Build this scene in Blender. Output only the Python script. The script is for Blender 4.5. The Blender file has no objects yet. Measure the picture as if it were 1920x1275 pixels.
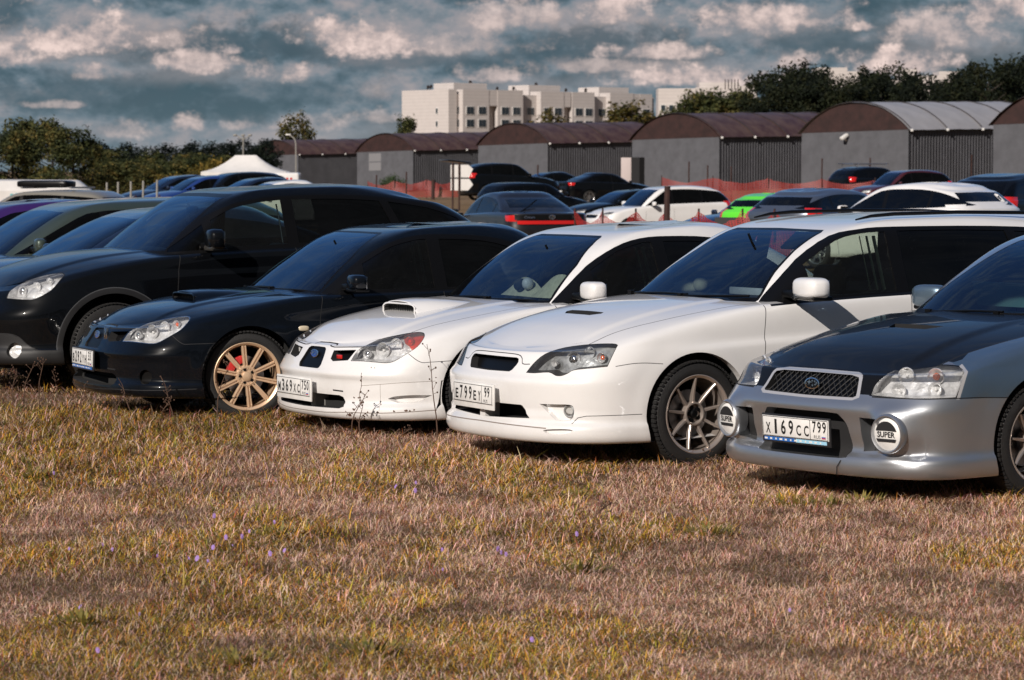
import bpy, bmesh, math, random
import numpy as np
from mathutils import Vector, Matrix
R = math.radians
# ------------------------------------------------------------------ camera, world, sun, exposure
scn = bpy.context.scene
COL = scn.collection
cam_d = bpy.data.cameras.new('camera'); cam = bpy.data.objects.new('camera', cam_d); COL.objects.link(cam)
cam.location = (0, 0, 1.75); cam.rotation_euler = (R(90) - math.atan(319.5/5600), 0, 0)
cam_d.sensor_width = 36; cam_d.lens = 36*5600/1920; cam_d.clip_start = .5; cam_d.clip_end = 6000
cam_d.dof.use_dof = True; cam_d.dof.focus_distance = 18.3; cam_d.dof.aperture_fstop = 8
scn.camera = cam
SUN_EL = R(29); SUN_TO = Vector((-.50, -.87, 0)).normalized()      # horizontal direction towards the sun
sd = bpy.data.lights.new('sun', 'SUN'); sd.energy = 4.8; sd.angle = R(.5); sd.color = (1, .915, .83)
so = bpy.data.objects.new('sun', sd); COL.objects.link(so)
sv = Vector((SUN_TO.x*math.cos(SUN_EL), SUN_TO.y*math.cos(SUN_EL), math.sin(SUN_EL)))
so.rotation_euler = sv.to_track_quat('Z', 'Y').to_euler(); so.location = sv*50
scn.view_settings.view_transform = 'Standard'; scn.view_settings.look = 'None'
scn.view_settings.exposure = .12; scn.view_settings.gamma = 1

def N(nt, typ, ins=None, **kw):
    n = nt.nodes.new('ShaderNode'+typ)
    for k, v in kw.items(): setattr(n, k, v)
    for k, v in (ins or {}).items():
        if isinstance(v, bpy.types.NodeSocket): nt.links.new(v, n.inputs[k])
        else: n.inputs[k].default_value = v
    return n
def mixc(nt, fac, a, b, bt='MIX'):
    n = nt.nodes.new('ShaderNodeMix'); n.data_type = 'RGBA'; n.blend_type = bt
    for i, v in ((0, fac), (6, a), (7, b)):
        if isinstance(v, bpy.types.NodeSocket): nt.links.new(v, n.inputs[i])
        else: n.inputs[i].default_value = v if i == 0 else (*v, 1)
    return n.outputs[2]
def mth(nt, op, a, b=0., c=None):
    n = nt.nodes.new('ShaderNodeMath'); n.operation = op
    for i, v in enumerate((a, b, c)):
        if v is None: continue
        if isinstance(v, bpy.types.NodeSocket): nt.links.new(v, n.inputs[i])
        else: n.inputs[i].default_value = v
    return n.outputs[0]
def ramp(nt, fac, stops, interp='LINEAR'):
    n = nt.nodes.new('ShaderNodeValToRGB'); cr = n.color_ramp; cr.interpolation = interp
    while len(cr.elements) < len(stops): cr.elements.new(.5)
    for e, (p, c) in zip(cr.elements, stops):
        e.position = p; e.color = (*c, 1) if len(c) == 3 else c
    nt.links.new(fac, n.inputs[0]); return n.outputs[0]

w = bpy.data.worlds.new("World"); scn.world = w; w.use_nodes = True
nt = w.node_tree; nt.nodes.clear()
out = N(nt, 'OutputWorld'); bg = N(nt, 'Background', {'Strength': 1.0})
sky = N(nt, 'TexSky', sky_type='NISHITA', sun_disc=False, sun_elevation=SUN_EL,
        sun_rotation=math.atan2(SUN_TO.x, SUN_TO.y), air_density=1.2, dust_density=.6, ozone_density=2.2)
tc = N(nt, 'TexCoord'); sep = N(nt, 'SeparateXYZ', {0: tc.outputs['Generated']})
X, Y, Z = sep.outputs
az = mth(nt, 'ARCTAN2', X, Y)
el = mth(nt, 'ARCSINE', Z)
# cloud layers: azimuth x elevation, flattened; large banks, small puffs
def cloudn(sa, se, det, rough, off, dist=0.):
    v = N(nt, 'CombineXYZ', {0: mth(nt, 'MULTIPLY', az, sa), 1: mth(nt, 'MULTIPLY', el, se), 2: off})
    return N(nt, 'TexNoise', {'Vector': v.outputs[0], 'Scale': 1.0, 'Detail': det, 'Roughness': rough, 'Distortion': dist}).outputs[0]
def clouds(off):
    e2 = mth(nt, 'ADD', el, off)
    def cn(sa, se, det, rough, o_, dist):
        v = N(nt, 'CombineXYZ', {0: mth(nt, 'MULTIPLY', az, sa), 1: mth(nt, 'MULTIPLY', e2, se), 2: o_})
        return N(nt, 'TexNoise', {'Vector': v.outputs[0], 'Scale': 1.0, 'Detail': det, 'Roughness': rough, 'Distortion': dist}).outputs[0]
    b = cn(14, 40, 2, .5, 4.3, .0); m = cn(40, 75, 5, .56, 7.7, .0); s_ = cn(110, 150, 3, .6, 2.2, .0)
    return mth(nt, 'ADD', mth(nt, 'MULTIPLY', b, .50), mth(nt, 'ADD', mth(nt, 'MULTIPLY', m, .36), mth(nt, 'MULTIPLY', s_, .14)))
f1 = clouds(0.); f2 = clouds(.0035)
lit = mth(nt, 'MULTIPLY', mth(nt, 'SUBTRACT', f1, f2), 1.5)            # tops of the banks catch the sun
f3 = mth(nt, 'ADD', mth(nt, 'MULTIPLY', f1, 1.0), lit)
low = ramp(nt, f3, [(.34, (.042, .082, .108)), (.42, (.065, .110, .142)), (.49, (.100, .150, .190)), (.55, (.145, .188, .226)), (.62, (.21, .225, .255)), (.76, (.32, .295, .30))])
# single cumulus banks: azimuth, elevation, half width, height in radians; lit puffy top, flat shaded base
def nz(sa, se, det, o_):
    v = N(nt, 'CombineXYZ', {0: mth(nt, 'MULTIPLY', az, sa), 1: mth(nt, 'MULTIPLY', el, se), 2: o_}); return N(nt, 'TexNoise', {'Vector': v.outputs[0], 'Scale': 1.0, 'Detail': det, 'Roughness': .62}).outputs[0]
pn = nz(95, 120, 6., 5.5); pw = mth(nt, 'SUBTRACT', pn, .5)
def bank(cx, cy, hw_, hh, amp=-3.0, lo=.35):
    u = mth(nt, 'DIVIDE', mth(nt, 'SUBTRACT', az, (cx-960)/5600), hw_/5600); v = mth(nt, 'DIVIDE', mth(nt, 'SUBTRACT', el, (318-cy-hh*.4)/5600), hh/5600)
    v = mth(nt, 'ADD', mth(nt, 'MAXIMUM', v, 0.), mth(nt, 'MULTIPLY', mth(nt, 'MINIMUM', v, 0.), 1.7))
    d = mth(nt, 'SQRT', mth(nt, 'ADD', mth(nt, 'MULTIPLY', u, u), mth(nt, 'MULTIPLY', v, v)))
    return N(nt, 'MapRange', {0: mth(nt, 'ADD', d, mth(nt, 'MULTIPLY', pw, amp)), 1: 1.2, 2: lo, 3: 0., 4: 1.}, interpolation_type='SMOOTHSTEP').outputs[0]
def allb(L, amp=-3.0, lo=.35):
    acc = None
    for c in L:
        b_ = bank(c[0], c[1], c[2]*1.12, c[3]*1.3, amp, lo); b_ = mth(nt, 'MULTIPLY', b_, min(1, c[4]*1.15)); acc = b_ if acc is None else mth(nt, 'MAXIMUM', acc, b_)
    return acc
dk = allb(((420, 70, 300, 42, .9), (1120, 70, 210, 55, .85), (760, 105, 240, 22, .6), (1560, 70, 200, 40, .7), (150, 165, 220, 40, .7), (1850, 110, 130, 22, .6), (1600, 10, 60, 30, .6), (500, 165, 200, 30, .45), (20, 20, 60, 40, .8)))
br = allb(((170, 50, 130, 42, .85), (290, 60, 90, 30, .55), (635, 45, 45, 48, .95), (700, 62, 110, 34, .8), (860, 70, 150, 26, .45), (960, 20, 120, 34, .6), (1140, 12, 80, 30, .8), (1400, 28, 130, 34, .8), (1540, 22, 90, 30, .75), (1770, 50, 120, 34, .6), (1860, 15, 90, 30, .8), (1680, 108, 95, 30, .85), (1225, 92, 100, 16, .7), (1320, 138, 150, 20, .8), (1120, 120, 160, 14, .45), (520, 128, 65, 20, .75), (380, 108, 80, 26, .7), (440, 92, 26, 10, .9), (182, 132, 34, 18, .6), (352, 226, 34, 18, .75), (225, 236, 70, 18, .5), (470, 232, 55, 10, .55), (600, 225, 60, 16, .45), (900, 135, 70, 16, .6), (22, 95, 40, 32, .75), (1490, 112, 50, 16, .7), (1615, 48, 24, 12, .9), (120, 195, 60, 8, .5), (700, 215, 60, 12, .4)))
sf = allb(((210, 60, 200, 60, .9), (760, 55, 230, 60, .9), (1150, 35, 170, 60, .8), (1430, 30, 200, 48, 1), (1760, 60, 230, 70, .9), (1270, 115, 230, 36, .9), (360, 125, 250, 34, .7), (620, 235, 280, 36, .7), (1000, 150, 230, 26, .7), (180, 238, 150, 26, .7)), -1.5, .1)
low = mixc(nt, mth(nt, 'MULTIPLY', sf, .55), low, (.27, .265, .285))
low = mixc(nt, mth(nt, 'MULTIPLY', dk, .80), low, (.045, .080, .105))
tone = ramp(nt, pn, [(.36, (.16, .185, .215)), (.45, (.28, .265, .28)), (.54, (.45, .385, .375)), (.66, (.68, .57, .54))])
low = mixc(nt, mth(nt, 'MULTIPLY', br, .95), low, tone)
hz = ramp(nt, el, [(0.0, (1, 1, 1)), (.034, (0, 0, 0))])
low = mixc(nt, mth(nt, 'MULTIPLY', hz, .30), low, (.16, .215, .25))
low = mixc(nt, 1.0, low, (1.24, 1.17, 1.13), 'MULTIPLY')
skl = mixc(nt, 1.0, sky.outputs[0], (.044, .063, .088), 'MULTIPLY')
hic = ramp(nt, f1, [(.48, (0, 0, 0)), (.66, (1, 1, 1))])
high = mixc(nt, mth(nt, 'MULTIPLY', hic, .55), skl, (.25, .28, .325))
elm = ramp(nt, el, [(.075, (0, 0, 0)), (.22, (1, 1, 1))])
fin = mixc(nt, elm, low, high)
# dark sky added behind the viewer to dim reflections in glass and paint
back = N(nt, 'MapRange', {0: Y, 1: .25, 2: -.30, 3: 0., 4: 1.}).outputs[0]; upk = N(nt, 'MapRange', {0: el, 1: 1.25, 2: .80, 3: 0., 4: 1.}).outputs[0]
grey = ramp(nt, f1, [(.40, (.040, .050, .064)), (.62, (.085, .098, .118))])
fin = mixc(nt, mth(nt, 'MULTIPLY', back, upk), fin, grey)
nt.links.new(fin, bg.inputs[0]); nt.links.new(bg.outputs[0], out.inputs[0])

# ------------------------------------------------------------------ materials
def M(name, col, rough=.6, metal=0., coat=0., spec=.5, noise=0., nscale=5., bump=0., bscale=40., emit=None, ntwo=None, coords='Object'):
    m = bpy.data.materials.new(name); m.use_nodes = True; t = m.node_tree
    b = t.nodes['Principled BSDF']; b.inputs['Roughness'].default_value = rough
    b.inputs['Metallic'].default_value = metal; b.inputs['Coat Weight'].default_value = coat
    b.inputs['Coat Roughness'].default_value = .04; b.inputs['Specular IOR Level'].default_value = spec
    b.inputs['Base Color'].default_value = (*col, 1)
    tcn = N(t, 'TexCoord')
    if noise:
        nn = N(t, 'TexNoise', {'Vector': tcn.outputs[coords], 'Scale': nscale, 'Detail': 6., 'Roughness': .65})
        c2 = ntwo or tuple(c*(1-noise) for c in col)
        t.links.new(ramp(t, nn.outputs[0], [(.35, c2), (.65, col)]), b.inputs['Base Color'])
    if bump:
        n2 = N(t, 'TexNoise', {'Vector': tcn.outputs[coords], 'Scale': bscale, 'Detail': 4.})
        bp = N(t, 'Bump', {'Height': n2.outputs[0], 'Strength': bump, 'Distance': .01})
        t.links.new(bp.outputs[0], b.inputs['Normal'])
    if emit: b.inputs['Emission Color'].default_value = (*emit[0], 1); b.inputs['Emission Strength'].default_value = emit[1]
    return m
def paint(name, col, metal=0., rough=.35, dust=.10, coat=1., spec=.5, flake=False, dirt=(.30, .25, .20)):
    """car paint: clear coat over base, thin road dust gathered low on the body and in patches"""
    m = bpy.data.materials.new(name); m.use_nodes = True; t = m.node_tree
    b = t.nodes['Principled BSDF']; b.inputs['Metallic'].default_value = metal
    b.inputs['Coat Weight'].default_value = coat; b.inputs['Coat Roughness'].default_value = .03; b.inputs['Specular IOR Level'].default_value = spec
    tcn = N(t, 'TexCoord'); o = tcn.outputs['Object']
    n1 = N(t, 'TexNoise', {'Vector': o, 'Scale': 2.3, 'Detail': 8., 'Roughness': .7})
    n2 = N(t, 'TexNoise', {'Vector': o, 'Scale': 90., 'Detail': 3.})
    sp = N(t, 'SeparateXYZ', {0: o})
    lowm = N(t, 'MapRange', {0: sp.outputs[2], 1: .62, 2: .12, 3: 0., 4: 1.}).outputs[0]
    a = mth(t, 'MULTIPLY', lowm, n1.outputs[0])
    a = mth(t, 'ADD', mth(t, 'MULTIPLY', a, dust*3.2), mth(t, 'MULTIPLY', ramp(t, n1.outputs[0], [(.45, (0, 0, 0)), (.75, (1, 1, 1))]), dust))
    a = mth(t, 'MULTIPLY', a, mth(t, 'ADD', n2.outputs[0], .45))
    a = mth(t, 'MINIMUM', a, .8)
    t.links.new(mixc(t, a, col, dirt), b.inputs['Base Color'])
    t.links.new(mth(t, 'ADD', mth(t, 'MULTIPLY', a, .6), rough), b.inputs['Roughness'])
    t.links.new(mth(t, 'ADD', mth(t, 'MULTIPLY', a, .5), .025), b.inputs['Coat Roughness'])
    if flake:
        n3 = N(t, 'TexNoise', {'Vector': o, 'Scale': 900., 'Detail': 1.})
        bp = N(t, 'Bump', {'Height': n3.outputs[0], 'Strength': .12, 'Distance': .002})
        t.links.new(bp.outputs[0], b.inputs['Normal'])
    return m
def glass(name, tint, refl=1.0, rough=.0, dust=.05, ior=1.5):
    m = bpy.data.materials.new(name); m.use_nodes = True; t = m.node_tree; t.nodes.clear()
    o = N(t, 'OutputMaterial'); tr = N(t, 'BsdfTransparent', {'Color': (*tint, 1)})
    gl = N(t, 'BsdfGlossy', {'Color': (*(refl if isinstance(refl, tuple) else (refl,)*3), 1), 'Roughness': .015})
    fr = N(t, 'Fresnel', {'IOR': ior})
    mx = N(t, 'MixShader', {0: fr.outputs[0], 1: tr.outputs[0], 2: gl.outputs[0]})
    tcn = N(t, 'TexCoord')
    n1 = N(t, 'TexNoise', {'Vector': tcn.outputs['Object'], 'Scale': 3., 'Detail': 8., 'Roughness': .7})
    df = N(t, 'BsdfDiffuse', {'Color': (.5, .47, .43, 1)})
    f = mth(t, 'MULTIPLY', n1.outputs[0], dust)
    m2 = N(t, 'MixShader', {0: f, 1: mx.outputs[0], 2: df.outputs[0]})
    t.links.new(m2.outputs[0], o.inputs[0]); return m
MT = {}
MT['white'] = paint('white_paint', (.70, .692, .688), dust=.12, rough=.4)
MT['pearl'] = paint('pearl_white_paint', (.70, .692, .688), dust=.08, rough=.35)
MT['black'] = paint('black_paint', (.0025, .003, .004), dust=.003, spec=.05, coat=.75, rough=.3)
MT['navy'] = paint('dark_navy_paint', (.002, .003, .005), dust=.003, spec=.05, coat=.8, rough=.3)
MT['silver'] = paint('silver_paint', (.42, .44, .47), metal=.85, rough=.33, dust=.05, flake=True)
MT['bluegrey'] = paint('blue_grey_paint', (.16, .23, .30), metal=.8, rough=.36, dust=.05, flake=True)
MT['hoodblack'] = paint('satin_black_paint', (.005, .005, .0052), rough=.4, spec=.1, dust=.003, coat=.38)
MT['sage'] = paint('sage_green_paint', (.05, .07, .058), metal=.5, rough=.38, dust=.05)
MT['dkblue'] = paint('dark_blue_paint', (.006, .014, .038), metal=.4, rough=.3, dust=.02)
MT['blue'] = paint('blue_paint', (.015, .045, .20), metal=.3, rough=.3, dust=.02)
MT['purple'] = paint('purple_paint', (.045, .012, .12), metal=.3, dust=.02)
MT['green'] = paint('lime_green_paint', (.10, .62, .03), dust=.02)
MT['grey'] = paint('steel_grey_paint', (.13, .15, .19), metal=.7, dust=.03)
MT['dkred'] = paint('dark_red_paint', (.06, .008, .010), metal=.3, dust=.03)
MT['charcoal'] = paint('charcoal_paint', (.016, .015, .018), metal=.5, dust=.015)
MT['cream'] = paint('cream_paint', (.17, .16, .135), dust=.08)
MT['gap'] = M('dark_gap', (.008, .008, .009), .8)
MT['black_plastic'] = M('black_plastic', (.0035, .0035, .004), .35, spec=.2)
MT['grey_plastic'] = M('grey_plastic', (.010, .010, .011), .55, noise=.3)
MT['rubber'] = M('tyre_rubber', (.013, .0125, .0125), .7, noise=.35, nscale=18, bump=.3, bscale=120)
MT['well'] = M('wheel_well', (.010, .010, .010), .95)
MT['gold'] = M('gold_alloy', (.70, .49, .32), .36, metal=.45, coat=.5)
MT['bronze'] = M('bronze_alloy', (.42, .36, .32), .28, metal=.6, coat=.6)
MT['alloy'] = M('silver_alloy', (.45, .45, .46), .3, metal=.9)
MT['disc'] = M('brake_disc_steel', (.25, .25, .26), .35, metal=1.)
MT['redcal'] = M('red_caliper', (.45, .02, .02), .4, coat=.6)
MT['chrome'] = M('chrome', (.75, .75, .76), .10, metal=1.)
MT['refl'] = M('headlight_reflector', (.82, .82, .82), .28, metal=.35, bump=.5, bscale=26, noise=.5, nscale=16)
MT['dkrefl'] = M('dark_headlight_bezel', (.55, .57, .58), .28, metal=.4, noise=.8, nscale=11, bump=.4, bscale=24)
MT['lens'] = glass('clear_lens', (.93, .94, .95), dust=.10)
MT['lensdirty'] = glass('hazed_lens', (.85, .86, .86), dust=.30)
MT['wind'] = glass('windscreen_glass', (.46, .55, .60), refl=(.62, .82, 1.0), dust=.008, ior=1.8)
MT['sidec'] = glass('clear_side_glass', (.66, .74, .68), dust=.012, ior=1.45)
MT['tint'] = glass('tinted_glass', (.02, .022, .024), dust=.006, ior=1.42)
MT['midtint'] = glass('half_tinted_glass', (.26, .30, .30), dust=.01, ior=1.45)
MT['redlens'] = M('red_lens', (.50, .012, .010), .12, coat=1.)
MT['ambline'] = M('orange_lens', (.65, .10, .02), .15, coat=1.)
MT['plate'] = M('plate_white', (.72, .71, .69), .4, noise=.12, nscale=12)
MT['plateframe'] = M('plate_frame', (.015, .015, .017), .5)
MT['ink'] = M('black_ink', (.010, .010, .010), .5)
MT['flagblue'] = M('blue_ink', (.02, .12, .40), .5)
MT['flagred'] = M('red_ink', (.45, .02, .02), .5)
MT['seat'] = M('dark_fabric', (.10, .10, .10), .9, noise=.3)
MT['seatgrey'] = M('grey_fabric', (.22, .22, .21), .9, noise=.3)
MT['dash'] = M('dashboard', (.022, .023, .025), .7)
MT['liner'] = M('headliner', (.30, .29, .27), .9)
MT['creamf'] = M('cream_cloth', (.68, .62, .42), .9, noise=.2, nscale=30)
MT['blueemblem'] = M('emblem_blue', (.015, .05, .22), .2, coat=1.)

# ------------------------------------------------------------------ object helpers
def obj(name, verts, faces, mat, parent=None, smooth=False, ang=40, mi=None):
    me = bpy.data.meshes.new(name)
    me.from_pydata([tuple(v) for v in verts], [], [tuple(int(i) for i in f) for f in faces])
    for m in (mat if isinstance(mat, (list, tuple)) else [mat]): me.materials.append(m)
    if mi is not None: me.polygons.foreach_set('material_index', np.asarray(mi, dtype=np.int32))
    if smooth:
        me.polygons.foreach_set('use_smooth', [True]*len(me.polygons))
        if ang: me.set_sharp_from_angle(angle=R(ang))
    me.validate(); me.update()
    o = bpy.data.objects.new(name, me); COL.objects.link(o); o.parent = parent
    return o
def empty(name, loc=(0, 0, 0), rz=0.):
    o = bpy.data.objects.new(name, None); COL.objects.link(o); o.location = loc; o.rotation_euler = (0, 0, rz)
    o.empty_display_size = .3; return o
def tag(o, label=None, cat=None, group=None, kind=None):
    if label: o['label'] = label
    if cat: o['category'] = cat
    if group: o['group'] = group
    if kind: o['kind'] = kind
    return o
class G:
    """collects simple shapes into one mesh"""
    def __init__(s): s.v = []; s.f = []; s.mi = []
    def add(s, v, f, m=0):
        k = len(s.v); s.v += [tuple(p) for p in v]; s.f += [tuple(i+k for i in q) for q in f]; s.mi += [m]*len(f)
    def box(s, c, d, rz=0., m=0, rx=0., ry=0.):
        mt = Matrix.Rotation(rz, 3, 'Z') @ Matrix.Rotation(ry, 3, 'Y') @ Matrix.Rotation(rx, 3, 'X')
        v = [Vector(c)+mt @ Vector((x*d[0]/2, y*d[1]/2, z*d[2]/2)) for x in (-1, 1) for y in (-1, 1) for z in (-1, 1)]
        s.add(v, [(0, 1, 3, 2), (4, 6, 7, 5), (0, 4, 5, 1), (2, 3, 7, 6), (0, 2, 6, 4), (1, 5, 7, 3)], m)
    def rbox(s, c, d, r=.02, rz=0., m=0, rx=0., ry=0., seg=2):
        bm = bmesh.new(); bmesh.ops.create_cube(bm, size=1.)
        for v in bm.verts: v.co = Vector((v.co.x*d[0], v.co.y*d[1], v.co.z*d[2]))
        bmesh.ops.bevel(bm, geom=bm.edges[:], offset=r, segments=seg, affect='EDGES', profile=.5)
        mt = Matrix.Rotation(rz, 3, 'Z') @ Matrix.Rotation(ry, 3, 'Y') @ Matrix.Rotation(rx, 3, 'X')
        bm.verts.index_update()
        s.add([Vector(c)+mt @ v.co for v in bm.verts], [[v.index for v in f.verts] for f in bm.faces], m); bm.free()
    def tube(s, pts, r, n=8, m=0, cap=True):
        pts = [Vector(p) for p in pts]; rr = r if isinstance(r, (list, tuple)) else [r]*len(pts)
        vs = []; up = None
        for i, p in enumerate(pts):
            d = (pts[min(i+1, len(pts)-1)]-pts[max(i-1, 0)]).normalized()
            if up is None:
                up = d.orthogonal().normalized()
            a = (up - d*up.dot(d)).normalized(); up = a; b = d.cross(a)
            vs += [p+(a*math.cos(2*math.pi*k/n)+b*math.sin(2*math.pi*k/n))*rr[i] for k in range(n)]
        fs = [(i*n+k, i*n+(k+1) % n, (i+1)*n+(k+1) % n, (i+1)*n+k) for i in range(len(pts)-1) for k in range(n)]
        if cap: fs += [tuple(range(n))[::-1], tuple((len(pts)-1)*n+k for k in range(n))]
        s.add(vs, fs, m)
    def ball(s, c, d, m=0, nu=12, nv=8, rz=0.):
        vs = []; mt = Matrix.Rotation(rz, 3, 'Z')
        for i in range(nv+1):
            a = math.pi*i/nv
            for j in range(nu):
                b = 2*math.pi*j/nu
                vs.append(Vector(c)+mt @ Vector((d[0]/2*math.sin(a)*math.cos(b), d[1]/2*math.sin(a)*math.sin(b), d[2]/2*math.cos(a))))
        s.add(vs, [(i*nu+j, (i+1)*nu+j, (i+1)*nu+(j+1) % nu, i*nu+(j+1) % nu) for i in range(nv) for j in range(nu)], m)
    def lathe(s, prof, n=32, m=0, axis='y', c=(0, 0, 0)):
        """prof: (radius, axial) pairs"""
        vs = []
        for r, a in prof:
            for k in range(n):
                t = 2*math.pi*k/n
                p = (r*math.cos(t), a, r*math.sin(t)) if axis == 'y' else ((a, r*math.cos(t), r*math.sin(t)) if axis == 'x' else (r*math.cos(t), r*math.sin(t), a))
                vs.append((p[0]+c[0], p[1]+c[1], p[2]+c[2]))
        fs = [(i*n+k, i*n+(k+1) % n, (i+1)*n+(k+1) % n, (i+1)*n+k) for i in range(len(prof)-1) for k in range(n)]
        s.add(vs, fs, m)
    def grid(s, P, m=0, flip=False):
        P = np.asarray(P); a, b = P.shape[:2]
        fs = [(i*b+j, i*b+j+1, (i+1)*b+j+1, (i+1)*b+j) for i in range(a-1) for j in range(b-1)]
        if flip: fs = [f[::-1] for f in fs]
        s.add(P.reshape(-1, 3).tolist(), fs, m)
    def obj(s, name, mat, parent=None, smooth=True, ang=40):
        return obj(name, s.v, s.f, mat, parent, smooth, ang, s.mi)
def fixn(o):
    bm = bmesh.new(); bm.from_mesh(o.data); bmesh.ops.recalc_face_normals(bm, faces=bm.faces); bm.to_mesh(o.data); bm.free(); return o
# ------------------------------------------------------------------ car surfaces (numpy)
# car frame: x forward from the front axle, y to the car's left, z up
def prof(pts):
    p = np.array(sorted(pts), float); x, y = p[:, 0], p[:, 1]
    if len(x) == 1: return lambda t: np.full_like(np.asarray(t, float), y[0])
    h = np.diff(x); d = np.diff(y)/h; m = np.zeros_like(y)
    m[0], m[-1] = d[0], d[-1]
    for i in range(1, len(x)-1):
        if d[i-1]*d[i] > 0:
            w1, w2 = 2*h[i]+h[i-1], h[i]+2*h[i-1]; m[i] = (w1+w2)/(w1/d[i-1]+w2/d[i])
    def f(t):
        t = np.clip(np.asarray(t, float), x[0], x[-1]); i = np.clip(np.searchsorted(x, t, side='right')-1, 0, len(h)-1)
        s = (t-x[i])/h[i]
        return ((2*s**3-3*s**2+1)*y[i]+(s**3-2*s**2+s)*h[i]*m[i]+(-2*s**3+3*s**2)*y[i+1]+(s**3-s**2)*h[i]*m[i+1])
    return f
def P_(v): return prof(v) if isinstance(v, (list, tuple)) else prof([(0, v)])
def curve(row, nn, ns, nr):
    xf, Df, n = row['f']; xr, Dr, m = row['r']; ys = P_(row['y']); zs = P_(row['z'])
    th = np.linspace(0, math.pi/2, nn); Xs = Df*np.cos(th)**(2/n); Xs[-1] = 0; Ys = np.sin(th)**(2/n)
    x1 = xf-Df+Xs; s1 = Ys
    x2 = np.linspace(xf-Df, xr+Dr, ns+2)[1:-1]; s2 = np.ones_like(x2)
    th = np.linspace(math.pi/2, 0, nr); Xr = Dr*np.cos(th)**(2/m); Xr[0] = 0
    x3 = xr+Dr-Xr; s3 = np.sin(th)**(2/m)
    x = np.concatenate([x1, x2, x3]); s = np.concatenate([s1, s2, s3])
    z = zs(x)
    if 'cz' in row: z = z+row['cz']*(np.clip(1-s, 0, 1))*(x > 0)
    return np.stack([x, s*ys(x), z], 1)
def rowsurf(rows, sub, nn, ns, nr):
    C = np.array([curve(r, nn, ns, nr) for r in rows])
    d = np.concatenate([[0], np.cumsum(np.maximum(np.linalg.norm(np.diff(C, axis=0), axis=2).mean(1), .004))])
    ts = []
    for i in range(len(rows)-1):
        k = max(1, int(math.ceil((d[i+1]-d[i])/sub))); ts += list(np.linspace(d[i], d[i+1], k, endpoint=False))
    ts.append(d[-1]); ts = np.array(ts)
    # monotone cubic in every column, vectorised
    h = np.diff(d)[:, None, None]; D = np.diff(C, axis=0)/h; Mm = np.zeros_like(C); Mm[0], Mm[-1] = D[0], D[-1]
    a, b = D[:-1], D[1:]; w1, w2 = 2*h[1:]+h[:-1], h[1:]+2*h[:-1]
    with np.errstate(divide='ignore', invalid='ignore'):
        hm = (w1+w2)/(w1/a+w2/b)
    Mm[1:-1] = np.where(a*b > 1e-9, hm, 0)
    # blend towards Catmull tangents for rounder sections
    cat = (a*h[1:]+b*h[:-1])/(h[1:]+h[:-1]); Mm[1:-1] = np.where(a*b > 1e-9, Mm[1:-1], 0)*.45+cat*.55
    for i, r in enumerate(rows):
        if r.get('crease') and 0 < i < len(rows)-1: Mm[i] = D[i-1]*.5+D[i]*.5
    i = np.clip(np.searchsorted(d, ts, side='right')-1, 0, len(rows)-2); s = ((ts-d[i])/np.diff(d)[i])[:, None, None]; H = h[i]
    return ((2*s**3-3*s**2+1)*C[i]+(s**3-2*s**2+s)*H*Mm[i]+(-2*s**3+3*s**2)*C[i+1]+(s**3-s**2)*H*Mm[i+1])
def topsurf(edge, zc, nv, p=2.2, bulge=None):
    """surface between an edge curve (K,3) and the centre line whose height is zc(x)"""
    zc = P_(zc); v = np.linspace(1, 0, nv)[:, None]
    x = np.repeat(edge[None, :, 0], nv, 0); y = v*edge[None, :, 1]; ze = edge[None, :, 2]
    z = ze+(zc(x)-ze)*(1-v**p)
    if bulge is not None: z = z+bulge(x, y)
    return np.stack([x, y, z], 2)
def flare(S, cx, r0, cz, amp, wid=.07):
    r = np.hypot(S[..., 0]-cx, S[..., 2]-cz); k = amp*np.exp(-((np.maximum(r-r0, 0))/wid)**2)*(S[..., 1] > .5)
    S = S.copy(); S[..., 1] += k; return S
def gauss(x, c, w_): return np.exp(-((x-c)/w_)**2)
def sstep(a, b, x): t = np.clip((np.asarray(x, float)-a)/(b-a), 0, 1); return t*t*(3-2*t)
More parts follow.
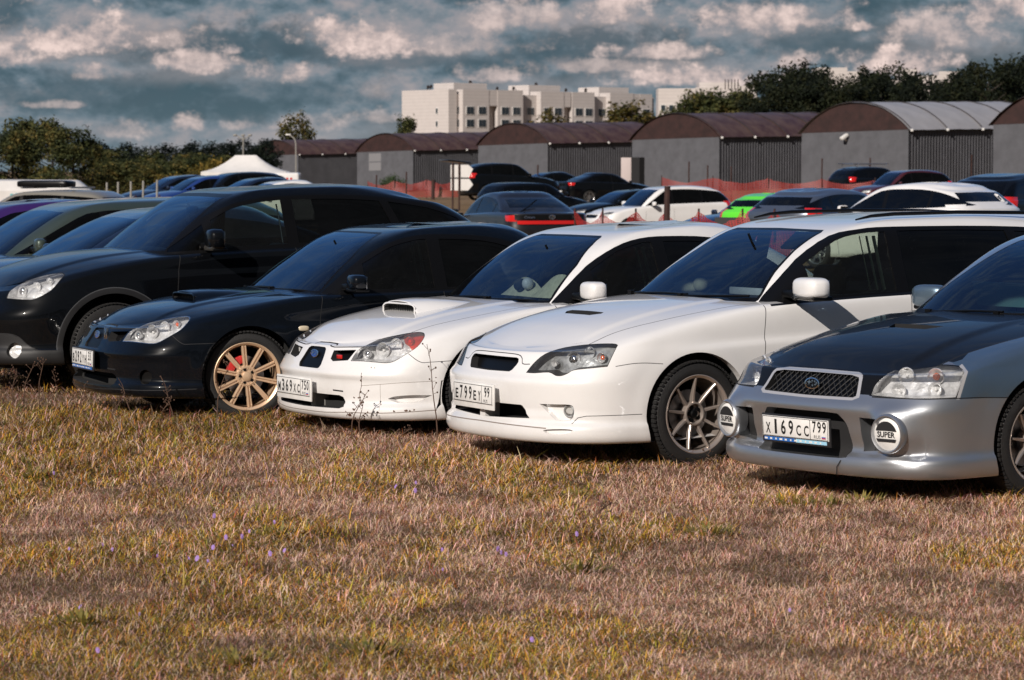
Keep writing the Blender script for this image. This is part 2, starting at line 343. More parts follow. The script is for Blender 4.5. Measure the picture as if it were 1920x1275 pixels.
# ------------------------------------------------------------------ shapes of the cars
def gen(hw=.86, wb=2.67, xf=.95, lip=.055, zl=.13, zh=.685, zs=.18, b=((-.5, .935), (-1.5, .985), (-2.8, 1.02)), crest=None, xh=-.17,
        Df=.60, n=2.4, cw=.73, xw=-.36, zw=.90, xt=-1.12, zt=1.365, yt=.605, zr=1.478, xr=-3.72, xg=-3.70, xgt=-3.38, rp=-2.2,
        hood=None, hend=-.66, hp=2.6, deck=None, dend=-3, zre=-.03, R=.315, arch=.365, fy=.855, n2=3.4, Dg=.36, Dr=.42, tail=0., **kw):
    """hw half width, zh bonnet lip height, b belt line, xw screen base, xt/zt screen top, zr roof"""
    r = (xr, Dr, 3.2); belt0 = b[0][1]
    cr = crest or [(xf+xh+.03, zh), (.6, zh+.03), (.3, zh+.10), (0, zh+.16)]
    ff = (0, .005, .08, .175, .24, .41, .62, .78, .93, .99, 1.0); sf = (0, 0, .05, .10, .17, .27, .43, .60, .78, .965, 1.0)
    fx = (-.11, lip-.02, lip, lip-.005, -.005, 0, .005, -.04, -.09, -.13, xh); ws = (.86, .985, 1.0, 1.0, .995, .996, 1.0, 1.002, .993, .960, .93)
    wf = (.86, .988, 1.006, 1.006, .99, .99, .99, .967, .925, .82, cw); we = (.86, .988, 1.0, 1.0, 1.0, 1.0, 1.0, .99, .970, .90, .82)
    SH = []
    for i in range(11):
        zf = zl+(zh-zl)*ff[i]
        if i < 9:
            z = [(1.2, zf), (.3, zf+(zs-zl)*.1+max(0, ff[i]-.3)*.10)]
            for x, bz in ((-.3, b[0][1]-.04), (b[1][0], b[1][1]-.03), (xr, b[-1][1]-.03)): z.append((x, zs+(bz-zs)*sf[i]))
        else:
            d = -.017 if i == 9 else 0
            z = [(x, zz+d*(1 if x < .7 else .3)) for x, zz in cr]+[(x, zz+d) for x, zz in b]+[(xr-.1, b[-1][1]+d+tail)]
        SH.append(dict(f=(xf+fx[i], Df+(0 if i < 9 else .0), n+(.1 if i < 7 else 0)), r=(xr+(0, 0, 0, 0, 0, 0, 0, .0, .02, .04, .07)[i], Dr, 3.2),
                       y=[(1.2, hw*wf[i]), (.35, hw*we[i] if i > 6 else hw*wf[i]), (0, hw*(ws[i]+we[i])/2), (-.5, hw*ws[i]), (-1, hw*ws[i]*(1 if i < 9 else 1.012)), (-wb, hw*ws[i]), (xr, hw*ws[i]*.97)], z=z))
    yb = hw*.918; bz = [(x, z-.02) for x, z in b]
    GR = [
     dict(f=(xw, Dg, n2), r=(xg, .35, 3.2), y=[(xw-.24, yb-.035), (xw-.64, yb), (-2.2, yb), (xg, yb-.02)], z=[(0, zw)]+[(x-.2 if k == 0 else x, z) for k, (x, z) in enumerate(bz)]),
     dict(f=(xw+(xt-xw)*.49, Dg*.78, n2), r=(xg+(xgt-xg)*.44, .33, 3.2), y=[(xw-.44, yb+(yt-yb)*.46-.02), (xw-.84, yb+(yt+.02-yb)*.42), (xg, yb+(yt-yb)*.45)], z=[(0, zw+(zt-zw)*.56), (-3.7, zw+.03+(zt-zw)*.56)]),
     dict(f=(xt, .20, n2), r=(xgt, .30, 3.0), y=[(xt, yt), (xt-.4, yt+.025), (xgt, yt+.0)], z=[(xt, zt), (xt-.38, zt+.03), (rp, zt+.04), (xgt, zt+.01+zre*.6)]),
     dict(f=(xt-.12, .22, 3.2), r=(xgt+.04, .30, 3.0), y=[(xt, yt-.04), (xt-.4, yt-.02), (xgt, yt-.04)], z=[(xt-.1, zt+.035), (xt-.48, zt+.067), (rp, zt+.077), (xgt, zt+.04+zre)]),
     dict(f=(xt-.30, .25, 3.0), r=(xgt+.18, .30, 3.0), y=[(xt, .73*yt), (xgt, .73*yt)], z=[(xt-.28, zr-.048), (xt-.68, zr-.020), (rp-.2, zr-.010), (xgt, zr-.015+zre)]),
     dict(f=(xt-.48, .30, 2.5), r=(xgt+.38, .30, 2.5), y=[(xt, .41*yt), (xgt, .41*yt)], z=[(xt-.48, zr-.028), (xt-.88, zr-.006), (rp-.2, zr), (xgt+.2, zr-.01+zre)]),
     dict(f=(xt-.68, .30, 2.5), r=(xgt+.58, .30, 2.5), y=.0, z=[(xt-.68, zr-.012), (rp-.2, zr+.004), (xgt+.3, zr-.008+zre)]),
    ]
    hd = hood or [(xf+xh, zh), (.6, zh+.09), (.3, zh+.183), (0, zh+.24), (-.3, zh+.273), (-.7, zh+.295)]
    sp = dict(SH=SH, GR=GR, hood=hd, hp=hp, hend=hend, wb=wb, R=R, arch=arch, wz=R, fy=fy, deck=deck, dend=dend, dp=3., hw=hw, xr=xr, b=b, xw=xw, xt=xt, zt=zt, xg=xg, xgt=xgt)
    sp.update(kw); return sp
def wagon_spec(): return gen(crest=[(.83, .685), (.6, .74), (.3, .813), (0, .872)], hood=[(.78, .685), (.6, .775), (.3, .868), (0, .925), (-.3, .958), (-.7, .98)],
                             b=((-.5, .942), (-.8, .960), (-1.5, .995), (-2.8, 1.035)), zs=.19, lip=.03, zl=.165, xw=-.40, xt=-1.155)
def imp_spec(dz=0.):
    return gen(hw=.865, wb=2.54, xf=.865, lip=.03, zl=.195, zh=.655, zs=.22, b=((-.5, .90), (-.8, .915), (-1.5, .945), (-2.9, .985)),
               crest=[(.72, .66), (.6, .70), (.3, .775), (0, .83)], hood=[(.72, .66), (.6, .735), (.3, .82), (0, .87), (-.3, .905), (-.7, .935)], hend=-.68,
               Df=.58, n=2.3, xw=-.45, zw=.86, xt=-1.14, zt=1.325, yt=.575, zr=1.43, xr=-3.56, xg=-3.05, xgt=-2.45, rp=-1.9, zre=-.02, xh=-.165,
               deck=[(-2.9, .985), (-3.2, 1.0), (-3.5, .985)], dend=-2.85, R=.315+dz, arch=.36, fl=.022, Dr=.38)
def sil_spec():
    return gen(hw=.855, wb=2.65, xf=.915, lip=.035, zl=.145, zh=.67, zs=.19, b=((-.5, .915), (-.8, .93), (-1.5, .965), (-2.8, 1.0)),
               crest=[(.80, .68), (.6, .715), (.3, .785), (0, .84)], hood=[(.78, .68), (.6, .76), (.3, .845), (0, .895), (-.3, .925), (-.7, .945)], Df=.46, n=2.9, xh=-.15,
               xw=-.40, zw=.88, xt=-1.16, zt=1.325, yt=.585, zr=1.44, xr=-3.75, R=.31, arch=.36, cw=.80)
def trib_spec():
    return gen(hw=.925, wb=2.75, xf=1.0, lip=.02, zl=.24, zh=.80, zs=.28, b=((-.5, 1.07), (-.8, 1.09), (-1.5, 1.12), (-3.0, 1.16)), crest=[(.86, .80), (.6, .875), (.3, .955), (0, 1.01)],
               hood=[(.84, .80), (.6, .93), (.3, 1.02), (0, 1.075), (-.3, 1.10), (-.7, 1.12)], Df=.66, n=2.3, xw=-.30, zw=1.02, xt=-1.02, zt=1.53, yt=.66, zr=1.63,
               xr=-3.75, xg=-3.50, xgt=-3.02, rp=-2.0, zre=-.12, R=.355, arch=.43, fy=.92, xh=-.16, hend=-.62, n2=3.2)
# ------------------------------------------------------------------ half-body mesh with outlines cut into it
def inpoly(x, y, P):
    c = False; n = len(P); j = n-1
    for i in range(n):
        xi, yi = P[i]; xj, yj = P[j]
        if (yi > y) != (yj > y) and x < (xj-xi)*(y-yi)/(yj-yi)+xi: c = not c
        j = i
    return c
def smooth_poly(P, k=4, sharp=()):
    """closed Catmull-Rom through the outline; indices in sharp stay corners"""
    n = len(P); o = []
    for i in range(n):
        p0, p1, p2, p3 = P[i-1], P[i], P[(i+1) % n], P[(i+2) % n]
        if i in sharp: p0 = p1
        if (i+1) % n in sharp: p3 = p2
        for a in range(k):
            t = a/k
            o.append(tuple(.5*(2*p1[c]+(p2[c]-p0[c])*t+(2*p0[c]-5*p1[c]+4*p2[c]-p3[c])*t*t+(3*p1[c]-p0[c]-3*p2[c]+p3[c])*t**3) for c in (0, 1)))
    return o
def smooth_line(P, k=6):
    o = []
    for i in range(len(P)-1):
        p0, p1, p2, p3 = P[max(i-1, 0)], P[i], P[i+1], P[min(i+2, len(P)-1)]
        for a in range(k):
            t = a/k
            o.append(tuple(.5*(2*p1[c]+(p2[c]-p0[c])*t+(2*p0[c]-5*p1[c]+4*p2[c]-p3[c])*t*t+(3*p1[c]-p0[c]-3*p2[c]+p3[c])*t**3) for c in (0, 1)))
    return o+[tuple(P[-1])]
def strip_poly(L, w):
    a = []; b = []
    for i, p in enumerate(L):
        q, r = L[max(i-1, 0)], L[min(i+1, len(L)-1)]
        dx, dy = r[0]-q[0], r[1]-q[1]; l = math.hypot(dx, dy) or 1
        nx, ny = -dy/l*w/2, dx/l*w/2
        a.append((p[0]+nx, p[1]+ny)); b.append((p[0]-nx, p[1]-ny))
    return a+b[::-1]
def circle(cx, cz, r, n=48): return [(cx+r*math.cos(2*math.pi*k/n), cz+r*math.sin(2*math.pi*k/n)) for k in range(n)]
class Half:
    def __init__(s):
        s.bm = bmesh.new(); s.reg = s.bm.faces.layers.int.new('reg'); s.srf = s.bm.faces.layers.int.new('srf')
        s.names = ['body']
    def rid(s, nm):
        if nm not in s.names: s.names.append(nm)
        return s.names.index(nm)
    def grid(s, P, srf, reg='body'):
        a, b = P.shape[:2]; vs = [s.bm.verts.new(p) for p in P.reshape(-1, 3).tolist()]; k = s.rid(reg); new = []
        for i in range(a-1):
            for j in range(b-1):
                q = (vs[i*b+j], vs[i*b+j+1], vs[(i+1)*b+j+1], vs[(i+1)*b+j])
                f = s.bm.faces.new(q); f[s.reg] = k; f[s.srf] = srf; f.smooth = True; new.append(f)
        bmesh.ops.remove_doubles(s.bm, verts=vs, dist=1e-5)
    def axes(s, pr):
        if pr == 'top': return Vector((1, 0, 0)), Vector((0, 1, 0)), Vector((0, 0, 1))
        if pr == 'side': return Vector((1, 0, 0)), Vector((0, 0, 1)), Vector((0, 1, 0))
        if pr == 180: return Vector((0, 1, 0)), Vector((0, 0, 1)), Vector((-1, 0, 0))
        b = R(pr); return Vector((-math.sin(b), math.cos(b), 0)), Vector((0, 0, 1)), Vector((math.cos(b), math.sin(b), 0))
    def cut(s, poly, pr, srfs, reg=None, lim=None, regs=None):
        A, B, D = s.axes(pr); bm = s.bm
        us = [p[0] for p in poly]; vs = [p[1] for p in poly]; u0, u1, v0, v1 = min(us)-.01, max(us)+.01, min(vs)-.01, max(vs)+.01
        rs = None if regs is None else [s.names.index(r) for r in regs if r in s.names]
        def info(f):
            c = f.calc_center_median()
            if f.normal.dot(D) < .02: return None
            if lim and not lim(c): return None
            pu = [v.co.dot(A) for v in f.verts]; pv = [v.co.dot(B) for v in f.verts]
            r = (min(pu), max(pu), min(pv), max(pv))
            return None if r[1] < u0 or r[0] > u1 or r[3] < v0 or r[2] > v1 else r
        bm.normal_update()
        cand = {}
        for f in bm.faces:
            if f[s.srf] in srfs and (rs is None or f[s.reg] in rs):
                r = info(f)
                if r: cand[f] = r
        n = len(poly)
        for i in range(n):
            (ax, ay), (bx, by) = poly[i], poly[(i+1) % n]
            dx, dy = bx-ax, by-ay; l = math.hypot(dx, dy)
            if l < 1e-6: continue
            lo_u, hi_u, lo_v, hi_v = min(ax, bx)-1e-4, max(ax, bx)+1e-4, min(ay, by)-1e-4, max(ay, by)+1e-4
            nx, ny = -dy/l, dx/l; sel = []
            for f, r in cand.items():
                if r[1] < lo_u or r[0] > hi_u or r[3] < lo_v or r[2] > hi_v: continue
                dd = [(v.co.dot(A)-ax)*nx+(v.co.dot(B)-ay)*ny for v in f.verts]
                if min(dd) < -1e-6 and max(dd) > 1e-6: sel.append(f)
            if not sel: continue
            for f in sel: del cand[f]
            geo = set(sel)
            for f in sel: geo.update(f.edges); geo.update(f.verts)
            P0 = A*ax+B*ay
            res = bmesh.ops.bisect_plane(bm, geom=list(geo), dist=1e-6, plane_co=P0, plane_no=A*nx+B*ny)
            for g in res['geom']:
                if isinstance(g, bmesh.types.BMFace) and g.is_valid:
                    g.normal_update(); r = info(g)
                    if r: cand[g] = r
        ins = []
        for f in cand:
            if not f.is_valid: continue
            c = f.calc_center_median()
            if inpoly(c.dot(A), c.dot(B), poly): ins.append(f)
        if reg is not None:
            k = s.rid(reg)
            for f in ins: f[s.reg] = k
        return ins
    def find(s, a, z, beta, x0=-.1):
        A, B, D = s.axes(beta); best = None
        for v in s.bm.verts:
            if v.co.x < x0: continue
            d = (v.co.dot(A)-a)**2+(v.co.z-z)**2-(.0003*v.co.dot(D))
            if best is None or d < best[0]: best = (d, v.co.copy())
        return best[1]
    def delete(s, fs): bmesh.ops.delete(s.bm, geom=fs, context='FACES')
    def boundary(s, fs):
        S = set(fs); o = []
        for f in fs:
            for l in f.loops:
                e = l.edge
                if sum(1 for g in e.link_faces if g in S) == 1:
                    if abs(e.verts[0].co.y) < 1e-4 and abs(e.verts[1].co.y) < 1e-4: continue
                    o.append((l.vert, l.link_loop_next.vert))
        return o
    def pocket(s, fs, vec, floor, wall='body', keep=None, shrink=1.0, flat=None):
        """sink a region along vec: floor becomes region `floor`, walls region `wall`; keep = region name of a lens left in place"""
        bm = s.bm; vec = Vector(vec); bd = s.boundary(fs); mp = {}
        vs = {v for f in fs for v in f.verts}; c = sum((v.co for v in vs), Vector())/len(vs)
        for v in vs:
            d = v.co-c
            if shrink != 1.0:
                d = d*shrink
                if abs(v.co.y) < 1e-4: d.y = -c.y
            p = c+d+vec
            if flat is not None: p.x = flat*p.x+(1-flat)*(c.x+vec.x)
            mp[v] = bm.verts.new(p)
        kf, kw = s.rid(floor), s.rid(wall)
        for f in fs:
            g = bm.faces.new([mp[v] for v in f.verts]); g[s.reg] = kf; g[s.srf] = 9; g.smooth = True
        for a, b in bd:
            a2 = bm.verts.new(mp[a].co); b2 = bm.verts.new(mp[b].co)
            a1 = bm.verts.new(a.co); b1 = bm.verts.new(b.co)
            g = bm.faces.new([a1, b1, b2, a2]); g[s.reg] = kw; g[s.srf] = 9; g.smooth = False
        if keep is None: s.delete(fs)
        else:
            k = s.rid(keep)
            for f in fs: f[s.reg] = k
    def rim(s, fs_outline_boundary, vec, reg):
        for a, b in fs_outline_boundary:
            a1, b1 = s.bm.verts.new(a.co), s.bm.verts.new(b.co)
            a2, b2 = s.bm.verts.new(a.co+Vector(vec)), s.bm.verts.new(b.co+Vector(vec))
            g = s.bm.faces.new([a1, b1, b2, a2]); g[s.reg] = s.rid(reg); g[s.srf] = 9
    def out(s):
        s.bm.normal_update(); s.bm.verts.index_update(); r = {}
        for f in s.bm.faces: r.setdefault(s.names[f[s.reg]], []).append([v.index for v in f.verts])
        V = np.array([v.co[:] for v in s.bm.verts]); s.bm.free(); res = {}
        for k, fs in r.items():
            ids = sorted({i for f in fs for i in f}); mp = {a: b for b, a in enumerate(ids)}
            res[k] = (V[ids], [[mp[i] for i in f] for f in fs])
        return res
def both(v, f):
    n = len(v); v2 = v*[1, -1, 1]; V = np.concatenate([v, v2]); F_ = [list(q) for q in f]+[[i+n for i in q][::-1] for q in f]
    return V, F_
def weld(o, d=1e-4):
    bm = bmesh.new(); bm.from_mesh(o.data); bmesh.ops.remove_doubles(bm, verts=bm.verts, dist=d); bm.to_mesh(o.data); bm.free()
    o.data.set_sharp_from_angle(angle=R(38)); return o
TXT = {}
def text_mesh(s, h, w, bold=0.0):
    """text as flat mesh in the (y, z) plane, reading left to right for someone in front of a +x face; centred, box w by h"""
    cu = bpy.data.curves.new('txt', 'FONT'); cu.body = s; cu.size = 1; cu.offset = bold; cu.resolution_u = 3
    o = bpy.data.objects.new('txt', cu); COL.objects.link(o)
    dg = bpy.context.evaluated_depsgraph_get(); me = bpy.data.meshes.new_from_object(o.evaluated_get(dg))
    v = np.array([x.co[:] for x in me.vertices]); f = [list(p.vertices) for p in me.polygons]
    bpy.data.objects.remove(o); bpy.data.curves.remove(cu); bpy.data.meshes.remove(me)
    mn, mx = v.min(0), v.max(0); c = (mn+mx)/2
    x = (v[:, 0]-c[0])/(mx[0]-mn[0])*w; y = (v[:, 1]-c[1])/(mx[1]-mn[1])*h
    return x, y, f
def rect_text(g, s, cy, cz, w, h, x=.004, m=1, bold=.0):
    a, b, f = text_mesh(s, h, w, bold)
    g.add([(x, cy+p, cz+q) for p, q in zip(a, b)], f, m)
def number_plate(parent, loc, rot, letters, region, rus=True, strip=None, frame=True, whiteframe=False, flag=True):
    """Russian plate: letters = list of (text, big?) groups; +x is the visible face"""
    g = G(); W, H = .52, .112; dz = 0.
    if frame:
        fh = H+.02+(.022 if strip or whiteframe else 0)
        g.rbox((-.006, 0, -(fh-H-.02)/2), (.012, W+.016, fh), .004, m=4 if whiteframe else 0)
    pl = G(); pl.rbox((.002, 0, 0), (.006, W, H), .0025, m=0)
    for a, b, c, d in ((0, H/2-.004, W-.01, .003), (0, -H/2+.004, W-.01, .003), (-W/2+.006, 0, .003, H-.008), (W/2-.006, 0, .003, H-.008), (.118, 0, .003, H-.008)):
        pl.box((.0055, a, b), (.001, c, d), m=1)
    n = len(letters); xs = -W/2+.020; wd = {True: .043, False: .045}
    big = [c for c in letters]
    adv = .362/len(big)
    for i, (ch, bg_) in enumerate(big):
        rect_text(pl, ch, xs+adv*i+adv*.45, (0.0 if bg_ else -.010), .037 if bg_ and ch != '1' else (.018 if bg_ else .037), .080 if bg_ else .058, .0058, 1, .022)
    k = len(region); aw = .115/3
    for i, ch in enumerate(region):
        rect_text(pl, ch, .19+(i-(k-1)/2)*aw, .016, .029 if ch != '1' else .012, .062, .0058, 1, .02)
    if rus:
        rect_text(pl, 'RUS', .172, -.036, .050, .018, .0058, 1)
        if flag:
            for j, mm in enumerate((0, 2, 3)): pl.box((.0058, .222, -.030-.006*j), (.0008, .030, .006), m=mm)
    mats = [MT['plate'], MT['ink'], MT['flagblue'], MT['flagred'], MT['white']]
    if frame: fo = g.obj('plate_frame', [MT['plateframe'], MT['ink'], MT['flagblue'], MT['flagred'], MT['plate']], parent)
    po = pl.obj('number_plate', mats, parent)
    mt = Matrix.Translation(loc) @ rot.to_4x4()
    for o in ([fo, po] if frame else [po]): o.matrix_local = mt
    if frame and strip:
        g2 = G(); z = -H/2-.012; g2.box((.001, -.13, z), (.004, .24, .018), m=0); g2.box((.001, .12, z), (.004, .24, .018), m=1)
        for q in range(12): g2.box((.0035, -.235+q*.039, z), (.001, .022-.006*(q % 3), .009), m=2)
        o = g2.obj('plate_strip', strip, parent); o.matrix_local = mt
    return po
def star_emblem(parent, loc, rot, w=.11, h=.06, base='chrome', fill='blueemblem'):
    g = G(); n = 28
    def ring(a, b, x): return [(x, a*math.cos(2*math.pi*k/n), b*math.sin(2*math.pi*k/n)) for k in range(n)]
    g.grid(np.array([ring(w/2, h/2, 0), ring(w/2, h/2, .006), ring(w/2*.86, h/2*.84, .007), ring(w/2*.84, h/2*.80, .002)])[:, list(range(n))+[0]], 0, flip=True)
    g.add(ring(w/2*.84, h/2*.80, .0022), [tuple(range(n))], 1)
    def star(cy, cz, r):
        p = []
        for k in range(8):
            a = math.pi/4*k; q = r if k % 2 == 0 else r*.28; p.append((.005, cy+q*math.cos(a)*1.15, cz+q*math.sin(a)))
        g.add(p, [tuple(range(8))], 0)
    star(w*-.20, h*.10, h*.30)
    for cy, cz in ((.0, .22), (.18, .20), (.04, -.16), (.22, -.08), (.30, .06)): star(cy*w, cz*h, h*.15)
    o = g.obj('emblem', [MT[base], MT[fill]], parent, smooth=False); o.matrix_local = Matrix.Translation(loc) @ rot.to_4x4(); return o
ID3 = Matrix.Identity(3)

# ------------------------------------------------------------------ wheels
def wheel(parent, loc, side, R_=.315, rim=.228, wdt=.215, style='ten', mat='bronze', cal=False, steer=0., detail=True, depth=.03):
    """side +1 = left (outer face +y)"""
    g = G(); h = wdt/2; n = 64 if detail else 24
    g.lathe([(rim, -h), (rim+.012, -h+.0), (R_-.03, -h+.004), (R_-.008, -h+.022), (R_, -h+.045), (R_+.001, 0), (R_, h-.045), (R_-.008, h-.022), (R_-.022, h-.006), (R_-.045, h+.001), (rim+.03, h+.002), (rim+.012, h-.002), (rim, h-.008), (rim-.006, h-.03)], n)
    if detail:                                    # shoulder tread blocks
        for k in range(72):
            t = 2*math.pi*k/72
            for y0 in (-1, 1):
                mt_ = Matrix.Rotation(-t, 3, 'Y')
                v = [mt_ @ Vector((x, y0*(h-.02)+yy, z)) for x in (-.0095, .0095) for yy in (-.019, .019) for z in (R_-.008, R_+.0035)]
                g.add(v, [(0, 1, 3, 2), (4, 6, 7, 5), (0, 4, 5, 1), (2, 3, 7, 6), (1, 5, 7, 3)])
    r = G(); o = h-depth
    lip = [(rim-.018, -h+.01), (rim-.020, 0), (rim-.016, o-.02), (rim-.012, h-.014), (rim-.004, h-.006), (rim+.004, h-.002), (rim+.008, h-.004), (rim+.008, h-.012)]
    r.lathe(lip, n)
    def spoke(a, w0, w1, t0, t1, r0, r1, y0, y1, grv=0.):
        mt_ = Matrix.Rotation(a, 3, 'Y'); sec = []
        for k in range(6):
            q = k/5; rr = r0+(r1-r0)*q; ww = w0+(w1-w0)*q; yy = y0+(y1-y0)*(q**1.6); tt = t0+(t1-t0)*q
            sec.append([(-ww/2, yy-tt, rr), (-ww/2, yy-.004, rr), (-ww/2+.003, yy, rr)]+([(-ww*.16, yy, rr), (-ww*.12, yy-grv, rr), (ww*.12, yy-grv, rr), (ww*.16, yy, rr)] if grv else [])+[(ww/2-.003, yy, rr), (ww/2, yy-.004, rr), (ww/2, yy-tt, rr)])
        r.grid([[tuple(mt_ @ Vector(p)) for p in s_] for s_ in sec], flip=False)
        r.grid([[tuple(mt_ @ Vector(p)) for p in s_] for s_ in sec], flip=True) if False else None
    if style == 'gold':
        for k in range(10): spoke(2*math.pi*k/10+.12, .030, .034, .03, .03, .05, rim-.014, o+.004, o+.012, .012)
        r.lathe([(.078, o-.04), (.078, o-.006), (.070, o+.004), (.060, o+.006), (.058, o-.002), (.034, o-.004), (.033, o+.008), (.024, o+.012), (.0, o+.013)], 32)
        for k in range(5):
            a = 2*math.pi*k/5; r.lathe([(.011, o-.002), (.010, o+.003), (0, o+.003)], 10, m=1, c=(.047*math.cos(a), .002, .047*math.sin(a)))
    elif style == 'nine':
        for k in range(9): spoke(2*math.pi*k/9+.05, .020, .013, .035, .02, .055, rim-.012, o-.012, o+.026)
        r.lathe([(.072, o-.05), (.072, o-.012), (.068, o-.004), (.060, o-.003), (.056, o-.012), (.050, o-.03), (.0, o-.03)], 36)
        for k in range(5):
            a = 2*math.pi*k/5; r.lathe([(.012, o-.03), (.012, o-.015), (0, o-.015)], 8, m=1, c=(.040*math.cos(a), 0, .040*math.sin(a)))
        r.lathe([(.026, o-.03), (.025, o-.01), (.020, o-.006), (0, o-.006)], 20, m=1)
    else:
        for k in range(7): spoke(2*math.pi*k/7, .035, .030, .03, .03, .04, rim-.014, o, o+.01)
        r.lathe([(.070, o-.04), (.068, o), (.03, o+.006), (0, o+.006)], 24)
    if style in ('nine', 'gold'):                 # inner barrel
        r.lathe([(rim-.02, -h+.01), (rim-.022, o)], n)
    w_ = r.obj('wheel', [MT[mat], MT['black_plastic']], parent, ang=35)
    fixn(w_)
    t_ = g.obj('tyre', MT['rubber'], w_, ang=30)
    d = G(); d.lathe([(.14, -.02), (.14, -.002), (.065, -.002), (.06, .01), (0, .01)], 32, c=(0, o-.075, 0)); d.obj('brake_disc', MT['disc'], w_)
    if cal:
        c = G()
        for k in range(6):
            a = R(20+k*11); c.rbox((.118*math.cos(a), o-.055, .118*math.sin(a)), (.055, .05, .034), .006, ry=-a+0)
        c.obj('brake_caliper', MT['redcal'], w_)
    M_ = Matrix.Translation(loc) @ Matrix.Rotation(steer+(0 if side > 0 else math.pi), 4, 'Z')
    w_.matrix_local = M_
    return w_
# ------------------------------------------------------------------ car assembly
def superball(g, c, d, e1=.5, e2=.5, m=0, nu=24, nv=14, rz=0., ry=0.):
    sg = lambda v, e: math.copysign(abs(v)**e, v)
    mt = Matrix.Rotation(rz, 3, 'Z') @ Matrix.Rotation(ry, 3, 'Y'); vs = []
    for i in range(nv+1):
        a = -math.pi/2+math.pi*i/nv
        for j in range(nu):
            b = 2*math.pi*j/nu
            vs.append(Vector(c)+mt @ Vector((d[0]/2*sg(math.cos(a), e1)*sg(math.cos(b), e2), d[1]/2*sg(math.cos(a), e1)*sg(math.sin(b), e2), d[2]/2*sg(math.sin(a), e1))))
    g.add(vs, [(i*nu+j, i*nu+(j+1) % nu, (i+1)*nu+(j+1) % nu, (i+1)*nu+j) for i in range(nv) for j in range(nu)], m)
def seat(parent, x, y, mat, zb=.30, lean=.32, head=True):
    g = G(); superball(g, (x, y, zb), (.52, .50, .20), .4, .4); superball(g, (x-.33, y, zb+.34), (.20, .48, .66), .4, .45, ry=lean*-1)
    if head: superball(g, (x-.46, y, zb+.73), (.12, .27, .20), .5, .5)
    return g.obj('seat', MT[mat], parent)
def interior(root, sp, seatmat='seat', front=True, visor=None):
    """dark tub, dash, wheel, seats, headliner"""
    xd = sp.get('xd', -.62); zb = sp.get('zb', .92); k = G(); xr = sp.get('xin', -3.3)
    e = .70
    P = []
    for z, y in ((.22, .66), (.5, .74), (zb-.10, .73), (zb-.02, e)):
        P.append([(x, y, z) for x in np.linspace(xd, xr, 6)])
    k.grid(P, 0, flip=True); k.grid([[(a, -b, c) for a, b, c in q] for q in P], 0)
    k.box(((xd+xr)/2, 0, .21), (xd-xr, 1.4, .02)); k.box((xr, 0, .5), (.02, 1.4, .6))
    k.obj('door_lining', MT['dash'], root)
    d = G(); d.rbox((xd-.02, 0, zb-.12), (.42, 1.40, .16), .05); d.rbox((xd-.18, .36, zb-.03), (.20, .38, .10), .04)
    d.rbox((xd-.05, -.0, zb-.3), (.3, 1.38, .3), .03); d.obj('dashboard', MT['dash'], root)
    if front:
        s = G(); c = Vector((xd-.36, .36, zb-.06)); t = R(25)
        s.tube([c+Vector((math.sin(t)*.185*math.sin(a), .185*math.cos(a), math.cos(t)*.185*math.sin(a))) for a in np.linspace(0, 2*math.pi, 33)], .014, 8, cap=False)
        s.box(tuple(c), (.03, .34, .03)); s.tube([c, c+Vector((.25, 0, -.10))], .03); s.obj('steering_wheel', MT['seat'], root)
        for y in (.36, -.36): seat(root, sp.get('xs', -1.35), y, seatmat)
        g = G(); superball(g, (sp.get('xs', -1.35)-.95, 0, .32), (.5, 1.2, .2), .4, .3); superball(g, (sp.get('xs', -1.35)-1.28, 0, .62), (.18, 1.2, .62), .4, .3, ry=-.35)
        g.obj('rear_seat', MT[seatmat], root)
    m = G(); mz = sp.get('zm', 1.26); mx = sp.get('xm', -1.12)
    superball(m, (mx, 0, mz), (.035, .22, .065), .5, .4); m.tube([(mx+.01, 0, mz), (mx+.05, 0, mz+.08)], .008); m.obj('rear_view_mirror', MT['black_plastic'], root)
def side_mirror(root, side, c, d, mat, base=(.0, .0), ind=False):
    g = G(); x, y, z = c
    superball(g, (x, side*y, z), d, .55, .62, rz=side*R(-8))
    vs = [Vector(v) for v in g.v]
    o = g.obj('side_mirror', MT[mat], root)
    for v in o.data.vertices:               # flatten the rear face
        if v.co.x < x-d[0]*.12: v.co.x = x-d[0]*.12+(v.co.x-(x-d[0]*.12))*.15
    b = G(); b.rbox((x-.0, side*(y-d[1]*.62), z-d[2]*.32), (.09, d[1]*.6, .05), .015)
    b.rbox((x, side*y, z-d[2]*.46), (d[0]*.8, d[1]*.8, .03), .012)
    b.obj('mirror_base', MT['black_plastic'], o)
    gl = G(); gl.rbox((x-d[0]*.20, side*y, z), (.004, d[1]*.84, d[2]*.74), .0019); gl.obj('mirror_glass', MT['chrome'], o)
    if ind: i = G(); i.rbox((x+.028, side*(y+.01), z-d[2]*.40), (d[0]*.62, d[1]*.70, .045), .018); i.obj('indicator', MT['lens'] if ind == 1 else MT['ambline'], o)
    return o
def wiper(root, pts, r=.008):
    g = G(); g.tube(pts, r, 6); g.box(tuple(pts[0]), (.04, .04, .03)); return g.obj('wiper', MT['black_plastic'], root)
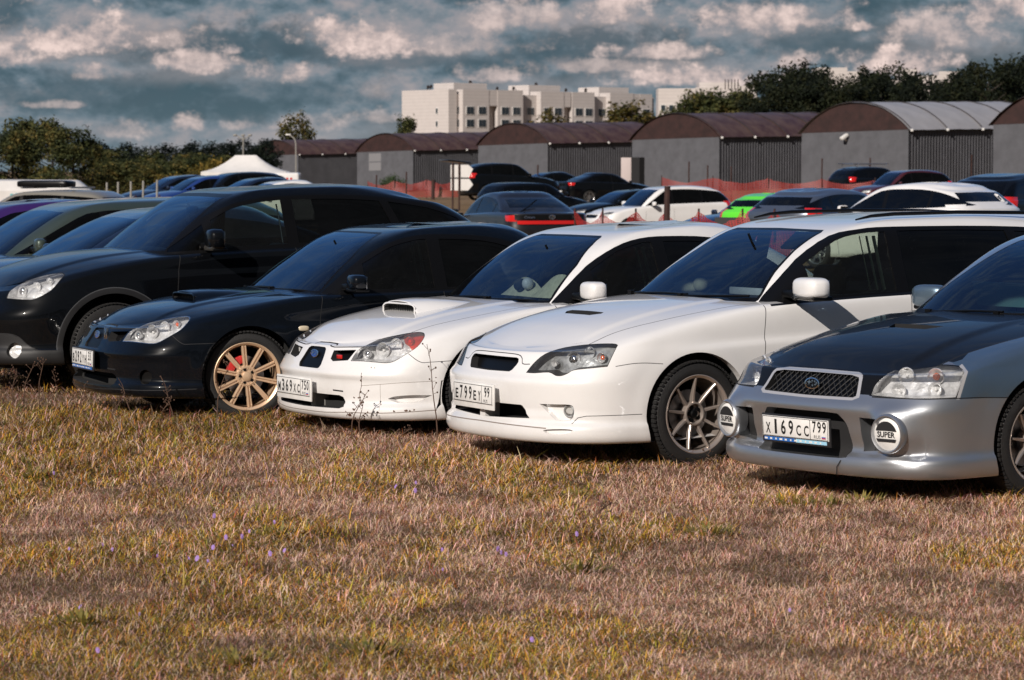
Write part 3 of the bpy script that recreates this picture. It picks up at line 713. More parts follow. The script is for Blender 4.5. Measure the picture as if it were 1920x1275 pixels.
def car_shell(sp, custom, sub, nn, ns, nr):
    H = Half()
    S = rowsurf(sp['SH'], sub, nn, ns, nr)
    S = flare(S, 0, sp['arch'], sp['wz'], sp.get('fl', .012)); S = flare(S, -sp['wb'], sp['arch'], sp['wz'], sp.get('fl', .012))
    for f in sp.get('disp', []): S = f(S)
    e = S[-1]; e1 = e[:nn+ns]; e1 = e1[e1[:, 0] > sp['hend']]
    H.grid(S, 0)
    H.grid(topsurf(e1, sp['hood'], 34 if sub < .03 else 14, sp['hp'], sp.get('bulge')), 1)
    if sp.get('deck'):
        e2 = e[nn:]; e2 = e2[e2[:, 0] < sp['dend']]
        H.grid(topsurf(e2, sp['deck'], 20 if sub < .03 else 8, sp['dp']), 2)
    Gs = rowsurf(sp['GR'], sub, nn, ns, nr); H.grid(Gs, 3)
    for cx in (0, -sp['wb']):
        a = sp['arch']; fs = H.cut([(cx+a*math.cos(t), sp['wz']+sp.get('az', 0)*math.sin(max(t, 0)) + a*math.sin(t)) for t in np.linspace(-.45*math.pi, 1.45*math.pi, 60)]+[(cx-a*.6, -.1), (cx+a*.6, -.1)], 'side', [0])
        H.rim(H.boundary(fs), (0, -.055, 0), 'body'); H.delete(fs)
    custom(H, sp)
    return H.out()
def build_car(name, sp, custom, paintm, parts, loc, phi, sub=.018, nn=60, ns=150, nr=16, hoodmat=None, gapmat='gap', cache=None):
    res = BGC.get(cache) if cache else None
    if res is None:
        res = car_shell(sp, custom, sub, nn, ns, nr)
        if cache: BGC[cache] = res
    root = empty(name)
    # body: paint + dark gaps in one mesh
    v, f = [], []; mi = []; mats = [MT[paintm], MT[gapmat]]
    def addr(reg, m):
        if reg not in res: return
        V, F_ = both(*res[reg]); k = len(v); v.extend(V.tolist()); f.extend([[i+k for i in q] for q in F_]); mi.extend([m]*len(F_))
    addr('body', 0); addr('gap', 1)
    addr('liner', 1)
    body = obj('body', v, f, mats, root, True, 40, mi); weld(body)
    objs = {'body': body}
    for reg, (pn, mat, mode, par) in parts.items():
        if reg not in res: continue
        V, F_ = res[reg]; pa = objs.get(par, root) if par else root
        if mode == 'one':
            V2, F2 = both(V, F_); o = obj(pn, V2, F2, MT[mat], pa, True); weld(o); objs[reg] = o
        else:
            for sd_ in (1, -1):
                pp = objs.get(par+('_l' if sd_ > 0 else '_r'), pa) if par else root
                o = obj(pn, V*[1, sd_, 1], [q if sd_ > 0 else q[::-1] for q in F_], MT[mat], pp, True); weld(o); objs[reg+('_l' if sd_ > 0 else '_r')] = o
    # wheel wells and underbody
    g = G(); a = sp['arch']+.012
    for cx in (0, -sp['wb']):
        for sd_ in (1, -1):
            g.grid([[(cx+a*math.cos(t), sd_*y, sp['wz']+sp.get('az', 0)*max(math.sin(t), 0)+a*math.sin(t)) for t in np.linspace(-.3, math.pi+.3, 20)] for y in (.50, sp['fy']-.035)], 0)
            g.add([(cx+a*math.cos(t), sd_*.5, sp['wz']+a*math.sin(t)) for t in np.linspace(-.3, math.pi+.3, 20)], [tuple(range(20))])
    g.box((-sp['wb']/2, 0, .22), (sp['wb']-.7, 1.5, .10)); g.box((.55, 0, .25), (.45, 1.1, .10)); g.box((-sp['wb']-.55, 0, .27), (.5, 1.1, .10)); g.box((-sp['wb']/2, 0, .26), (sp['wb']+1, .95, .08))
    g.obj('underbody', MT['well'], root, smooth=False)
    root.location = loc; root.rotation_euler = (0, 0, math.atan2(-math.cos(R(phi)), -math.sin(R(phi))))
    return root, objs
# ------------------------------------------------------------------ white estate car
def side_windows(H, outer, panes, trim='trim', depth=.006):
    H.cut(outer, 'side', [3, 0], trim)
    for nm, poly in panes:
        fs = H.cut(poly, 'side', [3, 0])
        H.pocket(fs, (0, -depth, 0), nm, trim)
def windscreen(H, outer, inner, lim):
    H.cut(outer, 0, [3], 'frit', lim=lim); H.cut(inner, 0, [3], 'windshield', lim=lim)
def cust_wagon(H, sp):
    b45 = lambda c: c.x > .1
    sp['pts'] = [H.find(a, z, 45) for a, z in ((-.075, .645), (.03, .685), (.09, .660), (-.20, .62), (-.08, .352))]
    # headlight: dark bowl behind a clear lens
    hl = smooth_poly([(-.358, .566), (-.315, .620), (-.246, .674), (-.139, .709), (.02, .730), (.150, .736), (.182, .728), (.139, .612), (.05, .603), (-.051, .591), (-.085, .573), (-.12, .559), (-.159, .558), (-.206, .574), (-.30, .566)], 3, sharp=(0, 6, 7))
    H.cut([(p[0]*1.0+(p[0]+.08)*.018, p[1]+(p[1]-.645)*.045) for p in hl], 45, [0, 1], 'gap', lim=b45)
    fs = H.cut(hl, 45, [0, 1], lim=b45)
    H.pocket(fs, (-.065, -.050, 0), 'bowl', 'bezel', keep='lens', shrink=.9)
    # upper grille and its surround
    H.cut(strip_poly(smooth_line([(-.01, .664), (.22, .662), (.285, .645), (.315, .612), (.375, .612)], 5), .005), 0, [0, 1], 'gap', lim=b45)
    gr = [(-.02, .644), (.24, .644), (.262, .638), (.272, .620), (.268, .606), (.245, .573), (.225, .562), (-.02, .558)]
    fs = H.cut(gr, 0, [0, 1], lim=b45); H.pocket(fs, (-.05, 0, 0), 'mesh', 'gap')
    # lower intake
    fs = H.cut([(-.02, .375), (.36, .375), (.375, .371), (.435, .300), (-.02, .284)], 0, [0], lim=b45); H.pocket(fs, (-.14, 0, 0), 'intake', 'gap', flat=.3)
    # fog lamp recess and small slot
    rc = smooth_poly([(-.262, .388), (-.16, .390), (-.07, .390), (-.045, .370), (-.048, .320), (-.078, .296), (-.15, .296), (-.20, .335)], 3, sharp=(0,))
    fs = H.cut(rc, 45, [0], lim=b45); H.pocket(fs, (-.030, -.018, 0), 'body', 'body', shrink=.86)
    fs = H.cut(smooth_poly([(-.225, .240), (-.195, .221), (-.09, .221), (-.045, .246), (-.12, .250)], 3), 45, [0], lim=b45); H.pocket(fs, (-.015, -.012, .0), 'body', 'body', shrink=.9)
    # add-on lip: step line up and along
    H.cut(strip_poly([(.33, .332), (.16, .329), (.03, .326), (-.02, .315), (-.055, .28)], .004), 45, [0], 'gap', lim=lambda c: c.x > .3)
    H.cut(strip_poly(smooth_line([(-.90, .262), (-.6, .258), (-.35, .254), (-.21, .250)], 4), .007), 45, [0], 'shadowline', lim=lambda c: c.x > .3)  # shadow under the lip step, painted as a grey strip
    H.cut(strip_poly([(.22, .70), (.222, .52), (.225, .34)], .003), 'side', [0], 'gap', lim=lambda c: c.x < -5)
    # seams
    H.cut(strip_poly(smooth_line([(.545, .612), (.45, .626), (.36, .628), (.25, .62)], 4), .004), 'side', [0], 'gap', lim=b45)
    H.cut(strip_poly(smooth_line([(.640, .600), (.579, .603), (.432, .608), (.284, .634), (.138, .662), (-.15, .69), (-.50, .712), (-.75, .72)], 4), .006), 'top', [1, 0], 'gap', lim=lambda c: c.z > .6)
    for L in ([(-.512, .955), (-.490, .80), (-.478, .60), (-.478, .40), (-.52, .20)], [(-1.60, 1.0), (-1.595, .8), (-1.585, .5), (-1.58, .2)], [(-2.62, 1.02), (-2.50, .84), (-2.40, .70)]):
        H.cut(strip_poly(smooth_line(L, 4), .005), 'side', [0], 'gap', lim=lambda c: c.y > .5)
    H.cut(strip_poly([(-.5, .25), (-1.6, .25), (-2.25, .26)], .005), 'side', [0], 'gap', lim=lambda c: c.y > .5)
    # flush bonnet scoop
    fs = H.cut([(.300, -.02), (.298, .14), (.250, .195), (.222, .18), (.218, -.02)], 'top', [1]); H.pocket(fs, (0, 0, -.03), 'mesh2', 'gap')
    # windows
    dlo = smooth_poly([(-.555, .935), (-.60, .985), (-.90, 1.205), (-1.16, 1.345), (-1.36, 1.385), (-1.62, 1.398), (-2.4, 1.395), (-3.0, 1.365), (-3.32, 1.30), (-3.52, 1.03), (-3.5, 1.015), (-2.7, 1.004), (-1.58, .982), (-.9, .955)], 3, sharp=(0, 9))
    panes = [('front_glass', smooth_poly([(-.90, .985), (-.905, 1.175), (-1.16, 1.315), (-1.36, 1.358), (-1.535, 1.368), (-1.535, 1.005), (-1.2, .995)], 3, sharp=(0, 1, 4, 5))),
             ('rear_glass', smooth_poly([(-1.63, 1.005), (-1.63, 1.372), (-2.1, 1.374), (-2.50, 1.365), (-2.58, 1.030), (-2.1, 1.018)], 3, sharp=(0, 1, 3, 4))),
             ('quarter_glass', smooth_poly([(-2.66, 1.035), (-2.58, 1.362), (-3.0, 1.338), (-3.27, 1.28), (-3.44, 1.045)], 3, sharp=(0, 1, 3, 4)))]
    side_windows(H, dlo, panes)
    H.cut([(-.02, .93), (.64, .93), (.662, .965), (.648, 1.0), (.573, 1.127), (.513, 1.255), (.487, 1.362), (.46, 1.378), (-.02, 1.384)], 0, [3], 'frit', lim=lambda c: c.x > -1.4)
    H.cut(smooth_poly([(-.6, .975), (0, .975), (.58, .978), (.632, .992), (.615, 1.03), (.555, 1.127), (.496, 1.255), (.468, 1.350), (.44, 1.364), (0, 1.370), (-.6, 1.37)], 3, sharp=(0, 10)), 0, [3], 'windshield', lim=lambda c: c.x > -1.4)
    H.cut([(-.02, 1.00), (.60, 1.00), (.56, 1.36), (-.02, 1.37)], 180, [3], 'back_glass', lim=lambda c: c.x < -3)
    # cowl
    H.cut([(-.8, -.02), (-.395, -.02), (-.41, .3), (-.46, .52), (-.545, .66), (-.8, .68)], 'top', [1], 'cowl')
    # tail lamp
    H.cut([(-3.44, .90), (-3.8, .90), (-3.8, .72), (-3.40, .74)], 'side', [0], 'tail')
WPARTS = {'lens': ('lens', 'lens', 'two', 'bowl'), 'mesh': ('grille', 'black_plastic', 'one', None)}
def std_parts(extra=None):
    d = {'bowl': ('headlight', 'dkrefl', 'two', None), 'bezel': ('headlight_housing', 'black_plastic', 'two', 'bowl'), 'lens': ('lens', 'lens', 'two', 'bowl'),
         'mesh': ('grille', 'black_plastic', 'one', None), 'mesh2': ('bonnet_vent', 'black_plastic', 'one', None), 'intake': ('lower_intake', 'gap', 'one', None),
         'trim': ('window_trim', 'black_plastic', 'one', None), 'frit': ('windshield_frame', 'black_plastic', 'one', None), 'windshield': ('windshield', 'wind', 'one', None),
         'front_glass': ('front_window', 'tint', 'two', None), 'rear_glass': ('rear_window', 'tint', 'two', None), 'quarter_glass': ('quarter_window', 'tint', 'two', None),
         'back_glass': ('back_window', 'tint', 'one', None), 'cowl': ('cowl', 'black_plastic', 'one', None), 'tail': ('tail_lamp', 'redlens', 'two', None),
         'hood': ('bonnet', 'hoodblack', 'one', None), 'chrome': ('chrome_trim', 'chrome', 'one', None), 'plastic': ('bumper_trim', 'grey_plastic', 'one', None),
         'lamp': ('fog_lamp', 'lens', 'two', None), 'indic': ('indicator', 'ambline', 'two', None)}
    d.update(extra or {}); return d
def crease_fn(L, amp, w_=.012, x1=.15):
    f = P_(L)
    def g(S):
        S = S.copy(); k = np.tanh((f(S[..., 0])-S[..., 2])/w_)*np.exp(-((f(S[..., 0])-S[..., 2])/.09)**2)
        S[..., 1] += amp*k*(S[..., 1] > .6)*np.clip((x1-S[..., 0])/.25, 0, 1); return S
    return g
def nose_crease(z0, amp, w_=.007, ymax=.9):
    def g(S):
        S = S.copy(); dz = S[..., 2]-z0; S[..., 0] += amp*np.tanh(-dz/w_)*np.exp(-(dz/.05)**2)*(S[..., 0] > .45)*np.clip((ymax-S[..., 1])/.25, 0, 1); return S
    return g
def inner_pillars(root, x, z0, z1, y0, y1, mat='creamf', n=2):
    for s in (1, -1):
        for k in range(n): g = G(); g.tube([(x+k*.045, s*(y0-.012*k), z0), (x+.012+k*.045, s*(y1-.012*k), z1)], [.012-.004*k]*2, 6); g.obj('inner_pillar', MT[mat], root)
def headlamp(h, s, L, back=.035):
    g = G()
    for p, r_, k in L:
        x, y, z = p; d_ = Matrix.Rotation(s*R(24), 3, 'Z'); r_ *= .92; back = r_*1.1+.014; c = Vector((x-back, s*(y-back*(.6+.6*(y > .6))), z))
        q = G(); q.lathe([(r_*.15, -.045), (r_*.70, -.030), (r_*.98, .004), (r_*1.08, .008), (r_*1.12, .0)], 24, axis='x')
        g.add([c+d_ @ Vector(v) for v in q.v], q.f, 0)
        if k == 'proj': q = G(); q.ball((0, 0, 0), (r_*1.0, r_*1.45, r_*1.45), nu=18, nv=10); g.add([c+d_ @ Vector(v) for v in q.v], q.f, 1)
        elif k == 'amb': q = G(); q.ball((-.01, 0, 0), (r_*.9, r_*1.0, r_*1.0)); g.add([c+d_ @ Vector(v) for v in q.v], q.f, 2)
        else: q = G(); q.ball((-.01, 0, 0), (r_*.5, r_*.45, r_*.45)); g.add([c+d_ @ Vector(v) for v in q.v], q.f, 3)
    return g.obj('reflector', [MT['refl'], MT['chrome'], MT['ambline'], MT['plate']], h)
def white_wagon():
    sp = wagon_spec()
    sp['disp'] = [crease_fn([(.20, .70), (-.5, .735), (-1.5, .765), (-3.2, .80)], .007), crease_fn([(-.45, .33), (-2.3, .33)], -.008, x1=-.42), nose_crease(.535, .007), nose_crease(.335, .006)]
    sp['bulge'] = lambda x, y: .008*sstep(.50, .455, y-.06*(x+.2))*sstep(.66, .45, x)
    root, ob = build_car('white_estate_car', sp, cust_wagon, 'pearl', std_parts({'front_glass': ('front_window', 'sidec', 'two', None), 'shadowline': ('lip_joint', 'seamgrey', 'one', None)}), (.65, 18.23, 0), 59)
    tag(root, 'white lowered estate car with bronze nine-spoke wheel, roof rails and plate E799EY 99', 'car', 'cars parked in the front row')
    sp.update(xd=-.66, zb=.96, xs=-1.42, zm=1.27, xm=-1.02)
    interior(root, sp)
    wheel(root, (0, .752, .315), 1, .315, .226, .215, 'nine', 'bronze', steer=R(2)); wheel(root, (0, -.752, .315), -1, .315, .226, .215, 'nine', 'bronze')
    for s in (1, -1): wheel(root, (-sp['wb'], s*.752, .315), s, .315, .226, .215, 'nine', 'bronze')
    rot = Matrix.Rotation(R(-4), 3, 'Z')
    number_plate(root, (.985, -.07, .418), rot, [('E', 0), ('7', 1), ('9', 1), ('9', 1), ('E', 0), ('Y', 0)], '99', whiteframe=True, flag=False)
    g = G(); g.box((.90, -.02, .33), (.10, .06, .09)); g.obj('plate_bracket', MT['pearl'], root)
    # fog lamps
    for s in (1, -1):
        g = G(); c = (0, 0, 0); g.lathe([(.033, -.03), (.036, 0), (.030, .004), (.028, -.004)], 24, axis='x'); g.lathe([(.028, -.004), (.015, .004), (0, .006)], 20, axis='x', m=1)
        o = g.obj('fog_lamp', [MT['dkrefl'], MT['lensdirty']], root); o.matrix_local = Matrix.Translation((sp['pts'][4].x-.012, s*(sp['pts'][4].y-.008), .352)) @ Matrix.Rotation(s*R(28), 4, 'Z')
        headlamp(ob['bowl_l' if s > 0 else 'bowl_r'], s, [(sp['pts'][0], .050, 'proj'), (sp['pts'][1], .036, 'bowl'), (sp['pts'][2], .030, 'amb'), (sp['pts'][3], .020, 'bowl')])
    # roof rails
    for s in (1, -1):
        g = G(); L = [(-1.40, 1.440), (-1.52, 1.462), (-1.7, 1.474), (-2.2, 1.482), (-2.8, 1.474), (-3.1, 1.460), (-3.2, 1.440)]
        g.tube([(x, s*.535, z) for x, z in L], [.005, .010, .012, .012, .012, .010, .005], 8); g.obj('roof_rail', MT['black_plastic'], root)
        side_mirror(root, s, (-.75 if s > 0 else -1.00, .965 if s > 0 else .87, 1.045 if s > 0 else 1.0), (.18, .285, .130), 'pearl', ind=1)
        g = G(); superball(g, (-1.38, s*.872, .80), (.17, .035, .045), .5, .5); g.obj('door_handle', MT['pearl'], root)
    inner_pillars(root, -1.50, 1.01, 1.34, .70, .60, 'palegreen', 3)
    # fittings behind the glass
    for y, z in ((.36, 1.31), (-.36, 1.31)): g = G(); g.rbox((-1.14, y, z), (.16, .34, .02), .008, ry=R(38), m=0); g.obj('sun_visor', MT['liner'], root)
    g = G(); g.rbox((-.80, .22, 1.00), (.02, .34, .045), .004, m=0); g.obj('dashboard_paper', MT['plate'], root)
    g = G(); superball(g, (-.72, -.30, 1.01), (.12, .26, .08), .8, .8); superball(g, (-.72, -.16, 1.03), (.09, .10, .09), .9, .9); g.obj('dashboard_toy', MT['creamf'], root)
    g = G(); g.tube([(-1.02, .0, 1.24), (-1.02, .0, 1.16)], .003); g.rbox((-1.02, 0, 1.13), (.02, .035, .06), .006); g.tube([(-1.02, .0, 1.10), (-1.02, .02, 1.02)], .004); g.obj('mirror_pendant', MT['seatgrey'], root)
    wiper(root, [(-.46, -.55, .972), (-.43, -.15, .985), (-.44, .10, .985)]); wiper(root, [(-.43, .05, .975), (-.47, .42, .985), (-.55, .60, .99)])
    ob['rear_glass_r'].data = ob['rear_glass_r'].data.copy(); ob['rear_glass_r'].data.materials[0] = MT['sidec']
    return root
# ------------------------------------------------------------------ the other cars of the front row
def scoop(root, mat, x0=.17, x1=-.42, w_=.23, hh=.075, hz=None, grille=True):
    g = G(); P = []; zc = P_(hz)
    xs = [x0, x0-.004, x0-.02, x0-.06, x0-.15, x0-.3, x0-.45, x1]
    hs = [hh*.93, hh*.99, hh, hh*1.0, hh*.90, hh*.60, hh*.25, -.01]
    ws = [w_, w_, w_, w_*1.02, w_*1.06, w_*1.10, w_*1.12, w_*1.12]
    for x, h_, q in zip(xs, hs, ws):
        z0 = float(zc(x)); r = []
        for t in np.linspace(-1, 1, 25):
            yy = q*t*(1.0+.16*(abs(t) > .9)*(abs(t)-.9)*10); e = max(0, 1-abs(t)**7)
            r.append((x, yy, z0-.022*abs(t)**2-.012*(1-e)+h_*e**.6 if abs(t) < .999 else z0-.04))
        P.append(r)
    g.grid(P, 0); o = g.obj('bonnet_scoop', MT[mat], root); fixn(o)
    z0 = float(zc(x0)); m = G(); n = 24; V = []
    for t in np.linspace(-.90, .90, n): V.append((x0+.001, w_*t, z0-.012+.0*t))
    for t in np.linspace(.90, -.90, n): V.append((x0+.001, w_*t, z0-.006+hh*.80*max(0, 1-abs(t)**7)**.6))
    m.add([(x0-.05+.0*v[0], v[1]*.97, v[2]) for v in V], [tuple(range(2*n))], 0)
    m.add([(v[0]+.001, v[1], v[2]) for v in V]+[(x0-.05, v[1]*.97, v[2]) for v in V], [(i, (i+1) % (2*n), 2*n+(i+1) % (2*n), 2*n+i) for i in range(2*n)], 0)
    for k in range(13): m.box((x0-.03, -w_*.8+k*w_*1.6/12, z0+.02), (.004, .004, hh*.8), m=1)
    # lip round the mouth
    g2 = G(); g2.tube([(v[0]+.0, v[1]*1.02, v[2]+(.004 if i >= n else -.004)) for i, v in enumerate(V+[V[0]])], .006, 6); g2.obj('scoop_lip', MT[mat], o)
    m.obj('scoop_grille', [MT['gap'], MT['black_plastic']], o, smooth=False)
    return o
HL_IMP = [(-.245, .572), (-.215, .625), (-.165, .665), (-.085, .703), (.03, .730), (.12, .746), (.185, .751), (.222, .742), (.232, .715), (.205, .668), (.145, .625), (.070, .580), (.020, .568), (-.05, .570), (-.15, .574)]
def cust_imp(black):
    def f(H, sp):
        fr = lambda c: c.x > .1
        sp['pts'] = [H.find(a, z, 45) for a, z in ((-.060, .635), (.055, .665), (.14, .70), (-.16, .61))]
        hl = smooth_poly(HL_IMP, 3, sharp=(0,))
        H.cut([(p[0]+(p[0]+.0)*.018, p[1]+(p[1]-.66)*.04) for p in hl], 45, [0, 1], 'gap' if not black else 'chrome', lim=fr)
        fs = H.cut(hl, 45, [0, 1], lim=fr)
        H.pocket(fs, (-.075, -.060, 0), 'bowl', 'bezel', keep='lens', shrink=.9)
        if not black:
            H.cut([(.075, .80), (.092, .715), (.125, .685), (.19, .650), (.3, .66), (.3, .8)], 45, [0, 1], 'corner', lim=fr, regs=['lens'])
        # centre grille, side grilles
        cg = [(-.02, .645), (.095, .643), (.118, .632), (.128, .610), (.150, .535), (.140, .515), (.125, .508), (-.02, .508)]
        H.cut([(-.02, .662), (.10, .660), (.135, .645), (.150, .615), (.172, .53), (.155, .500), (.13, .492), (-.02, .492)], 0, [0, 1], 'rimc', lim=fr)
        fs = H.cut(cg, 0, [0, 1], lim=fr); H.pocket(fs, (-.012, 0, 0), 'cgrille', 'gap')
        sg = [(.215, .628), (.425, .640), (.400, .572), (.262, .560), (.222, .575)]
        fs = H.cut(sg, 0, [0, 1], lim=fr); H.pocket(fs, (-.06, 0, 0), 'mesh', 'gap')
        H.cut(strip_poly([(-.01, .667), (.12, .664), (.155, .652), (.20, .648), (.47, .660)], .006), 0, [0, 1], 'gap', lim=fr)
        # lower intake and ledges
        fs = H.cut([(-.02, .345), (.36, .345), (.395, .335), (.440, .275), (.40, .262), (-.02, .255)], 0, [0], lim=fr); H.pocket(fs, (-.14, 0, 0), 'intake', 'gap', flat=.3)
        H.cut(strip_poly([(.30, .375), (.40, .372)], .010), 0, [0], 'gap', lim=fr)
        if black:
            fs = H.cut(circle(-.02, .335, .05, 24), 45, [0], lim=fr); H.pocket(fs, (-.02, -.02, 0), 'fogp', 'gap')
        else:
            fs = H.cut(smooth_poly([(.03, .335), (.08, .352), (.20, .360), (.31, .356), (.25, .325), (.16, .308), (.09, .312)], 3, sharp=(0, 3)), 45, [0], lim=fr); H.pocket(fs, (-.022, -.022, 0), 'body', 'body', shrink=.8)
            fs = H.cut([(.362, .450), (.412, .455), (.405, .40), (.372, .31), (.335, .262), (.350, .34)], 45, [0], lim=fr); H.pocket(fs, (-.02, -.03, 0), 'vent', 'gap')
            H.cut(strip_poly(smooth_line([(-.16, .415), (-.02, .428), (.126, .440), (.33, .448)], 4), .003), 45, [0], 'scratch', lim=fr)
            H.cut(strip_poly([(-.02, .26), (-.02, .43)], .0025), 45, [0], 'scratch', lim=fr)
            H.cut(strip_poly([(-.150, .50), (-.155, .41), (-.172, .36), (-.168, .30), (-.20, .255)], .004), 45, [0], 'scuff', lim=fr)
            rs = random.Random(9)
            for a, z, r_ in ((-.235, .225, .012), (.08, .258, .006), (-.10, .247, .007), (-.215, .335, .006), (-.205, .262, .010), (-.16, .305, .007), (-.18, .335, .006), (-.155, .45, .007), (-.148, .475, .005), (-.085, .535, .004), (-.06, .532, .003), (-.03, .250, .008), (.155, .262, .009), (.18, .258, .007), (.205, .268, .006), (-.21, .30, .005), (.33, .47, .004), (-.015, .300, .004)):
                r_ *= 1.3; H.cut([(a+r_*rs.uniform(.4, 1.3)*math.cos(t), z+r_*rs.uniform(.4, 1.2)*math.sin(t)) for t in np.linspace(0, 5.6, 7)], 45, [0], 'scuff', lim=fr)
            H.cut(strip_poly([(-.27, .248), (-.25, .235), (-.262, .215)], .006), 45, [0], 'scuff', lim=fr)
        H.cut(strip_poly(smooth_line([(-.82, .232), (-.5, .228), (-.26, .240), (0, .245), (.34, .262)], 4), .006), 45, [0], 'shadowline', lim=fr)  # shadow line along the lower bumper, painted as a thin strip
        H.cut(strip_poly(smooth_line([(.155, .625), (.235, .572), (.30, .570), (.46, .578)], 5), .004), 45, [0], 'gap', lim=fr)
        H.cut(strip_poly(smooth_line([(.585, .600), (.45, .604), (.284, .625), (.138, .65), (-.15, .68), (-.50, .705), (-.75, .71)], 4), .006), 'top', [1, 0], 'gap', lim=lambda c: c.z > .6)
        for L in ([(-.56, .92), (-.535, .78), (-.525, .6), (-.525, .40), (-.56, .24)], [(-1.50, .95), (-1.49, .7), (-1.48, .5), (-1.48, .24)], [(-2.50, .98), (-2.38, .80), (-2.24, .66)]):
            H.cut(strip_poly(smooth_line(L, 4), .005), 'side', [0], 'gap', lim=lambda c: c.y > .5)
        H.cut([(-.64, .455), (-1.5, .475), (-2.1, .49), (-2.1, .51), (-1.5, .495), (-.64, .475)], 'side', [0], 'body')
        dlo = smooth_poly([(-.60, .905), (-.66, .955), (-.93, 1.155), (-1.16, 1.275), (-1.37, 1.330), (-1.6, 1.342), (-1.95, 1.328), (-2.22, 1.265), (-2.48, 1.12), (-2.60, 1.0), (-2.52, .968), (-1.5, .935), (-.9, .912)], 3, sharp=(0,))
        panes = [('front_glass', smooth_poly([(-.92, .945), (-.93, 1.125), (-1.16, 1.245), (-1.37, 1.300), (-1.445, 1.304), (-1.455, .958), (-1.2, .952)], 3, sharp=(0, 1, 4, 5))),
                 ('rear_glass', smooth_poly([(-1.555, .965), (-1.545, 1.308), (-1.9, 1.298), (-2.18, 1.232), (-2.40, 1.10), (-2.50, .99), (-2.1, .975)], 3, sharp=(0, 1, 5)))]
        side_windows(H, dlo, panes)
        H.cut([(-.02, .88), (.64, .88), (.665, .915), (.655, .945), (.565, 1.156), (.472, 1.288), (.415, 1.335), (.38, 1.346), (-.02, 1.348)], 0, [3], 'frit', lim=lambda c: c.x > -1.45)
        H.cut(smooth_poly([(-.6, .925), (0, .925), (.58, .928), (.638, .942), (.62, .985), (.546, 1.156), (.452, 1.286), (.40, 1.324), (.36, 1.333), (0, 1.335), (-.6, 1.335)], 3, sharp=(0, 10)), 0, [3], 'windshield', lim=lambda c: c.x > -1.45)
        H.cut([(-.02, 1.02), (.56, 1.02), (.47, 1.31), (-.02, 1.33)], 180, [3], 'back_glass', lim=lambda c: c.x < -2.3)
        H.cut([(-.85, -.02), (-.43, -.02), (-.445, .3), (-.49, .52), (-.575, .64), (-.85, .66)], 'top', [1], 'cowl')
        H.cut([(-3.30, .88), (-3.8, .90), (-3.8, .72), (-3.36, .72)], 'side', [0], 'tail')
    return f
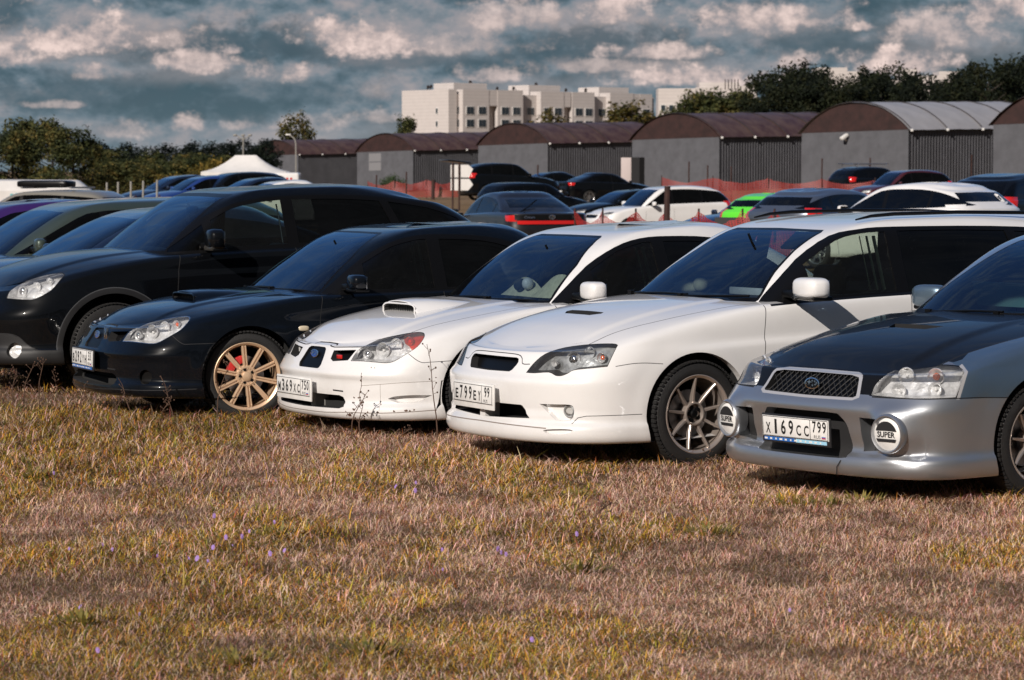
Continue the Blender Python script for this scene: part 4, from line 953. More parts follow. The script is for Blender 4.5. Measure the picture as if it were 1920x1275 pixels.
def impreza(black):
    sp = imp_spec(); dz = -.028 if black else -.055; pit = R(1.1) if black else R(-.35)
    mat = 'navy' if black else 'white'; rw = .315-dz
    sp['wz'] = .315-dz*.7; sp['R'] = .315
    sp['disp'] = [crease_fn([(.30, .66), (-.5, .70), (-1.5, .735), (-3.0, .77)], .007), crease_fn([(-.5, .48), (-2.0, .50)], .007, x1=-.42), nose_crease(.50, .007), nose_crease(.46, -.005)]
    sp['bulge'] = lambda x, y: .009*sstep(.47, .42, y-.05*(x+.2))*sstep(.64, .45, x)+.006*sstep(.30, .26, y)*sstep(.6, .4, x)*0
    pr_ = std_parts({'bowl': ('headlight', 'refl', 'two', None), 'bezel': ('headlight_housing', 'refl', 'two', 'bowl'), 'mesh': ('side_grille', 'black_plastic', 'two', None), 'vent': ('bumper_vent', 'black_plastic', 'two', None), 'cgrille': ('centre_grille', 'black_plastic', 'one', None), 'front_glass': ('front_window', 'midtint', 'two', None), 'corner': ('corner_lens', 'redor', 'two', 'bowl'), 'fogp': ('fog_cover', 'hoodblack', 'two', None),
                     'rimc': ('grille_surround', mat, 'one', None), 'shadowline': ('bumper_crease', 'gap' if black else 'seamgrey', 'one', None), 'scratch': ('bumper_crack', 'seamgrey', 'one', None), 'scuff': ('bumper_scuffs', 'scuffm', 'one', None)})
    root, ob = build_car('black_saloon' if black else 'white_saloon', sp, cust_imp(black), mat, pr_, (-2.22, 21.48, dz) if black else (-.61, 20.13, dz), 63 if black else 58)
    root.rotation_euler.y = -pit
    if black: tag(root, 'black saloon car with gold ten-spoke wheels and plate B292YH 33', 'car', 'cars parked in the front row')
    else: tag(root, 'white saloon car with bonnet scoop, orange headlight corners and scuffed bumper, plate M369XC 750', 'car', 'cars parked in the front row')
    sp.update(xd=-.72, zb=.90, xs=-1.42, zm=1.20, xm=-1.05, xin=-2.75); interior(root, sp)
    st, mm = ('gold', 'gold') if black else ('seven', 'alloy')
    for s in (1, -1):
        wheel(root, (0, s*.755, rw), s, .315, .230, .215, st, mm, cal=black, depth=.022, steer=R(-9) if black else 0)
        wheel(root, (-sp['wb'], s*.755, rw), s, .315, .230, .215, st, mm, cal=black, depth=.022)
        headlamp(ob['bowl_l' if s > 0 else 'bowl_r'], s, [(sp['pts'][0], .052, 'bowl'), (sp['pts'][1], .046, 'bowl'), (sp['pts'][2], .030, 'amb'), (sp['pts'][3], .03, 'proj')])
        side_mirror(root, s, (-.77 if s > 0 else -1.02, .955 if s > 0 else .86, 1.0 if s > 0 else .97), (.15, .235, .125) if not black else (.14, .22, .115), mat)
        g = G(); superball(g, (-1.30, s*.872, .76), (.17, .035, .045), .5, .5); g.obj('door_handle', MT[mat], root)
        g = G(); superball(g, (-.40, s*.868, .675), (.08, .02, .038), .7, .8, m=0); g.obj('side_repeater', MT['lensamb'] if black else MT['white'], root)
    inner_pillars(root, -1.41, .97, 1.27, .72, .60, 'palegreen' if not black else 'seatgrey', 2)
    scoop(root, mat, hz=sp['hood'], hh=.085 if not black else .062)
    star_emblem(root, (H_front(sp, .02, .60)-.004, .0, .598), Matrix.Rotation(R(-8), 3, 'Y'), .105, .055)
    rot = Matrix.Rotation(R(-3), 3, 'Z')
    if black:
        number_plate(root, (.905, -.05, .435), rot, [('B', 0), ('2', 1), ('9', 1), ('2', 1), ('Y', 0), ('H', 0)], '33', strip=[MT['flagblue'], MT['flagblue'], MT['plate']], flag=True)
        for q in (.165, .195): g = G(); g.rbox((H_front(sp, q, .598)+.003, q, .598), (.02, .010, .115), .004); g.obj('grille_bar', MT['chrome'], root)
    else:
        number_plate(root, (.905, -.13, .378), rot, [('M', 0), ('3', 1), ('6', 1), ('9', 1), ('X', 0), ('C', 0)], '750', whiteframe=True)
        g = G(); g.rbox((.80, .315, .592), (.008, .07, .026), .003); g.obj('grille_badge', MT['redlens'], root)
        g = G(); g.box((.80, .04, .30), (.10, .06, .10)); g.obj('plate_bracket', MT['liner'], root)
        # sunshade folded on the dash, toy, visors
        for y, w_, hh in ((.40, .46, .15), (-.02, .42, .12)):
            g = G(); V = [(-.86-.10*abs(y+w_*(t-.5))**1.5, y+w_*(t-.5), .94+hh*math.sin(math.pi*min(1, t*.95+.05))**.7) for t in np.linspace(0, 1, 16)]
            g.grid([[(v[0]+.10, v[1], .93) for v in V], [(v[0]+.05, v[1], .93+(v[2]-.93)*.6) for v in V], [(v[0], v[1], v[2]) for v in V]]); g.obj('sunshade', MT['creamf'], root, ang=0)
        g = G(); superball(g, (-.78, .02, 1.01), (.09, .09, .09), .9, .9); g.obj('dashboard_toy', MT['gap'], root)
        g = G(); superball(g, (-.79, .10, 1.02), (.08, .07, .08), .9, .9); g.obj('dashboard_toy', MT['plate'], root)
    for y in (.36, -.34): g = G(); g.rbox((-1.13, y, 1.262), (.10, .30, .02), .008, ry=R(38)); g.obj('sun_visor', MT['liner'] if black else MT['seatgrey'], root)
    if black:
        g = G(); g.rbox((-1.03, .18, 1.23), (.10, .16, .004), .001, ry=R(38)); g.obj('windscreen_paper', MT['plate'], root)
        g = G(); g.tube([(-1.02, .0, 1.18), (-1.02, .0, 1.08)], .004); g.rbox((-1.02, 0, 1.06), (.02, .03, .05), .006); g.obj('mirror_pendant', MT['plate'], root)
    wiper(root, [(-.52, -.5, .915), (-.47, -.12, .935), (-.475, .12, .938)]); wiper(root, [(-.475, .08, .925), (-.52, .42, .93), (-.58, .56, .925)])
    return root
def cust_sil(H, sp):
    fr = lambda c: c.x > .1
    sp['pts'] = [H.find(a, z, 45) for a, z in ((-.10, .672), (.055, .668), (-.15, .600), (.06, .600))]
    hl = smooth_poly([(-.284, .572), (-.259, .630), (-.196, .683), (-.112, .712), (.0, .722), (.10, .726), (.176, .718), (.197, .695), (.175, .63), (.152, .572), (-.065, .566)], 3, sharp=(0, 7, 9))
    H.cut([(p[0]+(p[0]+.05)*.05, p[1]+(p[1]-.645)*.06) for p in hl], 45, [0, 1], 'hood', lim=fr)
    H.cut([(.185, .735), (.215, .70), (.172, .56), (.155, .56), (.195, .695), (.17, .725)], 45, [0, 1], 'lampedge', lim=fr)
    fs = H.cut(hl, 45, [0, 1], lim=fr)
    H.pocket(fs, (-.080, -.062, 0), 'bowl', 'bezel', keep='lens', shrink=.9)
    # bonnet: everything above the bumper line and inside the shut line is satin black
    H.cut([(-1.2, .575), (-.27, .575), (-.268, .60), (-.19, .70), (-.11, .735), (.10, .745), (.17, .740), (.40, .95), (-1.2, 1.2)], 45, [1], 'hood')
    H.cut([(.82, -.02), (.82, .62), (.60, .640), (.54, .645), (.346, .650), (.148, .665), (-.15, .690), (-.50, .705), (-.75, .71), (-.75, -.02)], 'top', [1], 'hood')
    H.cut([(-.02, .572), (.62, .572), (.62, .72), (-.02, .72)], 0, [0], 'hood', lim=lambda c: c.x > .45, regs=['body'])
    H.cut(strip_poly(smooth_line([(.60, .644), (.54, .649), (.346, .654), (.148, .669), (-.15, .694), (-.50, .709), (-.75, .714)], 4), .007), 'top', [1], 'gap', lim=lambda c: c.z > .6)
    H.cut([(-.02, .682), (.27, .680), (.338, .670), (.350, .655), (.372, .585), (.385, .556), (.350, .540), (-.02, .536)], 0, [0, 1], 'chrome', lim=fr)
    fs = H.cut([(-.02, .668), (.265, .666), (.322, .657), (.332, .645), (.352, .580), (.358, .562), (.343, .554), (-.02, .549)], 0, [0, 1], lim=fr); H.pocket(fs, (-.035, 0, 0), 'mesh', 'gap')
    fs = H.cut(smooth_poly([(-.02, .470), (.24, .470), (.29, .455), (.335, .395), (.345, .30), (.340, .255), (.310, .235), (-.02, .232)], 3, sharp=(0, 7)), 0, [0], lim=fr); H.pocket(fs, (-.07, 0, 0), 'intake', 'body', flat=.4)
    fs = H.cut([(.420, .455), (.560, .455), (.565, .29), (.420, .275)], 0, [0], lim=fr); H.pocket(fs, (-.08, 0, 0), 'intake2', 'body')
    H.cut(strip_poly([(-.28, .563), (.0, .563), (.10, .566), (.25, .566), (.433, .556)], .006), 45, [0], 'gap', lim=fr)
    H.cut([(.152, .561), (.45, .56), (.62, .62), (.62, .95), (.18, .95), (.19, .74)], 45, [0, 1], 'wing', lim=lambda c: c.x > -.6, regs=['body'])
    H.cut([(.55, .60), (.25, .570), (-3.8, .45), (-3.8, 1.2), (.3, 1.2)], 'side', [0, 1], 'wing', lim=lambda c: c.y > .3, regs=['body'])
    H.cut([(.1, .13), (.1, .6), (-3.9, .6), (-3.9, .13)], 'side', [0], 'wing', lim=lambda c: c.y > .3 and c.x < .2, regs=['body'])
    for L in ([(-.53, .93), (-.50, .78), (-.49, .6), (-.49, .40), (-.53, .20)], [(-1.60, 1.0), (-1.59, .5), (-1.58, .2)]):
        H.cut(strip_poly(smooth_line(L, 4), .005), 'side', [0], 'gap', lim=lambda c: c.y > .5)
    fs = H.cut([(.16, -.02), (.155, .14), (.06, .19), (.05, -.02)], 'top', [1]); H.pocket(fs, (0, 0, -.03), 'mesh2', 'gap')
    dlo = smooth_poly([(-.57, .915), (-.62, .96), (-.92, 1.165), (-1.18, 1.285), (-1.38, 1.330), (-1.62, 1.345), (-2.4, 1.345), (-3.0, 1.315), (-3.32, 1.25), (-3.52, 1.01), (-3.5, .985), (-2.7, .98), (-1.58, .955), (-.9, .93)], 3, sharp=(0, 9))
    panes = [('front_glass', smooth_poly([(-.92, .965), (-.925, 1.14), (-1.18, 1.26), (-1.38, 1.305), (-1.535, 1.312), (-1.535, .985), (-1.2, .972)], 3, sharp=(0, 1, 4, 5))),
             ('rear_glass', smooth_poly([(-1.63, .985), (-1.63, 1.315), (-2.1, 1.315), (-2.50, 1.31), (-2.58, 1.010), (-2.1, .998)], 3, sharp=(0, 1, 3, 4))),
             ('quarter_glass', smooth_poly([(-2.66, 1.01), (-2.58, 1.31), (-3.0, 1.285), (-3.27, 1.23), (-3.44, 1.02)], 3, sharp=(0, 1, 3, 4)))]
    side_windows(H, dlo, panes)
    H.cut([(-.02, .90), (.62, .90), (.655, .94), (.64, .975), (.563, 1.13), (.493, 1.26), (.455, 1.333), (.42, 1.346), (-.02, 1.350)], 0, [3], 'frit', lim=lambda c: c.x > -1.45)
    H.cut(smooth_poly([(-.6, .945), (0, .945), (.57, .948), (.624, .962), (.608, 1.0), (.545, 1.13), (.475, 1.26), (.438, 1.322), (.40, 1.332), (0, 1.335), (-.6, 1.335)], 3, sharp=(0, 10)), 0, [3], 'windshield', lim=lambda c: c.x > -1.45)
    H.cut([(-.02, .98), (.60, .98), (.56, 1.31), (-.02, 1.32)], 180, [3], 'back_glass', lim=lambda c: c.x < -3)
    H.cut([(-.85, -.02), (-.43, -.02), (-.445, .3), (-.49, .52), (-.575, .66), (-.85, .68)], 'top', [1], 'cowl')
    H.cut([(-3.44, .88), (-3.8, .90), (-3.8, .70), (-3.40, .72)], 'side', [0], 'tail')
def silver_car():
    sp = sil_spec()
    def pods(S):
        S = S.copy(); y, z = S[..., 1], S[..., 2]; fm = S[..., 0] > .2
        d = np.hypot(y-.62, z-.385); S[..., 0] += .055*np.exp(-(d/.125)**4)*fm
        S[..., 0] += .022*np.exp(-((z-.50)/.05)**2)*fm*(np.clip(1.3-y, 0, 1)); S[..., 0] -= .016*np.exp(-((z-.30)/.05)**2)*fm*(y < .75)
        return S
    sp['disp'] = [pods, crease_fn([(.20, .66), (-.5, .70), (-1.5, .735), (-3.2, .77)], .007)]
    sp['bulge'] = lambda x, y: .010*sstep(.46, .40, y-.10*(x+.2))*sstep(.70, .5, x)
    root, ob = build_car('silver_estate_car', sp, cust_sil, 'silver', std_parts({'bowl': ('headlight', 'refl', 'two', None), 'bezel': ('headlight_housing', 'refl', 'two', 'bowl'), 'wing': ('wing', 'bluegrey', 'one', None), 'chrome': ('chrome_trim', 'chrome2', 'one', None), 'intake2': ('side_intake', 'gap', 'two', None), 'lampedge': ('headlight_edge', 'chrome2', 'two', None)}), (2.29, 16.46, 0), 53)
    tag(root, 'silver car with satin black bonnet, round SUPER lamp covers and plate X169CC 799', 'car', 'cars parked in the front row')
    sp.update(xd=-.70, zb=.92, xs=-1.45, zm=1.21, xm=-1.06); interior(root, sp)
    for s in (1, -1):
        for x in (0, -sp['wb']): wheel(root, (x, s*.745, .31), s, .31, .218, .205, 'nine', 'bronze')
        headlamp(ob['bowl_l' if s > 0 else 'bowl_r'], s, [(sp['pts'][0], .045, 'bowl'), (sp['pts'][1], .045, 'amb'), (sp['pts'][2], .038, 'bowl'), (sp['pts'][3], .038, 'bowl')])
        side_mirror(root, s, (-.78 if s > 0 else -.93, .96 if s > 0 else .90, 1.0), (.14, .24, .14), 'bluegrey')
        # covered spot lamps in the bumper
        g = G(); g.lathe([(.088, -.06), (.105, .0), (.104, .016), (.096, .026), (.090, .024), (.086, .010)], 40, axis='x', m=0)
        g.lathe([(.086, .010), (.078, .018), (0, .024)], 40, axis='x', m=1)
        def disc(zlo, zhi, mm, x):
            P = [(x, math.sqrt(max(0, .068**2-z*z)), z) for z in np.linspace(zlo, zhi, 10)]
            P = P+[(x, -p[1], p[2]) for p in P[::-1]]; g.add(P, [tuple(range(len(P)))[::-1]], mm)
        disc(.018, .067, 2, .0255); disc(-.040, -.024, 2, .0255)
        rect_text(g, 'SUPER', 0, -.001, .112, .030, .0262, 2, .02)
        o = g.obj('spot_lamp', [MT['silver'], MT['plate'], MT['gap']], root, ang=50)
        p = H_front(sp, .62, .385); o.matrix_local = Matrix.Translation((p-.012, s*.622, .383)) @ Matrix.Rotation(s*R(9), 4, 'Z') @ Matrix.Rotation(R(3), 4, 'Y')
    # woven grille wires
    g = G(); P0 = rowsurf(sp['SH'], .02, 90, 40, 6)[:, :90].reshape(-1, 3)
    for k in range(-15, 16):
        for sg in (1, -1):
            pts = []
            for t in np.linspace(0, 1, 5):
                y = k*.042+sg*t*.10; z = .553+t*.110
                lim_ = .352-.02*t
                if abs(y) < lim_:
                    q = P0[np.argmin((P0[:, 1]-abs(y))**2+(P0[:, 2]-z)**2)]; pts.append((q[0]-.016, y, z))
            if len(pts) > 1: g.tube(pts, .003, 5)
    g.obj('grille_mesh', MT['grey_plastic'], ob.get('mesh', root))
    star_emblem(root, (H_front(sp, .02, .608)-.006, .0, .608), Matrix.Rotation(R(-6), 3, 'Y'), .115, .062, 'chrome', 'black_plastic')
    number_plate(root, (.955, -.02, .372), Matrix.Rotation(R(4), 3, 'Y'), [('X', 0), ('1', 1), ('6', 1), ('9', 1), ('C', 0), ('C', 0)], '799', strip=[MT['flagblue'], MT['stripsky'], MT['plate']])
    g = G(); g.tube([(.94, .315, .225), (.955, .30, .19), (.95, .295, .15)], .003, 5); g.obj('bumper_crack', MT['gap'], root)
    g = G(); g.rbox((-.90, .05, 1.03), (.012, 1.12, .15), .004, ry=R(20)); g.obj('dashboard_shade', MT['mint'], root)
    for y in (.36, -.34): g = G(); g.rbox((-1.14, y, 1.262), (.10, .30, .02), .008, ry=R(38)); g.obj('sun_visor', MT['mint'], root)
    wiper(root, [(-.52, -.5, .935), (-.47, -.12, .955), (-.475, .12, .958)]); wiper(root, [(-.475, .08, .945), (-.52, .42, .95), (-.58, .56, .945)])
    return root
def H_front(sp, y, z):
    S = rowsurf(sp['SH'], .02, 60, 60, 6)
    for f in sp.get('disp', []): S = f(S)
    P = S.reshape(-1, 3); P = P[P[:, 0] > 0]; return float(P[np.argmin((P[:, 1]-y)**2+(P[:, 2]-z)**2)][0])
def cust_trib(H, sp):
    fr = lambda c: c.x > .1
    sp['pts'] = [H.find(a, z, 45) for a, z in ((-.02, .800), (.10, .835), (.20, .88), (.0, .35))]
    hl = smooth_poly([(-.10, .752), (-.095, .80), (-.065, .845), (0, .885), (.109, .922), (.20, .938), (.262, .940), (.300, .928), (.290, .880), (.244, .812), (.147, .752), (.06, .745)], 3, sharp=(0, 7))
    H.cut([(p[0]+(p[0]-.1)*.03, p[1]+(p[1]-.84)*.03) for p in hl], 45, [0, 1], 'gap', lim=fr)
    fs = H.cut(hl, 45, [0, 1], lim=fr); H.pocket(fs, (-.075, -.060, 0), 'bowl', 'bezel', keep='lens', shrink=.9)
    fs = H.cut([(-.02, .74), (.45, .725), (.52, .70), (.50, .64), (.42, .60), (-.02, .59)], 0, [0, 1], lim=fr); H.pocket(fs, (-.05, 0, 0), 'mesh', 'gap')
    H.cut(strip_poly(smooth_line([(-.01, .582), (.42, .592), (.515, .638), (.535, .70)], 4), .012), 0, [0, 1], 'chrome', lim=fr)
    # dark cladding: lower bumper and arches
    H.cut([(-1.2, .1), (-1.2, .48), (-.129, .478), (-.03, .474), (.04, .45), (.095, .400), (.16, .365), (.22, .350), (.70, .350), (.70, .1)], 45, [0], 'plastic', lim=fr)
    H.cut(strip_poly(smooth_line([(-.3, .480), (-.129, .480), (-.03, .476), (.04, .452), (.095, .402), (.16, .367), (.22, .352), (.70, .352)], 3), .006), 45, [0], 'gap', lim=fr)
    fs = H.cut(circle(.0, .35, .062, 24), 45, [0], lim=fr); H.pocket(fs, (-.03, -.025, 0), 'fogp', 'gap')
    H.cut([(.4, .1), (.4, .36), (-3.9, .38), (-3.9, .1)], 'side', [0], 'plastic', lim=lambda c: c.y > .5 and c.x < .3)
    for cx in (0, -sp['wb']):
        H.cut([(cx+.475*math.cos(t), sp['wz']+.475*math.sin(t)) for t in np.linspace(-.2*math.pi, 1.2*math.pi, 50)], 'side', [0], 'plastic', lim=lambda c: c.y > .5)
        H.cut(strip_poly([(cx+.475*math.cos(t), sp['wz']+.475*math.sin(t)) for t in np.linspace(-.0*math.pi, 1.0*math.pi, 50)], .007), 'side', [0], 'rimline', lim=lambda c: c.y > .5)
    H.cut(strip_poly(smooth_line([(.70, .70), (.579, .69), (.432, .70), (.2, .715), (-.15, .735), (-.45, .75), (-.75, .75)], 4), .006), 'top', [1, 0], 'gap', lim=lambda c: c.z > .7)
    for L in ([(-.56, 1.08), (-.53, .9), (-.52, .6), (-.56, .36)], [(-1.55, 1.13), (-1.53, .7), (-1.52, .36)], [(-2.60, 1.15), (-2.50, .9), (-2.36, .75)]):
        H.cut(strip_poly(smooth_line(L, 4), .006), 'side', [0], 'gap', lim=lambda c: c.y > .5)
    dlo = smooth_poly([(-.35, 1.06), (-.45, 1.13), (-.72, 1.31), (-1.0, 1.450), (-1.25, 1.510), (-1.6, 1.540), (-2.2, 1.540), (-2.75, 1.480), (-3.15, 1.36), (-3.22, 1.22), (-3.1, 1.165), (-2.5, 1.150), (-1.5, 1.125), (-.8, 1.09)], 3, sharp=(0,))
    panes = [('q0', smooth_poly([(-.50, 1.095), (-.52, 1.125), (-.80, 1.315), (-.815, 1.115)], 2, sharp=(0, 1, 2, 3))),
             ('front_glass', smooth_poly([(-.875, 1.125), (-.87, 1.345), (-1.05, 1.435), (-1.28, 1.485), (-1.48, 1.505), (-1.50, 1.155), (-1.2, 1.14)], 3, sharp=(0, 1, 4, 5))),
             ('rear_glass', smooth_poly([(-1.60, 1.16), (-1.58, 1.510), (-2.0, 1.512), (-2.36, 1.495), (-2.50, 1.185), (-2.1, 1.17)], 3, sharp=(0, 1, 3, 4))),
             ('quarter_glass', smooth_poly([(-2.58, 1.19), (-2.44, 1.488), (-2.8, 1.435), (-3.06, 1.35), (-3.12, 1.23)], 3, sharp=(0, 1, 3, 4)))]
    side_windows(H, dlo, panes)
    H.cut([(-.02, 1.05), (.68, 1.05), (.76, 1.085), (.60, 1.54), (.585, 1.552), (-.02, 1.56)], 0, [3], 'frit', lim=lambda c: c.x > -1.35)
    H.cut(smooth_poly([(-.6, 1.105), (0, 1.105), (.64, 1.105), (.70, 1.12), (.685, 1.16), (.572, 1.515), (.54, 1.525), (0, 1.532), (-.6, 1.53)], 3, sharp=(0, 8)), 0, [3], 'windshield', lim=lambda c: c.x > -1.35)
    H.cut([(-.02, 1.20), (.62, 1.20), (.50, 1.46), (-.02, 1.48)], 180, [3], 'back_glass', lim=lambda c: c.x < -3)
    H.cut([(-.85, -.02), (-.33, -.02), (-.345, .3), (-.40, .55), (-.50, .70), (-.85, .72)], 'top', [1], 'cowl')
    H.cut([(-3.4, 1.05), (-3.9, 1.05), (-3.9, .85), (-3.4, .86)], 'side', [0], 'tail')
def tribeca():
    sp = trib_spec(); sp['disp'] = [crease_fn([(.20, .90), (-.5, .93), (-1.5, .96), (-3.2, 1.0)], .007)]; sp['bulge'] = lambda x, y: .010*sstep(.56, .50, y-.06*(x+.2))*sstep(.78, .55, x)
    root, ob = build_car('black_crossover', sp, cust_trib, 'black', std_parts({'bowl': ('headlight', 'refl', 'two', None), 'bezel': ('headlight_housing', 'refl', 'two', 'bowl'), 'q0': ('front_quarter_window', 'tint', 'two', None), 'front_glass': ('front_window', 'midtint', 'two', None),
                     'fogp': ('fog_lamp', 'refl', 'two', None), 'rimline': ('arch_edge', 'rimgrey', 'one', None)}), (-3.52, 24.13, 0), 63)
    tag(root, 'big black crossover with grey-edged wheel arches behind the gold-wheeled saloon', 'car', 'cars parked in the front row')
    sp.update(xd=-.60, zb=1.07, xs=-1.45, zm=1.42, xm=-1.0, xin=-3.1); interior(root, sp, 'seatgrey')
    for s in (1, -1):
        for x in (0, -sp['wb']): wheel(root, (x, s*.81, .355), s, .355, .240, .255, 'seven', 'alloy')
        headlamp(ob['bowl_l' if s > 0 else 'bowl_r'], s, [(sp['pts'][0], .045, 'proj'), (sp['pts'][1], .045, 'bowl'), (sp['pts'][2], .030, 'bowl')])
        side_mirror(root, s, (-.80 if s > 0 else -1.05, 1.04 if s > 0 else .93, 1.20), (.16, .26, .17), 'black', ind=1)
        g = G(); superball(g, (-1.40, s*.93, .93), (.17, .035, .045), .5, .5); g.obj('door_handle', MT['black'], root)
        g = G(); g.tube([(-1.505, s*.715, 1.16), (-1.50, s*.645, 1.36), (-1.49, s*.61, 1.47)], .007); g.obj('pillar_trim', MT['chrome'], root)
    wiper(root, [(-.42, -.6, 1.075), (-.37, -.15, 1.10), (-.375, .12, 1.10)]); wiper(root, [(-.375, .08, 1.09), (-.42, .45, 1.10), (-.50, .64, 1.09)])
    ob['rear_glass_r'].data = ob['rear_glass_r'].data.copy(); ob['rear_glass_r'].data.materials[0] = MT['sidec']; ob['front_glass_l'].data.materials[0] = MT['sidec']
    g = G(); g.rbox((-.98, -.05, 1.36), (.01, .06, .07), .003); g.obj('windscreen_sticker', MT['plate'], root)
    return root
MT['redor'] = glass('orange_red_corner_lens', (.85, .10, .05), dust=.3); MT['seamgrey'] = M('crack_and_shadow_grey', (.20, .17, .15), .8)
MT['lensamb'] = M('pale_amber_lens', (.60, .52, .38), .2, coat=1.); MT['stripsky'] = M('pale_blue_print', (.30, .55, .72), .5)
MT['scuffm'] = M('scuffed_primer', (.10, .05, .03), .9, noise=.5, nscale=60); MT['palegreen'] = M('pale_green_trim', (.50, .56, .40), .5); MT['chrome2'] = M('dull_chrome', (.55, .54, .54), .28, metal=.5); MT['mint'] = M('mint_card', (.34, .62, .55), .8); MT['rimgrey'] = M('arch_edge_grey', (.06, .062, .066), .35)
# ------------------------------------------------------------------ terrain and placing

DIP = prof([(0, 0), (45, 0), (59, -.12), (68, -.27), (93, -.42), (112, -.30), (125, .0), (137, .18), (150, .30), (200, .35), (300, .35), (900, .3)])
def terr(x, y):
    x = np.asarray(x, float); y = np.asarray(y, float)
    d = DIP(y); k = sstep(-9, -2, x*100/np.maximum(y, 60)); z = d*k+(1-k)*np.minimum(d*.2, .0)
    return z+sstep(150, 230, y)*(.0257*(x-26)-.0)*sstep(600, 380, y)
def at(px, d): return (px-960)*d/5600
def zof(py, d): return 1.75-(py-318)*d/5600
# ------------------------------------------------------------------ generic cars of the field behind
def bg_spec(kind):
    if kind == 'saloon': return gen(hw=.885, wb=2.75, xf=.93, zl=.20, zh=.70, zs=.22, xw=-.42, xt=-1.22, zt=1.33, yt=.58, zr=1.44, xr=-3.85, xg=-3.35, xgt=-2.55, rp=-1.9, zre=-.02,
                                    deck=[(-3.0, 1.02), (-3.4, 1.04), (-3.8, 1.02)], dend=-3.1, b=((-.5, .93), (-.8, .945), (-1.5, .98), (-3.0, 1.02)))
    if kind == 'suv': return gen(hw=.91, wb=2.68, xf=.93, zl=.28, zh=.86, zs=.30, xw=-.36, zw=1.05, xt=-1.10, zt=1.58, yt=.64, zr=1.69, xr=-3.62, xg=-3.58, xgt=-3.15, rp=-2.0, zre=-.07,
                                 b=((-.5, 1.07), (-.8, 1.09), (-1.5, 1.13), (-2.8, 1.18)), R=.35, arch=.41, hood=[(.76, .86), (.6, .95), (.3, 1.02), (0, 1.06), (-.3, 1.08), (-.7, 1.10)])
    if kind == 'hatch': return gen(hw=.88, wb=2.60, xf=.90, zl=.20, zh=.70, zs=.22, xw=-.30, xt=-1.12, zt=1.38, yt=.59, zr=1.50, xr=-3.32, xg=-3.28, xgt=-2.88, rp=-1.8, zre=-.07,
                                   b=((-.5, .96), (-.8, .98), (-1.5, 1.02), (-2.8, 1.08)))
    return gen(hw=.87, wb=2.67, xw=-.36, xt=-1.12, zl=.19, zs=.2)
BGC = {}
def cust_bg(kind):
    def f(H, sp):
        b = P_([(x, z) for x, z in sp['b']]); xw, xt, zt, xg, xgt = (sp[k] for k in ('xw', 'xt', 'zt', 'xg', 'xgt')); fr = lambda c: c.x > .1
        zb = lambda x: float(b(x))
        if kind == 'saloon': top = [(xt-.08, zt-.075), (xt-.28, zt-.02), (xt-.5, zt), (-1.95, zt-.005), (xgt+.05, zt-.08), (xgt-.30, zt-.24), (xg+.32, zb(-3)+.04)]
        else: top = [(xt-.08, zt-.075), (xt-.28, zt-.02), (xt-.5, zt), (-2.2, zt), (xgt+.25, zt-.05), (xgt-.02, zt-.12), (xg+.12, zb(-3)+.06)]
        dlo = smooth_poly([(xw-.20, zb(-.6)+.01)]+top+[(xg+.25 if kind != 'saloon' else xg+.38, zb(-3)+.02), (-1.5, zb(-1.5)+.015)], 3, sharp=(0, 7))
        H.cut(dlo, 'side', [3, 0], 'front_glass')
        xb = xt-.36
        for q, ww in ((xb, .08), (xb-1.0, .07), (xw-.50, .05)):
            H.cut([(q-ww/2, .8), (q+ww/2, .8), (q+ww/2+.03, 1.8), (q-ww/2+.03, 1.8)], 'side', [3, 0], 'trim', regs=['front_glass'])
        yt = .60*sp['hw']/.88; z0 = zb(-.6)
        lim = lambda c: c.x > xt-.3
        H.cut([(-.02, z0+.0), (sp['hw']*.74, z0+.0), (yt-.04, zt-.02), (-.02, zt-.005)], 0, [3], 'windshield', lim=lim)
        z1 = zb(-3)+.10
        H.cut([(-.02, z1), (sp['hw']*.68, z1), (yt-.06, zt-.05), (-.02, zt-.04)], 180, [3], 'back_glass', lim=lambda c: c.x < xgt+.1)
        zh = sp['hood'][0][1]
        hl = smooth_poly([(-.26, zh-.10), (-.20, zh-.03), (-.08, zh+.03), (.10, zh+.055), (.20, zh+.05), (.13, zh-.07), (-.05, zh-.11)], 2, sharp=(0, 4))
        fs = H.cut(hl, 45, [0, 1], lim=fr); H.pocket(fs, (-.05, -.04, 0), 'bowl', 'bezel', keep='lens', shrink=.9)
        fs = H.cut([(-.02, zh-.03), (.40, zh-.035), (.34, zh-.13), (-.02, zh-.14)], 0, [0, 1], lim=fr); H.pocket(fs, (-.04, 0, 0), 'mesh', 'gap')
        fs = H.cut([(-.02, .38), (.45, .38), (.50, .27), (-.02, .27)], 0, [0], lim=fr); H.pocket(fs, (-.06, 0, 0), 'intake', 'gap')
        # tail lamps on the rear corners
        zt_ = zb(-3); bk = lambda c: c.x < -2.6
        if kind in ('suv', 'estate'): P = [(xq, zq) for xq, zq in ((-2.85, zt_-.02), (-2.85, zt_-.25), (-3.10, zt_-.28), (-3.16, zt_-.02))]
        A = lambda pts: H.cut(pts, 135, [0, 3], 'tail', lim=bk)
        c0 = -(sp['xr']+.25)*math.sin(R(135))+sp['hw']*.9*math.cos(R(135))
        dz_ = 0. if kind == 'saloon' else .10
        A([(c0-.14, zt_-.05+dz_), (c0-.10, zt_-.16), (c0+.16, zt_-.17), (c0+.20, zt_-.04+dz_)])
        H.cut([(-.8, -.02), (xw-.07, -.02), (xw-.10, .4), (xw-.20, .66), (-.8, .70)], 'top', [1], 'cowl')
        for L in ([(-.53, .93), (-.50, .6), (-.55, .26)], [(xb, 1.0), (xb+.01, .5), (xb, .26)]):
            H.cut(strip_poly(L, .007), 'side', [0], 'gap', lim=lambda c: c.y > .5)
    return f
